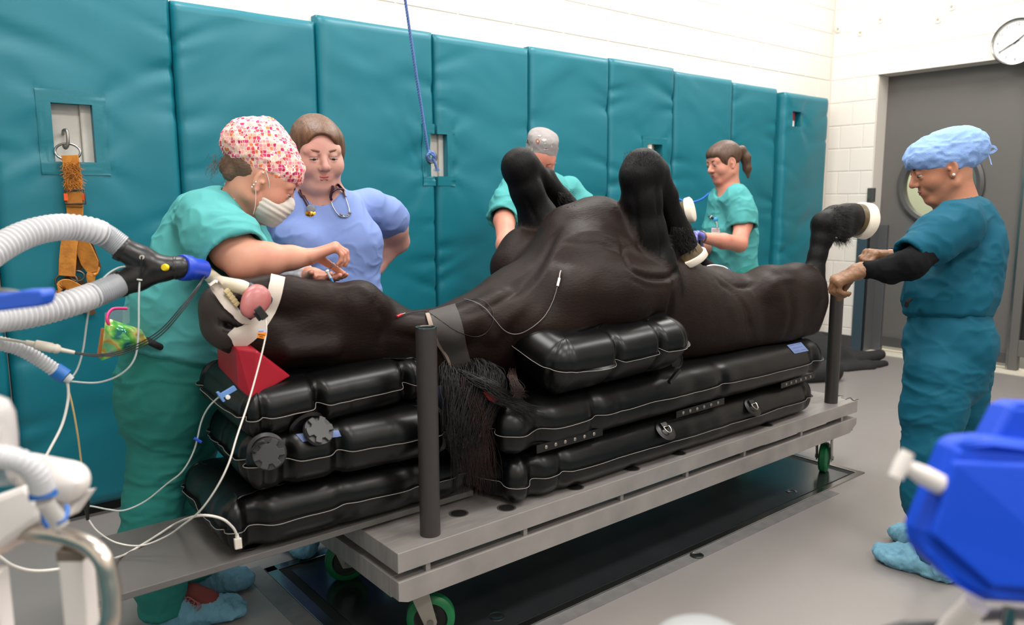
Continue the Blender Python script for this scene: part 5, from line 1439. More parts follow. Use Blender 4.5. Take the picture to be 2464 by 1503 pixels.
for i in range(14):
    for j in range(12):
        s_, t_ = i/13, j/11; uv = (qa*(1-s_)+qb*s_)*(1-t_)+(qd*(1-s_)+qc*s_)*t_
        bul = .04*math.sin(math.pi*s_)**.6*math.sin(math.pi*t_)**.6+.012*(vnoise(V(s_*6, t_*6, 1)[None])[0]-.5)
        G[i, j] = at(uv[0], uv[1], Y=2.385-bul); G2[i, j] = at(uv[0], uv[1], Y=2.41+bul*.6)
MB().grid(G).grid(G2[:, ::-1]).obj('pouch', m_holo, wp, smooth=True)
MB().tube(spline([at(306, 742, Y=2.40), at(272, 743, Y=2.40), at(258, 762, Y=2.38), at(266, 784, Y=2.37), at(300, 798, Y=2.37)], 6), .0045, 8).obj('pink_zip', mat('hot_pink', (226, 50, 130), .4), wp, auto=60)
G = np.array([[at(252+12*i, 752+10*j-3*i, Y=2.45+.004*(i % 2)) for j in range(5)] for i in range(6)]); MB().grid(G).obj('clear_flap', mat('clear_film', (200, 206, 214), .08, alpha=.35), wp, smooth=True)
MB().prism([at(247, 790, Y=2.425), at(258, 792, Y=2.42), at(246, 866, Y=2.42), at(236, 858, Y=2.425)], (0, .02, 0)).obj('side_strip', mat('amber_film', (196, 120, 44), .2), wp)

# syringe between the hands
sy = thing('syringe', at(800, 660, Y=2.13), 'small syringe with a blue needle hub held in the fingers of the pink-capped woman', 'syringe')
a_, b_ = at(786, 650, Y=2.12), at(803, 682, Y=2.10)
MB().tube([a_, a_+(b_-a_)*.12], .006, 12).obj('plunger', m_white, sy, auto=40)
MB().tube([a_+(b_-a_)*.12, a_+(b_-a_)*.6], .0045, 12).obj('barrel', mat('clear_barrel', (196, 204, 214), .15, alpha=.7), sy, auto=40)
MB().tube([a_+(b_-a_)*.6, a_+(b_-a_)*.9, b_], [.004, .003, .001], 12).obj('needle_hub', mat('hub_blue', (26, 130, 190), .35), sy, auto=40)

# ---------------------------------------------------------------- woman in blue, behind the head
Y2 = 2.68
P2 = person((1.25, Y2, 0), 'brown-haired woman in periwinkle blue scrubs with a stethoscope, one hand on her hip')
def rdir(u, v): return nrm(FW+(u-CCX)/CF*RT+(v-CCY)/CF*DN)
rd = rdir(770, 380)
fr2 = Frame(at(762, 370, Y=2.64), -rd+RT*.30+V(0, 0, -.22), V(-.03, -.1, 1)+RT*-.02, 1.10)
b = SDF(); nk2 = at(772, 478, Y=2.67)
build_head(b, fr2, 1.13, .55, 1.25, neck=(nk2, .068, 1.22), mouth_open=.0006)
b.ell(fr2(0, .020, -.088), V(.056, .052, .034)*1.1, fr2.M, .03)      # full chin
FV = (nrm(V(rd[0], rd[1], 0)), .72)
b.chain([(nk2, .075), (at(785, 530, Y=Y2), .13), (at(785, 620, Y=Y2), .17), (at(785, 800, Y=Y2), .18), (at(790, 900, Y=Y2), .19)], .04, flat=FV)
b.cone(at(690, 505, Y=2.70), at(888, 505, Y=2.74), .055, .055, .05)
b.chain([(at(905, 505, Y=2.74), .060), (at(946, 545, Y=2.78), .056), (at(958, 580, Y=2.83), .050)], .03); b.chain([(at(950, 582, Y=2.84), .047), (at(905, 640, Y=2.86), .034), (at(885, 668, Y=2.84), .028)], .02)
build_hand(b, at(885, 668, Y=2.84), at(850, 700, Y=2.80)-at(885, 668, Y=2.84), V(-.2, -1, 0), V(0, 0, 1), 1.0)
b.chain([(at(672, 510, Y=2.72), .058), (at(640, 620, Y=2.76), .048), (at(660, 720, Y=2.70), .035), (at(668, 760, Y=2.66), .028)], .03)
build_hand(b, at(668, 760, Y=2.66), V(.2, -.2, -1), V(.2, .9, 0), V(0, 0, 1), .95)
for q_ in (-1, 1):
    hx_ = V(1.25, Y2, 0)+RT*q_*.11
    b.chain([(V(hx_[0], hx_[1], .86), .11), (V(hx_[0], hx_[1], .47), .065), (V(hx_[0], hx_[1], .10), .045)], .04)
body2 = b.obj('body', .0042, mats_for(skinmat('skin_fair', (214, 166, 152), (198, 136, 126)), mat('lips2', (196, 116, 112), .4), mat('brow2', (142, 104, 84), .7)), P2)
face_parts(P2, fr2, 1.13, 0.55, MATS['lips2'], MATS['brow2'], False, 0.0006)
t = SDF()
t.chain([(at(782, 532, Y=Y2), .140), (at(785, 585, Y=Y2), .190), (at(783, 660, Y=Y2), .188), (at(787, 760, Y=Y2), .205), (at(790, 880, Y=Y2), .222), (at(790, 960, Y=Y2), .226)], .05, flat=FV, cap=1)
for u_ in (718, 852): t.ell(at(u_, 588, Y=2.60), (.092, .085, .088), None, .06)
t.cone(at(700, 505, Y=2.70), at(885, 500, Y=2.74), .066, .064, .05)
sl = [(at(892, 500, Y=2.74), .074), (at(925, 520, Y=2.76), .076), (at(948, 534, Y=2.79), .074)]; t.chain(sl, .035, cap=1); hollow(t, sl[-2][0], sl[-1][0], .074)
sl = [(at(680, 510, Y=2.70), .074), (at(655, 590, Y=2.72), .070)]; t.chain(sl, .035, cap=1); hollow(t, sl[-2][0], sl[-1][0], .070)
t.cone(at(773, 430, Y=2.69), at(773, 476, Y=2.64), .066, .056, .006, 0, '-')
t.chain([(at(773, 468, Y=2.54), .056), (at(777, 496, Y=2.51), .030), (at(780, 522, Y=2.50), .004)], .004, 0, '-')
sh2 = t.obj('shirt', .0048, m_blue, P2, disp=cloth(44, .005, (6, 6, 8), 1.8))
t = SDF(); t.ell(V(1.25, Y2, .84), (.20, .17, .16), None, .05)
for q_ in (-1, 1):
    hx_ = V(1.25, Y2, 0)+RT*q_*.11; L_ = [(V(hx_[0], hx_[1], .80), .125), (V(hx_[0], hx_[1], .45), .095), (V(hx_[0], hx_[1], .06), .085)]; t.chain(L_, .03, cap=1)
    f_ = V(hx_[0], hx_[1], 0)+V(-.02, -.08, 0)
t.obj('trousers', .008, m_blue, P2, disp=cloth(45, .009, (5, 5, 12), 1.6))
for q_ in (-1, 1):
    hx_ = V(1.25, Y2, 0)+RT*q_*.11; shoe_cover(P2, hx_+V(-.05, -.16, 0)+V(.0, .03, 0), hx_+V(.03, .07, 0), .09, .10, 8+q_)
m_hair2 = mat('brown_hair', (112, 78, 54), .42, noise=(26, .8, (66, 44, 30), (3, 3, .6)), bump=(120, .5, .003, (2, 2, .3)))
h = SDF(); h.ell(fr2(0, -.024, .036), V(.083, .098, .092)*1.08, fr2.M, .02); h.ell(fr2(0, .016, .058), V(.072, .086, .054)*1.08, fr2.M, .03); h.ell(fr2(-.058, .012, .01), V(.030, .050, .062)*1.08, fr2.M, .03); h.ell(fr2(.056, .008, .01), V(.028, .050, .06)*1.08, fr2.M, .03)
h.ell(fr2(0, -.09, -.02), (.055, .045, .06), fr2.M, .03)
h.ell(fr2(.006, .090, -.020), V(.058, .052, .100)*1.08, fr2.M, .012, op='-'); h.ell(fr2(-.0, .075, -.055), V(.085, .07, .06)*1.08, fr2.M, .012, op='-')
h.obj('hair', .004, m_hair2, P2, disp=lambda P: .0022*(fnoise(np.stack([(P-fr2.o)@fr2.r*90, (P-fr2.o)@fr2.f*14, (P-fr2.o)@fr2.u*14], -1), 3, 2)-.5))
# stethoscope
st = thing('stethoscope', at(790, 480, Y=2.58), 'dark plum stethoscope with gold chest piece round the neck of the woman in blue', 'stethoscope')
bv2 = bvh_of(sh2); bv2b = bvh_of(body2)
def H2(u, v, o_=.006):
    a, b = hit(bv2, u, v, o_, 9)[0], hit(bv2b, u, v, o_, 9)[0]
    return a if (a-CAMP)@FW < (b-CAMP)@FW else b
m_plum = mat('plum_tube', (62, 26, 40), .3, spec=.6); m_gold = mat('gold', (206, 148, 60), .2, metal=1)
def soft(P, n=6):
    D = np.array([(p-CAMP)@FW for p in P])
    for _ in range(n): D[1:-1] = np.minimum(D[1:-1], (D[:-2]+D[2:])/2)
    return [CAMP+(p-CAMP)*(d/((p-CAMP)@FW)) for p, d in zip(P, D)]
def sp2(uv, o_=.006, n=5): return soft([H2(q[0], q[1], o_) for q in spline([V(*a) for a in uv], n)])
left = [at(760, 440, Y=2.74), at(728, 448, Y=2.68)]+sp2([(724, 462), (732, 480), (744, 500)], .008)
MB().tube(left, .0052, 10).obj('tube', m_plum, st, auto=60)
p = H2(749, 506, .014); nn = nrm(CAMP-p+V(0, 0, .5))
MB().lathe(p-nn*.008, nn, [(0, 0), (.0155, 0), (.0155, .004), (.013, .006), (.010, .0065), (0, .0065)], 28).obj('diaphragm', mat('grey_diaphragm', (120, 122, 130), .35), st, auto=40)
p = H2(748, 517, .010); MB().lathe(p-nn*.006, nn*-1+V(0, 0, 0), [(0, -.012), (.007, -.011), (.008, -.002), (.0175, .002), (.018, .006), (0, .007)], 28).obj('bell', m_gold, st, auto=40)
MB().tube([at(792, 438, Y=2.70), H2(796, 448, .014), H2(793, 458, .014), H2(792, 470, .012), H2(795, 481, .010)], .0052, 10).obj('tube', m_plum, st, auto=60)
MB().tube([at(800, 436, Y=2.70), H2(806, 444, .014), H2(814, 452, .012), H2(822, 460, .010), H2(826, 468, .008)], .0048, 10).obj('tube', m_plum, st, auto=60)
MB().tube(sp2([(794, 460), (802, 453), (812, 453), (820, 460)], .012, 4), .0045, 10).obj('spring_yoke', m_plum, st, auto=60)
MB().tube([H2(824, 462, .009), H2(827, 470, .008), H2(829, 476, .008)], .0055, 10).obj('binaural_joint', m_stain, st, auto=60)
for uv, tip in ((((795, 480), (800, 498), (810, 514), (822, 523), (832, 520), (838, 516)), (841, 514)), (((828, 474), (834, 490), (839, 510), (838, 520), (830, 524), (822, 520)), (819, 518))):
    MB().tube(sp2(uv, .007, 5), .0019, 8).obj('ear_tube', m_stain, st, auto=60)
    a_ = H2(uv[-1][0], uv[-1][1], .008); b_ = H2(tip[0], tip[1], .008); d_ = nrm(b_-a_)
    MB().lathe(a_-d_*.002, d_, [(.001, 0), (.0045, .002), (.0056, .006), (.0040, .011), (0, .013)], 14).obj('ear_tip', mat('ear_tip_grey', (110, 114, 124), .5), st, auto=60)

# ---------------------------------------------------------------- grey-capped person behind the horse
Y3 = 3.12
P3 = person(at(1300, 700, Y=Y3)*V(1, 1, 0), 'person in light teal scrubs and a grey printed cap bent behind the far foreleg')
rd = rdir(1300, 380); fr3 = Frame(at(1300, 384, Y=3.02), -rd*.9+RT*.16+V(0, 0, -.50), V(0, -.2, 1), 1.0)
b = SDF(); nk3 = at(1303, 440, Y=3.10); build_head(b, fr3, 1.0, .1, neck=(nk3, .06, 1.))
FV = (nrm(V(rd[0], rd[1], 0)), .75)
b.chain([(nk3, .07), (at(1302, 480, Y=Y3), .12), (at(1302, 620, Y=Y3), .14), (at(1302, 760, Y=Y3), .15)], .04, flat=FV); b.cone(at(1245, 462, Y=Y3), at(1360, 462, Y=Y3), .055, None, .05)
b.chain([(at(1232, 470, Y=Y3), .056), (at(1214, 530, Y=3.02), .050), (at(1218, 590, Y=2.88), .044), (at(1240, 650, Y=2.74), .03)], .03)
build_hand(b, at(1240, 650, Y=2.74), V(.1, -.5, -.6), V(0, -.6, -.3), V(-1, 0, 0))
b.chain([(at(1372, 470, Y=Y3), .056), (at(1398, 540, Y=3.02), .050), (at(1380, 610, Y=2.86), .04), (at(1350, 660, Y=2.74), .03)], .03)
build_hand(b, at(1350, 660, Y=2.74), V(-.1, -.5, -.6), V(0, -.6, -.3), V(1, 0, 0))
c3 = at(1302, 760, Y=Y3)
for q_ in (-1, 1):
    h_ = V(c3[0], c3[1], 0)+RT*q_*.10; b.chain([(h_+V(0, 0, .8), .09), (h_+V(0, 0, .45), .06), (h_+V(0, 0, .1), .045)], .03)
b.obj('body', .005, mats_for(skinmat('skin_warm', (216, 150, 128), (200, 124, 106)), mat('lips3', (196, 116, 110), .4), mat('brow3', (150, 108, 84), .7)), P3)
face_parts(P3, fr3, 1, 0.1, MATS['lips3'], MATS['brow3'], False, 0)
t = SDF(); t.chain([(at(1302, 478, Y=Y3), .15), (at(1302, 560, Y=Y3), .17), (at(1302, 780, Y=Y3), .185)], .05, flat=FV, cap=1); t.cone(at(1240, 460, Y=Y3), at(1364, 458, Y=Y3), .072, .07, .06)
for S_ in ([(at(1234, 465, Y=Y3), .078), (at(1222, 495, Y=3.08), .082), (at(1210, 528, Y=3.02), .080)], [(at(1372, 465, Y=Y3), .078), (at(1395, 500, Y=3.08), .080), (at(1404, 540, Y=3.02), .080)]):
    t.chain(S_, .04, cap=1); hollow(t, S_[-2][0], S_[-1][0], .080)
t.cone(at(1303, 415, Y=3.12), at(1304, 446, Y=3.04), .075, .062, .008, 0, '-')
t.obj('shirt', .006, m_scrub, P3, disp=cloth(51, .010, (5, 5, 8), 1.6))
t = SDF()
for q_ in (-1, 1):
    h_ = V(c3[0], c3[1], 0)+RT*q_*.10; t.chain([(h_+V(0, 0, .85), .13), (h_+V(0, 0, .45), .09), (h_+V(0, 0, .05), .08)], .03, cap=1)
    shoe_cover(P3, h_+V(-.03, -.13, 0), h_+V(.03, .10, 0), .09, .10, 12+q_)
t.obj('trousers', .009, m_scrub2, P3, disp=cloth(52, .008, (5, 5, 12)))
m_gcap = mat('grey_print_cap', (150, 144, 143), .8, noise=(18, .3, (132, 126, 125)))
c_ = SDF(); c_.ell(fr3(0, -.02, .050), V(.082, .100, .088), fr3.M, .01); c_.ell(fr3(0, -.03, .11), V(.076, .086, .034), fr3.M, .03); c_.cut(fr3(0, .088, .040), fr3.d(0, .10, -1))
cap3 = c_.obj('surgical_cap', .0045, m_gcap, P3, disp=cloth(53, .003, (14, 14, 14), 1.5))
bvc = bvh_of(cap3)
def dab(u, v, w, h_, rgb, nm='print_patch', seed=0):
    rs = random.Random(seed+int(u)); pts = []
    c0 = hit(bvc, u, v, .0015, 3.0)[0]
    ring_ = [hit(bvc, u+w*math.cos(a)*rs.uniform(.6, 1.1), v+h_*math.sin(a)*rs.uniform(.6, 1.1), .0016, 3.0)[0] for a in np.linspace(0, 2*math.pi, 10, endpoint=False)]
    MB().add([c0]+ring_, [(0, 1+i, 1+(i+1) % 10) for i in range(10)]).obj(nm, mat('print_%d' % rgb[0], rgb, .8), cap3)
for (u, v, w, h_, rgb) in ((1269, 338, 3, 6, (190, 172, 164)), (1294, 340, 5, 8, (160, 92, 66)), (1294, 340, 2.2, 3, (188, 180, 178)), (1309, 337, 7, 4, (192, 184, 180)), (1312, 345, 4, 3, (140, 168, 152)), (1299, 327, 5, 2.5, (191, 178, 172)), (1281, 359, 3, 5, (186, 176, 168)), (1313, 359, 7, 2.5, (187, 178, 170)), (1314, 357.5, 3, 1.2, (70, 68, 70)), (1327, 352, 2, 4, (189, 180, 172))): dab(u, v, w, h_, rgb)
hh = SDF(); hh.ell(fr3(0, -.03, .0), V(.078, .085, .05), fr3.M, .02); hh.obj('hair', .005, m_hair1, P3)

# ---------------------------------------------------------------- ponytailed woman
Y4 = 2.78
P4 = person(at(1758, 700, Y=Y4)*V(1, 1, 0), 'woman with a brown ponytail in light teal scrubs, looking down to the left')
rd = rdir(1740, 390); fr4 = Frame(at(1741, 391, Y=2.80), -RT*.86-rd*.42+V(0, 0, -.26), V(0, 0, 1)-RT*.12, 1.02)
b = SDF(); nk4 = at(1752, 455, Y=2.80); build_head(b, fr4, 1.0, .4, neck=(nk4, .056, 1.), mouth_open=.001)
b.chain([(nk4, .066), (at(1755, 510, Y=Y4), .10), (at(1756, 620, Y=Y4), .12), (at(1758, 760, Y=Y4), .15)], .04)
b.cone(at(1765, 478, Y=2.70), at(1748, 478, Y=2.95), .06, None, .05)
b.chain([(at(1778, 486, Y=2.66), .055), (at(1788, 540, Y=2.62), .048), (at(1778, 586, Y=2.58), .046)], .03)
w4 = at(1684, 570, Y=2.60)
b.chain([(at(1778, 586, Y=2.58), .045), (at(1740, 580, Y=2.585), .042), (w4, .027)], .02)
b.chain([(at(1745, 486, Y=2.92), .055), (at(1730, 560, Y=2.92), .045), (at(1705, 600, Y=2.86), .04), (at(1680, 590, Y=2.74), .028)], .03)
c4 = at(1758, 760, Y=Y4)
for q_ in (-1, 1):
    h_ = V(c4[0], c4[1], 0)+V(.02*q_, .10*q_, 0); b.chain([(h_+V(0, 0, .8), .09), (h_+V(0, 0, .45), .06), (h_+V(0, 0, .1), .045)], .03)
body4 = b.obj('body', .0048, mats_for(skinmat('skin_warm', (216, 150, 128), (200, 124, 106)), mat('lips4', (176, 96, 96), .4), mat('brow4', (110, 76, 58), .7)), P4)
face_parts(P4, fr4, 1, 0.4, MATS['lips4'], MATS['brow4'], False, 0.001)
g = SDF(); build_hand(g, w4, at(1655, 560, Y=2.58)-w4, V(0, -.3, -1), V(0, 1, 0), 1.05, rw=.03); g.cone(w4-nrm(at(1655, 560, Y=2.58)-w4)*.02, w4, .030, .027, .01)
g.obj('glove', .0045, mat('violet_glove', (128, 126, 216), .5), P4); g = SDF()
w4b = at(1680, 590, Y=2.74); build_hand(g, w4b, at(1655, 578, Y=2.66)-w4b, V(0, .2, 1), V(0, 1, 0), 1.05)
g.obj('glove', .0045, mat('violet_glove', (128, 126, 216), .5), P4)
t = SDF(); t.chain([(at(1755, 492, Y=Y4), .128), (at(1756, 560, Y=Y4), .150), (at(1760, 680, Y=Y4), .160), (at(1760, 770, Y=Y4), .170)], .05, cap=1); t.cone(at(1768, 476, Y=2.70), at(1750, 476, Y=2.95), .070, None, .05)
for S_ in ([(at(1774, 480, Y=2.68), .078), (at(1786, 515, Y=2.64), .082), (at(1788, 545, Y=2.62), .082)], [(at(1745, 486, Y=2.92), .075), (at(1735, 545, Y=2.92), .075)]):
    t.chain(S_, .035, cap=1); hollow(t, S_[-2][0], S_[-1][0], .080)
t.cone(at(1752, 430, Y=2.80), at(1745, 462, Y=2.76), .072, .060, .008, 0, '-'); t.cone(at(1728, 462, Y=2.72), at(1712, 495, Y=2.66), .032, .010, .008, 0, '-')
sh4 = t.obj('shirt', .0055, m_scrub, P4, disp=cloth(61, .009, (7, 7, 6), 1.6))
t = SDF()
for q_ in (-1, 1):
    h_ = V(c4[0], c4[1], 0)+V(.02*q_, .10*q_, 0); t.chain([(h_+V(0, 0, .85), .13), (h_+V(0, 0, .45), .09), (h_+V(0, 0, .05), .08)], .03, cap=1)
    shoe_cover(P4, h_+V(-.13, -.08, 0), h_+V(.09, .05, 0), .09, .10, 22+q_)
t.obj('trousers', .009, m_scrub2, P4, disp=cloth(62, .008, (5, 5, 12)))
h = SDF(); h.ell(fr4(0, -.024, .036), V(.082, .098, .089), fr4.M, .02); h.ell(fr4(0, .012, .060), V(.070, .088, .052), fr4.M, .03); h.ell(fr4(-.058, .010, .022), V(.026, .046, .048), fr4.M, .03); h.ell(fr4(.058, .010, .022), V(.026, .046, .048), fr4.M, .03); h.ell(fr4(0, .090, -.034), V(.066, .052, .086), fr4.M, .012, op='-')
for q_ in (-1, 1): h.ell(fr4(q_*.080, .004, -.012), V(.022, .026, .040), fr4.M, .01, op='-')
h.chain([(fr4(0, -.112, .045), .022), (fr4(0, -.142, .040), .024), (fr4(.0, -.158, -.01), .030), (fr4(0, -.155, -.075), .024), (fr4(0, -.150, -.125), .008)], .015)
h.obj('hair', .0042, mat('dark_brown_hair', (92, 66, 50), .45, noise=(26, .8, (58, 40, 30), (3, 3, .6)), bump=(120, .5, .003, (2, 2, .3))), P4, disp=lambda P: .002*(fnoise(np.stack([(P-fr4.o)@fr4.r*80, (P-fr4.o)@fr4.f*14, (P-fr4.o)@fr4.u*14], -1), 3, 2)-.5))
bv4 = bvh_of(sh4); H4 = lambda u, v, o_=.004: hit(bv4, u, v, o_, 2.62)[0]
MB().tube([w4+V(.014, 0, 0)+.031*(math.cos(a)*V(0, 1, 0)+math.sin(a)*V(0, 0, 1)) for a in np.linspace(0, 2*math.pi, 20, endpoint=False)], .005, 8, closed=True).obj('watch_strap', mat('watch_grey', (120, 110, 104), .3, metal=.5), P4, auto=60)
bevel(MB().box((-.012, -.006, -.014), (.012, .006, .014), o=at(1686, 584, Y=2.57)).obj('watch_face', mat('watch_black', (16, 16, 18), .15), P4), .002)
bd = thing('id_badge', H4(1727, 550), 'white identity badge on a clear strap clipped to the chest of the ponytailed woman', 'badge')
p = H4(1728, 553, .012)
ex_ = nrm(V(RT[0], RT[1], 0)); 
def badge_box(u0, v0, u1, v1, d, th, nm, mt_): 
    o_ = H4((u0+u1)/2, (v0+v1)/2, .010); D_ = (p-CAMP)@FW-d
    a, b_, c_, e_ = [at(u, v, D=D_) for u, v in ((u0, v0), (u1, v0), (u1, v1), (u0, v1))]
    return MB().prism([a, b_, c_, e_], FW*th).obj(nm, mt_, bd)
badge_box(1712, 548, 1745, 561, 0, .002, 'card', mat('badge_card', (206, 188, 190), .35))
badge_box(1734, 550, 1742, 560, .001, .001, 'photo_panel', mat('badge_blue', (70, 90, 150), .4))
badge_box(1736.5, 552, 1739.5, 557, .0018, .0008, 'portrait_dot', mat('badge_skin', (210, 160, 150), .5))
badge_box(1714, 551.5, 1731, 552.8, .001, .001, 'printed_line', mat('badge_grey', (150, 132, 136), .5))
badge_box(1714, 555, 1729, 556.2, .001, .001, 'printed_line', mat('badge_grey', (150, 132, 136), .5))
MB().tube([H4(1725, 534, .008), H4(1726, 541, .010), p-FW*.001+V(0, 0, .012)], .0045, 8).obj('strap', mat('strap_clear', (160, 168, 160), .3, alpha=.8), bd, auto=50)
pe = thing('pocket_clip', H4(1722, 528), 'small blue and white reel clip with dark ends on the chest of the ponytailed woman', 'clip')
c_ = H4(1724, 528, .006); MB().lathe(c_, -rdir(1724, 528), [(0, -.006), (.012, -.004), (.013, .002), (.008, .006), (0, .007)], 20).obj('reel', mat('reel_blue', (64, 150, 200), .3), pe, auto=50)
MB().tube([H4(1708, 520, .006), H4(1711, 524, .007)], .006, 10).obj('cap_end', m_black_rub, pe, auto=50); MB().tube([H4(1711, 524, .007), H4(1715, 520, .008)], .005, 10).obj('white_band', m_white, pe, auto=50); MB().tube([H4(1715, 522, .006), H4(1717, 526, .007)], .006, 10).obj('cap_end', m_black_rub, pe, auto=50)

# ---------------------------------------------------------------- woman in dark teal, standing at the right
P5 = person((2.88, 1.12, 0), 'woman standing at right in dark teal scrubs, pale blue cap and brown gloves')
def T(u, v, D, r): p = at(u, v, D=D); return (p, px(r, p))
rd = rdir(2270, 400); fh = nrm(-RT*.97+V(rd[0], rd[1], 0)*.20)
fr5 = Frame(at(2266, 401, D=2.72), fh+V(0, 0, -.42), V(0, 0, 1)-RT*.1, 1.03)
b = SDF(); nk5 = at(2302, 486, D=2.74); build_head(b, fr5, .96, .3, neck=(nk5, .052, .92))
b.chain([(nk5, .062), T(2322, 560, 2.74, 72), T(2287, 690, 2.74, 66), T(2285, 830, 2.74, 74)], .04); b.cone(at(2310, 548, D=2.60), at(2325, 540, D=2.88), .055, None, .05)
e5 = at(2186, 646, D=2.52); w5 = at(2076, 648, D=2.60)
b.chain([T(2300, 545, 2.58, 34), (e5, .029)], .02); b.chain([(e5, .028), (w5, .022)], .02)
e5b = at(2200, 620, D=2.82); w5b = at(2142, 615, D=2.80)
b.chain([(at(2320, 545, D=2.88), .048), (e5b, .036), (w5b, .024)], .02)
legs5 = [[T(2247, 930, 2.68, 48), T(2240, 1090, 2.68, 38), (V(2.835, 1.07, .10), .036)], [T(2308, 930, 2.86, 42), T(2300, 1080, 2.86, 34), (V(3.03, 1.14, .30), .036), (V(3.03, 1.13, .10), .034)]]
for L_ in legs5: b.chain(L_, .04)
b.obj('body', .0042, mats_for(skinmat('skin_tan', (192, 134, 106), (168, 106, 82)), mat('lips5', (164, 92, 84), .4), mat('brow5', (56, 38, 30), .7)), P5)
face_parts(P5, fr5, 0.96, 0.3, MATS['lips5'], MATS['brow5'], False, 0)
m_bsl = mat('black_undershirt', (11, 11, 13), .85, spec=.15, noise=(8, .4, (17, 17, 20)))
g = SDF(); g.chain([T(2290, 555, 2.58, 36), T(2190, 636, 2.525, 34)], .02); g.chain([T(2190, 638, 2.525, 33), T(2140, 650, 2.56, 27), T(2078, 648, 2.598, 21)], .03, cap=1); g.obj('undershirt_sleeve', .0045, m_bsl, P5, disp=cloth(70, .005, (14, 14, 14), 1.5)); g = SDF(); g.chain([T(2300, 555, 2.87, 34), T(2200, 620, 2.82, 26), T(2146, 616, 2.80, 19)], .02, cap=1)
g.obj('undershirt_sleeve', .0045, m_bsl, P5, disp=cloth(70, .005, (14, 14, 14), 1.5))
g = SDF()
d5 = nrm(at(2030, 668, D=2.62)-w5)
g.chain([(w5-d5*-.0, .0265), (w5+d5*.02, .028)], .01)
build_hand(g, w5, d5, V(0, .2, -1), RT*-.2+V(0, 1, -.3), 1.08, ((50, 62, 30), (56, 64, 30), (62, 64, 30), (66, 60, 30)), (.7, .35, .55, 22), rw=.03)
m_bglove = mat('brown_glove', (132, 94, 66), .5, noise=(20, .5, (108, 76, 52)), bump=(60, .3, .003))
g.obj('glove', .0036, m_bglove, P5, disp=cloth(71, .0018, (40, 40, 40), 1.2)); g = SDF()
d5b = nrm(at(2100, 610, D=2.78)-w5b); build_hand(g, w5b, d5b, V(0, .1, -1), RT*-.2+V(0, -1, -.2), 1.0, ((52, 60, 30),)*4, (.7, .3, .5, 20))
g.obj('glove', .0036, m_bglove, P5, disp=cloth(71, .0018, (40, 40, 40), 1.2))
t = SDF(); t.chain([T(2280, 750, 2.74, 82), T(2285, 830, 2.74, 94), T(2280, 900, 2.74, 88)], .04)
LN = [T(2252, 900, 2.68, 70), T(2245, 980, 2.68, 66), T(2240, 1090, 2.68, 62), T(2236, 1200, 2.69, 55), (V(2.835, 1.075, .155), .072), (V(2.835, 1.07, .06), .070)]
LF = [T(2312, 900, 2.86, 66), T(2308, 980, 2.87, 54), T(2298, 1090, 2.88, 48), (V(3.03, 1.15, .3), .075), (V(3.03, 1.13, .06), .070)]
for L_ in (LN, LF): t.chain(L_, .04, cap=1); hollow(t, L_[-2][0], L_[-1][0], .070)
t.obj('trousers', .006, m_dteal, P5, disp=cloth(72, .007, (5, 5, 10), 1.8))
t = SDF(); t.chain([T(2322, 545, 2.74, 72), T(2320, 600, 2.74, 84), T(2300, 660, 2.74, 88), T(2282, 715, 2.74, 92), T(2280, 752, 2.74, 88)], .04, cap=1); t.cone(at(2308, 535, D=2.61), at(2330, 530, D=2.88), .068, None, .05)
t.cone(*[T(2340, 640, 2.72, 1)[0], T(2350, 700, 2.72, 1)[0]], .07, .05, .05)
S_ = [T(2300, 545, 2.59, 60), T(2250, 575, 2.57, 52), T(2188, 615, 2.54, 42)]; t.chain(S_, .035, cap=1); hollow(t, S_[-2][0], S_[-1][0], S_[-1][1], .05)
S_ = [T(2315, 545, 2.88, 54), T(2230, 600, 2.84, 40)]; t.chain(S_, .035, cap=1)
t.cone(at(2296, 455, D=2.74), at(2290, 482, D=2.73), .066, .058, .008, 0, '-'); t.cone(at(2272, 492, D=2.70), at(2262, 505, D=2.68), .028, .012, .006, 0, '-')
t.obj('shirt', .0058, m_dteal, P5, disp=cloth(73, .008, (7, 7, 7), 1.7))
m_bcap = mat('pale_blue_nonwoven', (138, 170, 224), .8, spec=.2, bump=(120, .5, .0025, (1, 3, 3)), noise=(30, .4, (126, 158, 214)))
c_ = SDF(); c_.ell(fr5(0, -.032, .036), V(.085, .106, .082), fr5.M, .02); c_.ball(fr5(0, -.108, .028), .052, .05); c_.ell(fr5(0, .034, .054), V(.082, .072, .056), fr5.M, .03); c_.cut(fr5(0, .090, .030), fr5.d(0, .36, -.93))
c_.obj('surgical_cap', .0042, m_bcap, P5, disp=cloth(74, .006, (12, 12, 16), 1.5))
MB().ribbon(spline([fr5(.0, -.15, .002), fr5(.02, -.175, .0), fr5(.03, -.185, -.015), fr5(.02, -.165, -.018), fr5(0, -.145, -.01)], 5), (0, 0, 1), .009, .0012).obj('cap_tie', m_bcap, P5, auto=60)
MB().ribbon(spline([fr5(.0, -.145, -.004), fr5(.01, -.15, -.03), fr5(.0, -.145, -.055)], 5), (1, 0, 0), .009, .0012).obj('cap_tie', m_bcap, P5, auto=60)
hh = SDF(); hh.ell(fr5(0, -.04, .012), V(.074, .084, .05), fr5.M, .02); hh.ball(fr5(0, -.135, .010), .026, .02)
hh.obj('hair', .0045, mat('near_black_hair', (40, 28, 24), .45, bump=(160, .5, .002)), P5)
for q_ in (-1, 1): MB().lathe(fr5(q_*.083, .0, -.030), fr5.r*q_, [(0, -.004), (.0045, -.002), (.0045, .002), (0, .004)], 12).obj('ear_stud', m_pearl, P5, auto=60)
shoe_cover(P5, V(2.80, 1.27, 0), V(2.83, .985, 0), .09, .11, 31); shoe_cover(P5, V(3.015, 1.31, 0), V(3.04, 1.04, 0), .09, .105, 32)
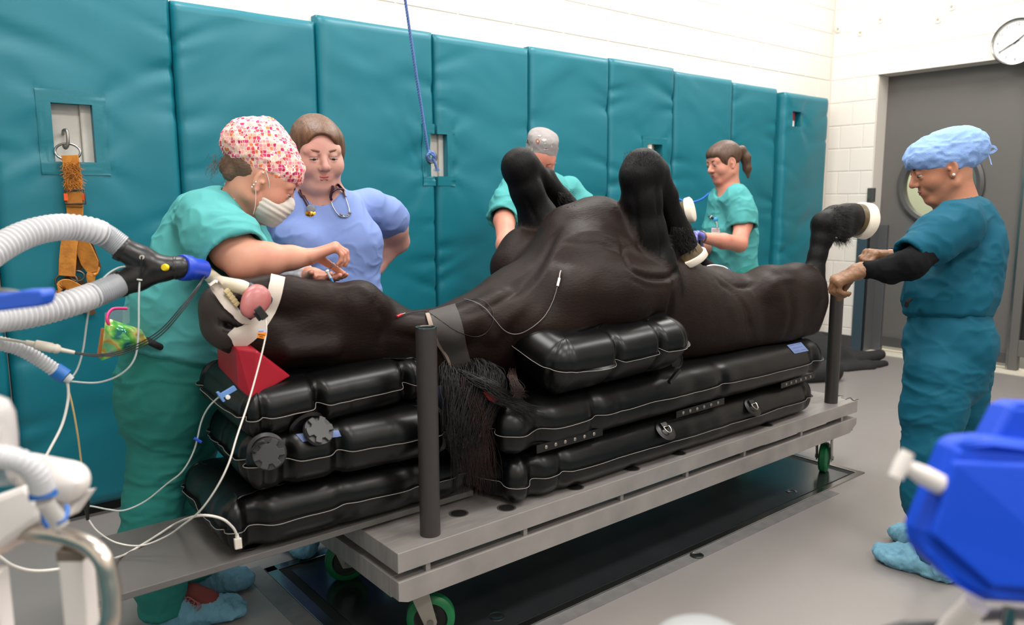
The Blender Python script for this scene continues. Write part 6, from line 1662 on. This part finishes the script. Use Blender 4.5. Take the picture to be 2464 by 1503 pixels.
bevel(MB().prism([at(2388, 800, D=2.66), at(2396, 796, D=2.72), at(2390, 905, D=2.70), at(2382, 900, D=2.66)], RT*-.01).obj('side_pocket', m_dteal, P5), .002)
MB().ribbon([at(2192, 718, D=2.675), at(2184, 726, D=2.68), at(2180, 738, D=2.69)], (0, 1, 0), .012, .008).obj('waist_tie', m_belt, P5)
# ================================================================ BREATHING CIRCUIT
def A(u, v, D): return at(u, v, D=D)
m_hose = mat('milky_hose', (206, 206, 210), .35, spec=.4, alpha=.93)
m_cuff = mat('grey_cuff', (150, 152, 158), .3, spec=.5)
m_yblk = mat('black_plastic', (24, 23, 24), .35, spec=.5)
m_cblue = mat('bright_blue_plastic', (24, 66, 190), .4)
def hose(name, pts, r, pitch, amp, mt, parent, n=26, sub=6):
    P = spline(pts, 12); seg = [0.]
    for a, b in zip(P[:-1], P[1:]): seg.append(seg[-1]+float(np.linalg.norm(b-a)))
    L = seg[-1]; N = int(L/pitch*sub); ts = np.linspace(0, L, N); P = np.array(P); Q = np.stack([np.interp(ts, seg, P[:, i]) for i in range(3)], 1)
    w = .5+.5*np.cos(ts/pitch*2*math.pi); rr = r-amp+amp*2*w**.7
    return MB().tube(list(Q), list(rr), n).obj(name, mt, parent, smooth=True, auto=70)
yc = thing('breathing_hose', A(60, 595, 1.75), 'upper milky corrugated breathing hose arching to the black Y-piece', 'hose', 'corrugated breathing hoses')
hose('tube', [A(-120, 690, 1.62), A(-60, 640, 1.66), A(0, 596, 1.72), A(60, 565, 1.78), A(115, 550, 1.83), A(165, 546, 1.88), A(215, 552, 1.92), A(245, 562, 1.95)], .0295, .0125, .0032, m_hose, yc)
hose('cuff', [A(238, 559, 1.945), A(262, 572, 1.965), A(290, 592, 1.98)], .0305, .005, .0006, m_cuff, yc)
yd = thing('breathing_hose', A(60, 755, 1.75), 'lower milky corrugated breathing hose running to the black Y-piece', 'hose', 'corrugated breathing hoses')
hose('tube', [A(-120, 775, 1.62), A(-60, 772, 1.66), A(0, 765, 1.72), A(60, 757, 1.77), A(120, 744, 1.82), A(180, 726, 1.87), A(225, 710, 1.92)], .0300, .0125, .0032, m_hose, yd)
hose('cuff', [A(218, 713, 1.915), A(250, 700, 1.94), A(286, 684, 1.975)], .0315, .005, .0006, m_cuff, yd)
yp = thing('y_connector', A(360, 640, 2.0), 'black Y-piece with a yellow cap joining the two breathing hoses to the blue coupling', 'connector')
def TD(u, v, D, r): p = A(u, v, D); return (p, px(r, p))
y_ = SDF()
y_.chain([TD(297, 600, 1.985, 29), TD(340, 622, 2.0, 30), TD(392, 646, 2.01, 28)], .012); y_.chain([TD(290, 682, 1.985, 31), TD(330, 668, 2.0, 31), TD(388, 648, 2.01, 28)], .012)
y_.chain([TD(385, 646, 2.01, 28), TD(432, 643, 2.03, 27)], .01)
y_.cut(A(291, 597, 1.983), A(285, 594, 1.98)-A(297, 600, 1.985)) if False else None
y_.obj('body', .0032, m_yblk, yp)
for (a, b, r) in ((TD(285, 594, 1.98, 31), TD(304, 604, 1.99, 31), 0), (TD(279, 686, 1.98, 33), TD(298, 679, 1.985, 33), 0), (TD(418, 644, 2.025, 29), TD(428, 643.6, 2.028, 29), 0)):
    d_ = nrm(b[0]-a[0]); L_ = np.linalg.norm(b[0]-a[0]); R_ = a[1]
    MB().lathe(a[0], d_, [(R_*.85, 0), (R_*.97, .0), (R_, .003), (R_, L_-.004), (R_*.93, L_), (R_*.85, L_)], 36).obj('collar', m_yblk, yp, auto=40)
p = A(397, 643, 1.975); MB().lathe(p, -FW+RT*-.2, [(0, -.008), (.0085, -.006), (.0095, .000), (.008, .005), (0, .006)], 24).obj('yellow_cap', mat('yellow_cap', (232, 204, 20), .4), yp, auto=50)
p = A(413, 645, 1.985); MB().lathe(p, -FW+RT*-.2, [(0, -.003), (.006, -.003), (.0065, .0), (.005, .001), (0, .0005)], 20).obj('plug_hole', mat('black_soft', (14, 14, 15), .6), yp, auto=50)
MB().tube([A(342, 620, 1.955), A(341, 632, 1.955), A(338, 660, 1.96), A(336, 676, 1.965)], [.0042, .003, .0025, .0045], 12).obj('luer', m_yblk, yp, auto=50)
MB().lathe(A(342, 619, 1.955), -FW, [(.003, 0), (.006, 0), (.006, .003), (.003, .003)], 16).obj('luer_cap', mat('pale_cap', (190, 184, 176), .4), yp, auto=40)
MB().tube([A(336, 671, 1.962), A(335.6, 674, 1.962)], .0068, 12).obj('luer_collar', m_white, yp, auto=40)
cb = thing('tube_coupling', A(460, 645, 2.04), 'bright blue coupling between the black Y-piece and the tube, by the teal sleeve', 'coupling')
a, b_ = A(434, 643, 2.03), A(500, 650, 2.12); d_ = nrm(b_-a); q = px(1, a)
MB().lathe(a, d_, [(24*q, 0), (30*q, .001), (32*q, .006), (31*q, .030), (27*q, .040), (27*q, .070), (24*q, .082), (20*q, .084)], 40).obj('sleeve', m_cblue, cb, auto=40)

def line(name, label, pts, r, mt, cat='tubing', n=8, extra=None):
    t = thing(name, pts[0], label, cat); MB().tube(spline(pts, n), r, 8).obj('tube', mt, t, auto=60); return t
m_line = mat('clear_line', (196, 204, 200), .2, spec=.6, alpha=.75); m_wcab = mat('white_cable', (226, 220, 212), .4)
t = line('sampling_line', 'thin clear sampling line hanging from the side of the black Y-piece, left of the other', [A(302, 641, 1.97), A(285, 644, 1.965), A(262, 657, 1.95), A(240, 680, 1.935), A(222, 715, 1.93), A(210, 770, 1.93), A(200, 840, 1.93), A(186, 888, 1.93), A(167, 914, 1.92)], .0024, m_line)
MB().tube([A(245, 672, 1.934), A(238, 682, 1.932), A(232, 690, 1.93)], [.004, .0065, .004], 12).obj('luer_joint', m_white, t, auto=50)
line('sampling_line', 'thin clear sampling line hanging straight down from the black luer under the Y-piece', [A(336, 676, 1.965), A(334, 720, 1.955), A(333, 800, 1.95), A(324, 862, 1.95), A(290, 900, 1.94), A(235, 920, 1.93), A(168, 917, 1.92)], .0024, m_line)
sm = thing('small_breathing_hose', A(60, 850, 1.85), 'narrow clear corrugated hose ending in a blue collar, left of the scrubs', 'hose')
hose('tube', [A(-60, 812, 1.78), A(0, 826, 1.82), A(45, 838, 1.85), A(90, 862, 1.88), A(135, 892, 1.91)], .0165, .0085, .0013, m_hose, sm, 20)
a, b_ = A(132, 889, 1.91), A(160, 907, 1.92); d_ = nrm(b_-a)
MB().lathe(a, d_, [(.015, -.001), (.0195, 0), (.0195, .030), (.015, .031)], 28).obj('collar', mat('mid_blue', (34, 110, 190), .4), sm, auto=40)
MB().tube([b_, b_+d_*.014], [.013, .010], 16).obj('adapter', m_clear, sm, auto=50)
line('drain_line', 'whitish line hanging from the blue collar down behind the white hose', [A(163, 918, 1.92), A(164, 960, 1.92), A(150, 1020, 1.90), A(120, 1080, 1.86), A(100, 1115, 1.84)], .0036, mat('whitish_line', (206, 204, 198), .35))
line('yellow_line', 'thin yellow-beige line hanging from the blue collar to the black cable plug', [A(160, 920, 1.92), A(174, 975, 1.94), A(186, 1040, 1.98), A(194, 1100, 2.03), A(203, 1180, 2.08)], .0024, mat('beige_line', (216, 188, 132), .4))
# sensor cable joint
ec = thing('lead_connector', A(115, 835, 1.83), 'beige cable connector left of the scrubs, with three black leads curving to the horse', 'cable connector')
m_bei = mat('beige_plastic', (206, 198, 184), .45)
MB().tube([A(-60, 806, 1.80), A(-10, 812, 1.80), A(40, 820, 1.81), A(62, 824, 1.815)], .0036, 8).obj('cable', m_bei, ec, auto=60)
a, b_ = A(58, 823, 1.815), A(180, 848, 1.86); d_ = nrm(b_-a); L_ = np.linalg.norm(b_-a)
MB().lathe(a, d_, [(.003, 0), (.0065, .004), (.007, .02), (.0115, .024), (.012, .058), (.0105, .060), (.0105, .064), (.0118, .066), (.0118, L_-.040), (.010, L_-.034), (.0055, L_-.030), (.0045, L_), (.002, L_)], 24).obj('housing', m_bei, ec, auto=35)
for k in range(3):
    MB().tube(spline([A(178, 847+k*1.5, 1.86), A(235, 852+k*2.5, 1.88), A(300, 840+k*5, 1.91), A(380, 798+k*7, 1.94), A(440, 733+k*7, 1.97), A(478, 685+k*3, 2.02), A(497, 655, 2.10)], 8), .0016, 7).obj('lead', m_blkc, ec, auto=60)
# drip line with clamps
iv = thing('drip_line', at(400, 1165, Y=2.2), 'clear drip line with a pale blue clamp running across the green trousers', 'tubing')
MB().tube(spline([at(120, 1240, Y=2.25), at(180, 1222, Y=2.25), at(215, 1217, Y=2.25), at(260, 1225, Y=2.24), at(300, 1227, Y=2.22), at(350, 1205, Y=2.2), at(400, 1165, Y=2.16), at(440, 1132, Y=2.12), at(468, 1080, Y=2.10), at(484, 1015, Y=2.08), at(503, 978, Y=2.05), at(530, 952, Y=2.02)], 7), .0022, 8).obj('tube', m_line, iv, auto=60)
m_lbl = mat('pale_blue_clamp', (112, 152, 214), .4)
a, b_ = at(527, 955, Y=2.01), at(566, 932, Y=2.0); d_ = nrm(b_-a); s_ = nrm(np.cross(d_, V(0, 1, 0))); Mx = np.array([d_, V(0, 1, 0), s_]).T; L_ = np.linalg.norm(b_-a)
m = MB(); m.box((0, -.005, -.0065), (L_, .005, .0065), M=Mx, o=a); bevel(m.obj('clamp', m_lbl, iv), .001)
MB().box((-.003, -.006, -.016), (.003, .006, .014), M=Mx, o=a+d_*.004).obj('clamp_lip', m_lbl, iv)
MB().lathe(at(548, 955, Y=2.0), (0, -1, 0), [(0, -.004), (.006, -.003), (.006, .003), (0, .004)], 16).obj('roller', m_white, iv, auto=50)
MB().tube([at(468, 1054, Y=2.085), at(484, 1063, Y=2.085)], .004, 6).obj('small_clip', mat('royal_blue', (20, 70, 190), .4), iv, auto=50)
# white cable with loose plug
wc_ = thing('loose_cable', at(400, 1270, Y=2.05), 'white cable snaking over the grey board to a loose plug by the bottom cushion', 'cable')
def fl(u, v): return at(u, v, Z=.02)
PC = [A(-60, 1290, 1.45), A(0, 1340, 1.5), A(40, 1364, 1.55), A(100, 1373, 1.62), A(200, 1358, 1.75), at(290, 1338, Z=.398), at(345, 1308, Z=.398), at(385, 1283, Z=.40), at(425, 1258, Z=.42), at(478, 1240, Y=1.95), at(530, 1246, Y=1.91), at(560, 1268, Y=1.92), at(571, 1290, Y=1.93)]
MB().tube(spline(PC, 7), .0033, 10).obj('cable', m_wcab, wc_, auto=60)
MB().tube([at(570, 1286, Y=1.93), at(572, 1298, Y=1.93)], [.0045, .0055], 10).obj('strain_relief', m_wcab, wc_, auto=60)
bevel(MB().prism([at(564, 1297, Y=1.925), at(582, 1294, Y=1.925), at(584, 1319, Y=1.925), at(567, 1323, Y=1.925)], (0, .009, 0)).obj('plug', mat('plug_ivory', (216, 206, 194), .45), wc_), .002)

# ================================================================ LEFT FOREGROUND: anaesthesia stand
m_chrome = mat('brushed_chrome', (196, 186, 176), .28, metal=.9); m_wpl = mat('gloss_white', (234, 226, 222), .3)
an = thing('equipment_stand', V(*(A(185, 1340, .95)*V(1, 1, 0))), 'blurred white equipment stand with a bent chrome handle at the lower left', 'equipment stand')
MB().tube(spline([A(20, 1268, 1.02), A(90, 1283, .99), A(160, 1293, .96), A(215, 1312, .94), A(248, 1345, .93), A(262, 1395, .93), A(268, 1450, .93), A(262, 1500, .93), A(230, 1540, .94), A(190, 1550, .95)], 8), .0118, 18).obj('handle', m_chrome, an, auto=60)
pt = A(183, 1335, .96); bt = V(pt[0], pt[1], 0)
x_ = nrm(V(RT[0], RT[1], 0)); y2 = nrm(np.cross(V(0, 0, 1), x_)); Mx = np.array([x_, y2, V(0, 0, 1)]).T
bevel(MB().box((-.0155, -.014, 0), (.0155, .014, pt[2]), M=Mx, o=bt).obj('post', m_wpl, an), .003)
bevel(MB().box((-.0165, -.015, pt[2]-.002), (.0165, .015, pt[2]+.012), M=Mx, o=bt).obj('post_cap', mat('brown_cap', (112, 98, 88), .4), an), .002)
pt2 = A(-18, 1370, .99); bevel(MB().box((-.0155, -.014, 0), (.0125, .014, pt2[2]), M=Mx, o=V(pt2[0], pt2[1], 0)).obj('post', m_wpl, an), .003)
bevel(MB().box((-.18, -.16, .02), (.05, .10, .10), M=Mx, o=bt).obj('base', m_wpl, an), .01)
bevel(MB().prism([A(-80, 1215, .98), A(0, 1190, .98), A(62, 1166, .98), A(95, 1210, .98), A(95, 1252, .98), A(0, 1318, .98), A(-80, 1372, .98)], FW*.12).obj('housing', m_wpl, an), .008)
MB().tube([A(-40, 1312, .985), A(10, 1300, 1.0), A(40, 1290, 1.02)], [.018, .016, .010], 20).obj('outlet', mat('peach_white', (228, 206, 196), .35), an, auto=50)
cn = thing('absorber_canister', A(160, 1165, 1.05), 'blurred white ribbed canister at the lower left, behind the elbow hose', 'canister')
a, b_ = A(60, 1130, 1.12), A(176, 1160, .98); d_ = nrm(b_-a); L_ = np.linalg.norm(b_-a)
MB().lathe(a, d_, [(0, 0), (.024, 0)]+[(.0255+.0008*(k % 2), L_*(.1+.8*k/24)) for k in range(25)]+[(.026, L_*.93), (.021, L_), (.008, L_*1.06), (0, L_*1.07)], 40).obj('body', m_wpl, cn, auto=40)
a, b_ = A(150, 1165, 1.0), A(118, 1262, .96); 
MB().prism([A(120, 1195, 1.03), A(212, 1182, 1.0), A(170, 1240, .99), A(120, 1262, .99)], FW*.02).obj('skirt', m_wpl, cn)
eh = thing('elbow_hose', A(60, 1110, .95), 'blurred milky elbow hose with blue collars at the lower left', 'hose')
hose('tube', [A(-120, 1100, .86), A(-50, 1098, .87), A(10, 1100, .88), A(60, 1115, .89), A(92, 1148, .90), A(104, 1188, .91)], .0135, .0062, .0006, m_hose, eh, 22)
a, b_ = A(102, 1180, .91), A(106, 1206, .91); MB().lathe(a, b_-a, [(.013, 0), (.0152, .001), (.0152, .008), (.013, .009)], 28).obj('collar', mat('collar_blue', (36, 100, 180), .4), eh, auto=40)
MB().tube(spline([A(106, 1204, .91), A(120, 1225, .92), A(135, 1245, .93), A(145, 1262, .935)], 5), [.010]*16, 18).obj('elbow', mat('clear_elbow', (212, 208, 204), .2, alpha=.85), eh, auto=60)
MB().tube([A(128, 1251, .925), A(140, 1258, .925), A(156, 1250, .93), A(163, 1230, .94), A(160, 1215, .945)], .0028, 10).obj('blue_band', mat('collar_blue', (36, 100, 180), .4), eh, auto=60)
MB().tube([A(104, 1230, .955), A(108, 1255, .955), A(118, 1268, .955)], .004, 10).obj('blue_band', mat('collar_blue', (36, 100, 180), .4), eh, auto=60)
cp = thing('clear_dome', A(0, 1010, .9), 'blurred clear dome cup at the left edge of the photo', 'dome')
a = A(-6, 1085, .9); MB().lathe(a, (0, 0, 1), [(.0215, 0), (.0225, .02), (.022, .045), (.017, .060), (.008, .066), (0, .067), (0, .065), (.008, .064), (.0155, .058), (.0205, .044), (.021, .02), (.020, 0)], 40).obj('dome', mat('clear_dome_mat', (236, 230, 228), .1, alpha=.45, spec=.6), cp, auto=50)
MB().lathe(a+V(0, 0, .0), (0, 0, 1), [(0, 0), (.012, .0), (.014, .018), (.009, .030), (0, .032)], 20).obj('valve', m_wpl, cp, auto=40)
bg = thing('clear_bag', A(15, 1150, .92), 'blurred crinkled clear plastic at the left edge above the white housing', 'plastic wrap')
G = np.array([[A(-40+10*i, 1105+8*j, .93-.012*vnoise(V(i*1.1, j*1.3, 2)[None])[0]) for j in range(9)] for i in range(9)])
MB().grid(G).obj('film', mat('crinkle_film', (214, 206, 206), .08, alpha=.5, bump=(60, 1., .01)), bg, smooth=True)
bw = thing('blue_latch', A(45, 725, .95), 'blurred blue plastic latch over the lower hose at the left edge', 'latch')
bevel(MB().prism([A(-60, 712, .95), A(15, 706, .95), A(50, 699, .95), A(98, 698, .95), A(103, 712, .95), A(98, 733, .95), A(86, 739, .95), A(-60, 756, .95)], FW*.03+V(0, 0, .004)).obj('grip', mat('latch_blue', (30, 84, 196), .4), bw), .003)
bevel(MB().prism([A(-60, 690, .99), A(5, 694, .99), A(44, 700, .99), A(44, 712, .99), A(-60, 712, .99)], FW*.02).obj('arm', mat('latch_grey', (96, 100, 98), .4), bw), .003)
MB().tube([A(-60, 730, .96), A(-95, 800, .96), V(*(A(-95, 800, .96)*V(1, 1, 0)))], .012, 12).obj('arm_post', m_chrome, bw, auto=60)

# ================================================================ RIGHT FOREGROUND: blue tray on a stand
m_tray = mat('strong_blue', (0, 66, 196), .5, spec=.25)
tyb = thing('blue_tray', V(*(A(2440, 1400, .72)*V(1, 1, 0))), 'large blurred bright blue plastic tray at the lower right corner', 'tray')
th = FW*.035
bevel(MB().prism([A(2212, 1275, .72), A(2290, 1078, .73), A(2312, 1056, .73), A(2380, 1050, .74), A(2660, 1085, .76), A(2660, 1470, .72), A(2380, 1452, .71), A(2335, 1428, .70), A(2292, 1398, .70), A(2222, 1335, .71)], th).obj('body', m_tray, tyb), .010, 4)
bevel(MB().prism([A(2385, 1062, .77), A(2428, 978, .78), A(2452, 968, .78), A(2660, 975, .79), A(2660, 1100, .78)], th).obj('rear_wall', m_tray, tyb), .006, 3)
bevel(MB().prism([A(2245, 1290, .705), A(2300, 1110, .715), A(2660, 1125, .74), A(2660, 1430, .705), A(2390, 1415, .70)], FW*.01).obj('front_panel', m_tray, tyb), .004, 3)
pq = A(2640, 1440, .74); MB().cyl(V(pq[0], pq[1], 0), pq, .016).obj('stand_pole', m_chrome, tyb, auto=50)
MB().lathe(V(pq[0], pq[1], 0), (0, 0, 1), [(0, 0), (.16, 0), (.16, .01), (.02, .03), (0, .03)], 32).obj('stand_base', m_wpl, tyb, auto=40)
kn = thing('tray_knob', A(2200, 1130, .72), 'blurred white T-shaped knob sticking out left of the blue tray', 'knob')
MB().tube([A(2262, 1165, .725), A(2225, 1145, .72), A(2180, 1120, .715)], [.010, .0095, .006], 18).obj('stem', m_wpl, kn, auto=50)
MB().tube([A(2155, 1148, .715), A(2170, 1115, .715), A(2184, 1086, .715)], [.0065, .0070, .0060], 16).obj('crossbar', m_wpl, kn, auto=50)
ar = thing('support_arm', A(2320, 1480, .74), 'blurred white arm and grey fittings below the blue tray', 'arm')
MB().tube([A(2250, 1560, .78), A(2300, 1500, .76), A(2350, 1450, .74)], .0115, 18).obj('arm', m_wpl, ar, auto=50)
MB().tube([A(2360, 1478, .76), A(2440, 1474, .76), A(2520, 1480, .76)], .007, 16).obj('fitting', mat('grey_fitting', (120, 116, 122), .4), ar, auto=50)
MB().tube([A(2430, 1462, .74), A(2425, 1500, .74), A(2430, 1560, .74)], .006, 16).obj('fitting', m_stain, ar, auto=50)
MB().tube([A(2250, 1560, .78), V(*(A(2250, 1560, .78)*V(1, 1, 0)))], .010, 12).obj('leg', m_wpl, ar, auto=50)
dk = thing('black_handle', A(2210, 1540, .80), 'blurred black shape at the bottom edge left of the white arm', 'handle')
MB().tube([A(2120, 1530, .8), A(2180, 1512, .8), A(2260, 1512, .8), A(2320, 1530, .8)], .0085, 14).obj('grip', m_yblk, dk, auto=60)
MB().tube([A(2260, 1520, .8), V(*(A(2260, 1520, .8)*V(1, 1, 0)))], .008, 12).obj('post', m_yblk, dk, auto=60)
gk = thing('grey_knob', A(1690, 1530, .8), 'blurred pale grey rounded top at the bottom edge of the photo', 'knob')
MB().lathe(A(1690, 1580, .8), V(0, 0, 1), [(.05, 0), (.048, .02), (.035, .028), (0, .032)], 28).obj('cap', mat('grey_knob', (150, 152, 152), .4), gk, auto=50)
p = A(1690, 1580, .8); MB().cyl(V(p[0], p[1], 0), p, .02).obj('post', m_wpl, gk, auto=50)

# ================================================================ ROPES, HARNESS, FOAM
YR = 3.575
rg = thing('wall_ring', (at(160, 350, Y=YR)[0], YW, 1.55), 'steel wall hook with a round ring in the square cut-out', 'ring')
MB().tube(spline([at(152, 322, Y=YW-.02), at(153, 314, Y=YR+.03), at(160, 314, Y=YR), at(163, 330, Y=YR-.01), at(163, 348, Y=YR-.01), at(158, 356, Y=YR), at(154, 352, Y=YR+.02)], 6), .0065, 12).obj('hook', m_steel, rg, auto=60)
rc_ = at(163, 365, Y=YR); rr_ = px(27, rc_)
MB().tube([rc_+rr_*(math.cos(a)*V(.94, -.30, 0)+math.sin(a)*V(0, .1, .72)) for a in np.linspace(0, 2*math.pi, 40, endpoint=False)], .0048, 12, closed=True).obj('ring', m_stain, rg, auto=60)
m_str = mat('orange_webbing', (206, 134, 48), .8, noise=(22, .8, (150, 92, 34)), bump=(90, .5, .003))
m_str2 = mat('dark_brown_webbing', (92, 62, 36), .85, noise=(30, .6, (66, 44, 26)))  # darker brown webbing for the rear straps
hn = thing('sling_harness', at(175, 560, Y=3.56), 'worn orange webbing sling hanging from the wall ring, frayed at the top', 'harness')
def SH_(u, v, Y=3.56): return at(u, v, Y=Y)
def band(nm, uvs, w, mt=m_str, side=V(.92, -.39, 0), th=.008, Y=3.56):
    P = spline([SH_(u, v, Y if len(q) < 1 else q[0]) for (u, v, *q) in uvs], 5)
    W_ = [px(w, P[0])]*len(P) if not hasattr(w, '__len__') else [px(x, P[0]) for x in np.interp(np.linspace(0, 1, len(P)), np.linspace(0, 1, len(w)), w)]
    return bevel(MB().ribbon(P, side, W_, th).obj(nm, mt, hn), .002)
band('strap', [(168, 373), (172, 400), (176, 430), (178, 460)], 36, th=.014)
band('strap', [(178, 462), (180, 495), (181, 530), (182, 560)], [36, 37, 33, 40], th=.010)
band('keeper', [(178, 461), (179, 480), (180, 497)], 34, Y=3.548, th=.006)
band('strap', [(172, 560), (166, 590), (163, 625), (161, 664)], [38, 36, 37, 36], Y=3.555)
band('strap', [(184, 560, 3.59), (186, 600, 3.59), (186, 640, 3.59), (185, 652, 3.59)], 22, m_str2)
band('strap', [(190, 565), (203, 600), (216, 632), (222, 655)], [26, 38, 40, 20], Y=3.55, side=V(.8, -.4, .3))
band('strap', [(212, 580, 3.58), (224, 610, 3.58), (234, 640, 3.57), (236, 645, 3.57)], 16, m_str2)
band('strap', [(236, 642, 3.56), (228, 655, 3.55), (219, 662, 3.55), (220, 690, 3.555)], [10, 16, 20, 14])
band('loop', [(140, 712), (148, 690), (160, 684), (172, 690), (186, 700)], [30, 32, 26, 30, 34], Y=3.55, side=V(.3, -.3, 1))
band('loop', [(132, 705), (150, 712), (176, 708)], 20, Y=3.545, side=V(0, -.2, 1))
band('loop', [(152, 688, 3.58), (175, 672, 3.58), (196, 690, 3.58), (214, 700, 3.58)], 26, m_str2, side=V(.4, 0, .9))
band('strap', [(205, 735, 3.57), (215, 748, 3.57), (228, 746, 3.57)], 18, m_str2, side=V(.2, 0, 1))
def fray(rs, q):
    t_ = rs.random(); p = at(170+rs.uniform(-17, 19)+t_*7, 392+t_*58, Y=3.545); d = V(rs.gauss(0, 1), -.6, rs.gauss(-.2, .7))
    return [p, p+nrm(d)*.008, p+nrm(d+V(rs.gauss(0, .6), 0, -.5))*rs.uniform(.014, .032)]
strands('fray', hn, 520, fray, .0016, m_str, 77)
for c_, r_, e_ in ((at(179, 473, Y=3.55), (.036, .028), 1), ):
    MB().tube([c_+V(r_[0]*sx*.94, -.012-.36*r_[0]*sx*.9, r_[1]*sz) for sx, sz in ((-1, -1), (-1, 1), (1, 1), (1, -1))], .0042, 10, closed=True).obj('buckle', mat('rusty_steel', (96, 76, 66), .45, metal=.6), hn, auto=60)
for sx in (-1, 1): bevel(MB().box((-.007, -.006, -.014), (.007, .006, .014), o=at(179+sx*21, 474, Y=3.545)).obj('buckle_tab', mat('safety_orange', (226, 84, 24), .5), hn), .001)
for (u, v, r_) in ((160, 676, .040), (186, 664, .026)):
    c_ = at(u, v, Y=3.56); MB().tube([c_+V(r_*.92*math.cos(a), -r_*.3*math.cos(a), r_*.8*math.sin(a)) for a in np.linspace(0, 2*math.pi, 24, endpoint=False)], .0045, 10, closed=True).obj('steel_ring', mat('dull_steel', (110, 104, 100), .4, metal=.8), hn, auto=60)
m_rope = mat('blue_rope', (104, 134, 196), .8, bump=(140, .6, .003, (1, 1, 3)))
rp_ = thing('rope', at(1030, 360, Y=3.52), 'blue rope running from the ceiling down to its knot in the cut-out', 'rope')
p0, p1 = at(975, 0, Y=3.3), at(1003, 190, Y=3.42)
d_ = nrm(p0-p1); top_ = p0+d_*((ROOMH-.02-p0[2])/d_[2])
def twist(pts, r, nm, nn=8):
    P = spline(pts, nn); ss = MB()
    for ph in (0, 2.1, 4.2):
        Q = []
        L = 0
        for i, p in enumerate(P):
            if i: L += np.linalg.norm(p-P[i-1])
            t_ = nrm(P[min(i+1, len(P)-1)]-P[max(0, i-1)]); n_ = nrm(np.cross(t_, V(.3, 1, .1))); b2 = np.cross(t_, n_); a = L*150+ph
            Q.append(p+r*.45*(math.cos(a)*n_+math.sin(a)*b2))
        ss.tube(Q, r*.62, 7)
    return ss.obj(nm, m_rope, rp_, smooth=True)
twist([top_, (top_+p0)/2, p0, p1, at(1014, 260, Y=3.47), at(1024, 325, Y=3.51), at(1030, 362, Y=3.54)], .0075, 'line', 60)
twist([at(1030, 362, Y=3.54), at(1040, 372, Y=3.52), at(1046, 380, Y=3.53), at(1036, 386, Y=3.54), at(1028, 374, Y=3.53), at(1040, 366, Y=3.52), at(1047, 376, Y=3.52)], .0075, 'knot', 10)
twist([at(1040, 378, Y=3.53), at(1046, 390, Y=3.53), at(1050, 404, Y=3.54)], .007, 'tail', 10)
def fz(rs, q): p = at(1050, 402, Y=3.54); d = V(rs.gauss(.2, .5), rs.gauss(-.2, .4), -1); return [p, p+nrm(d)*.012, p+nrm(d+V(rs.gauss(0, .4), 0, 0))*.026]
strands('tail_fray', rp_, 60, fz, .0009, m_rope, 5)
ct = thing('rope_cleat', at(1036, 378, Y=3.6), 'dark steel ring bolt the blue rope is tied to', 'ring bolt')
c_ = at(1036, 378, Y=3.60); MB().tube([c_+V(.026*math.cos(a), -.01*math.cos(a)-.01, .03*math.sin(a)) for a in np.linspace(0, 2*math.pi, 20, endpoint=False)], .005, 8, closed=True).obj('eye', mat('dull_steel', (110, 104, 100), .4, metal=.8), ct, auto=60)
MB().cyl(c_+V(-.02, -.0, 0), c_+V(-.02, YW-c_[1]-.012, 0), .007).obj('bolt', mat('dull_steel', (110, 104, 100), .4, metal=.8), ct, auto=60)
bh = thing('blue_hose', at(1660, 488, Y=3.5), 'bright blue hose sagging in front of the teal pads by the ponytailed woman', 'hose')
MB().tube(spline([at(1600, 440, Y=3.56), at(1628, 474, Y=3.53), at(1645, 484, Y=3.5), at(1668, 486, Y=3.48), at(1690, 478, Y=3.44), at(1712, 462, Y=3.4), at(1730, 470, Y=3.3)], 7), .0085, 10).obj('tube', mat('vivid_blue_hose', (6, 100, 190), .4), bh, auto=60)
fm = SDF()
def F_(u, v, Y, r): p = at(u, v, Y=Y); return (p, r)
fm.chain([(at(1950, 828, Y=3.3), .13), (at(1990, 860, Y=3.15), .14), (at(2040, 882, Y=3.02), .085)], .06)
fm.chain([(at(2000, 850, Y=3.25), .09), (at(2060, 868, Y=3.05), .075), (at(2118, 852, Y=2.92), .042)], .05)
fm.chain([(at(2030, 890, Y=2.98), .06), (at(2085, 884, Y=2.90), .05), (at(2128, 876, Y=2.86), .030)], .04)
fm.chain([(at(1930, 900, Z=.06), .07), (at(2000, 892, Z=.07), .09)], .05)
fm.cut((0, 0, .002), (0, 0, -1))
fo = fm.obj('foam_sheet', .012, mat('black_foam', (34, 33, 34), .85, noise=(14, .5, (26, 25, 26))), None, disp=lambda P: .02*(fnoise(P*5, 4, 2)-.5))
tag(fo, 'crumpled black foam sheet lying on the floor by the far wall corner', 'foam sheet')
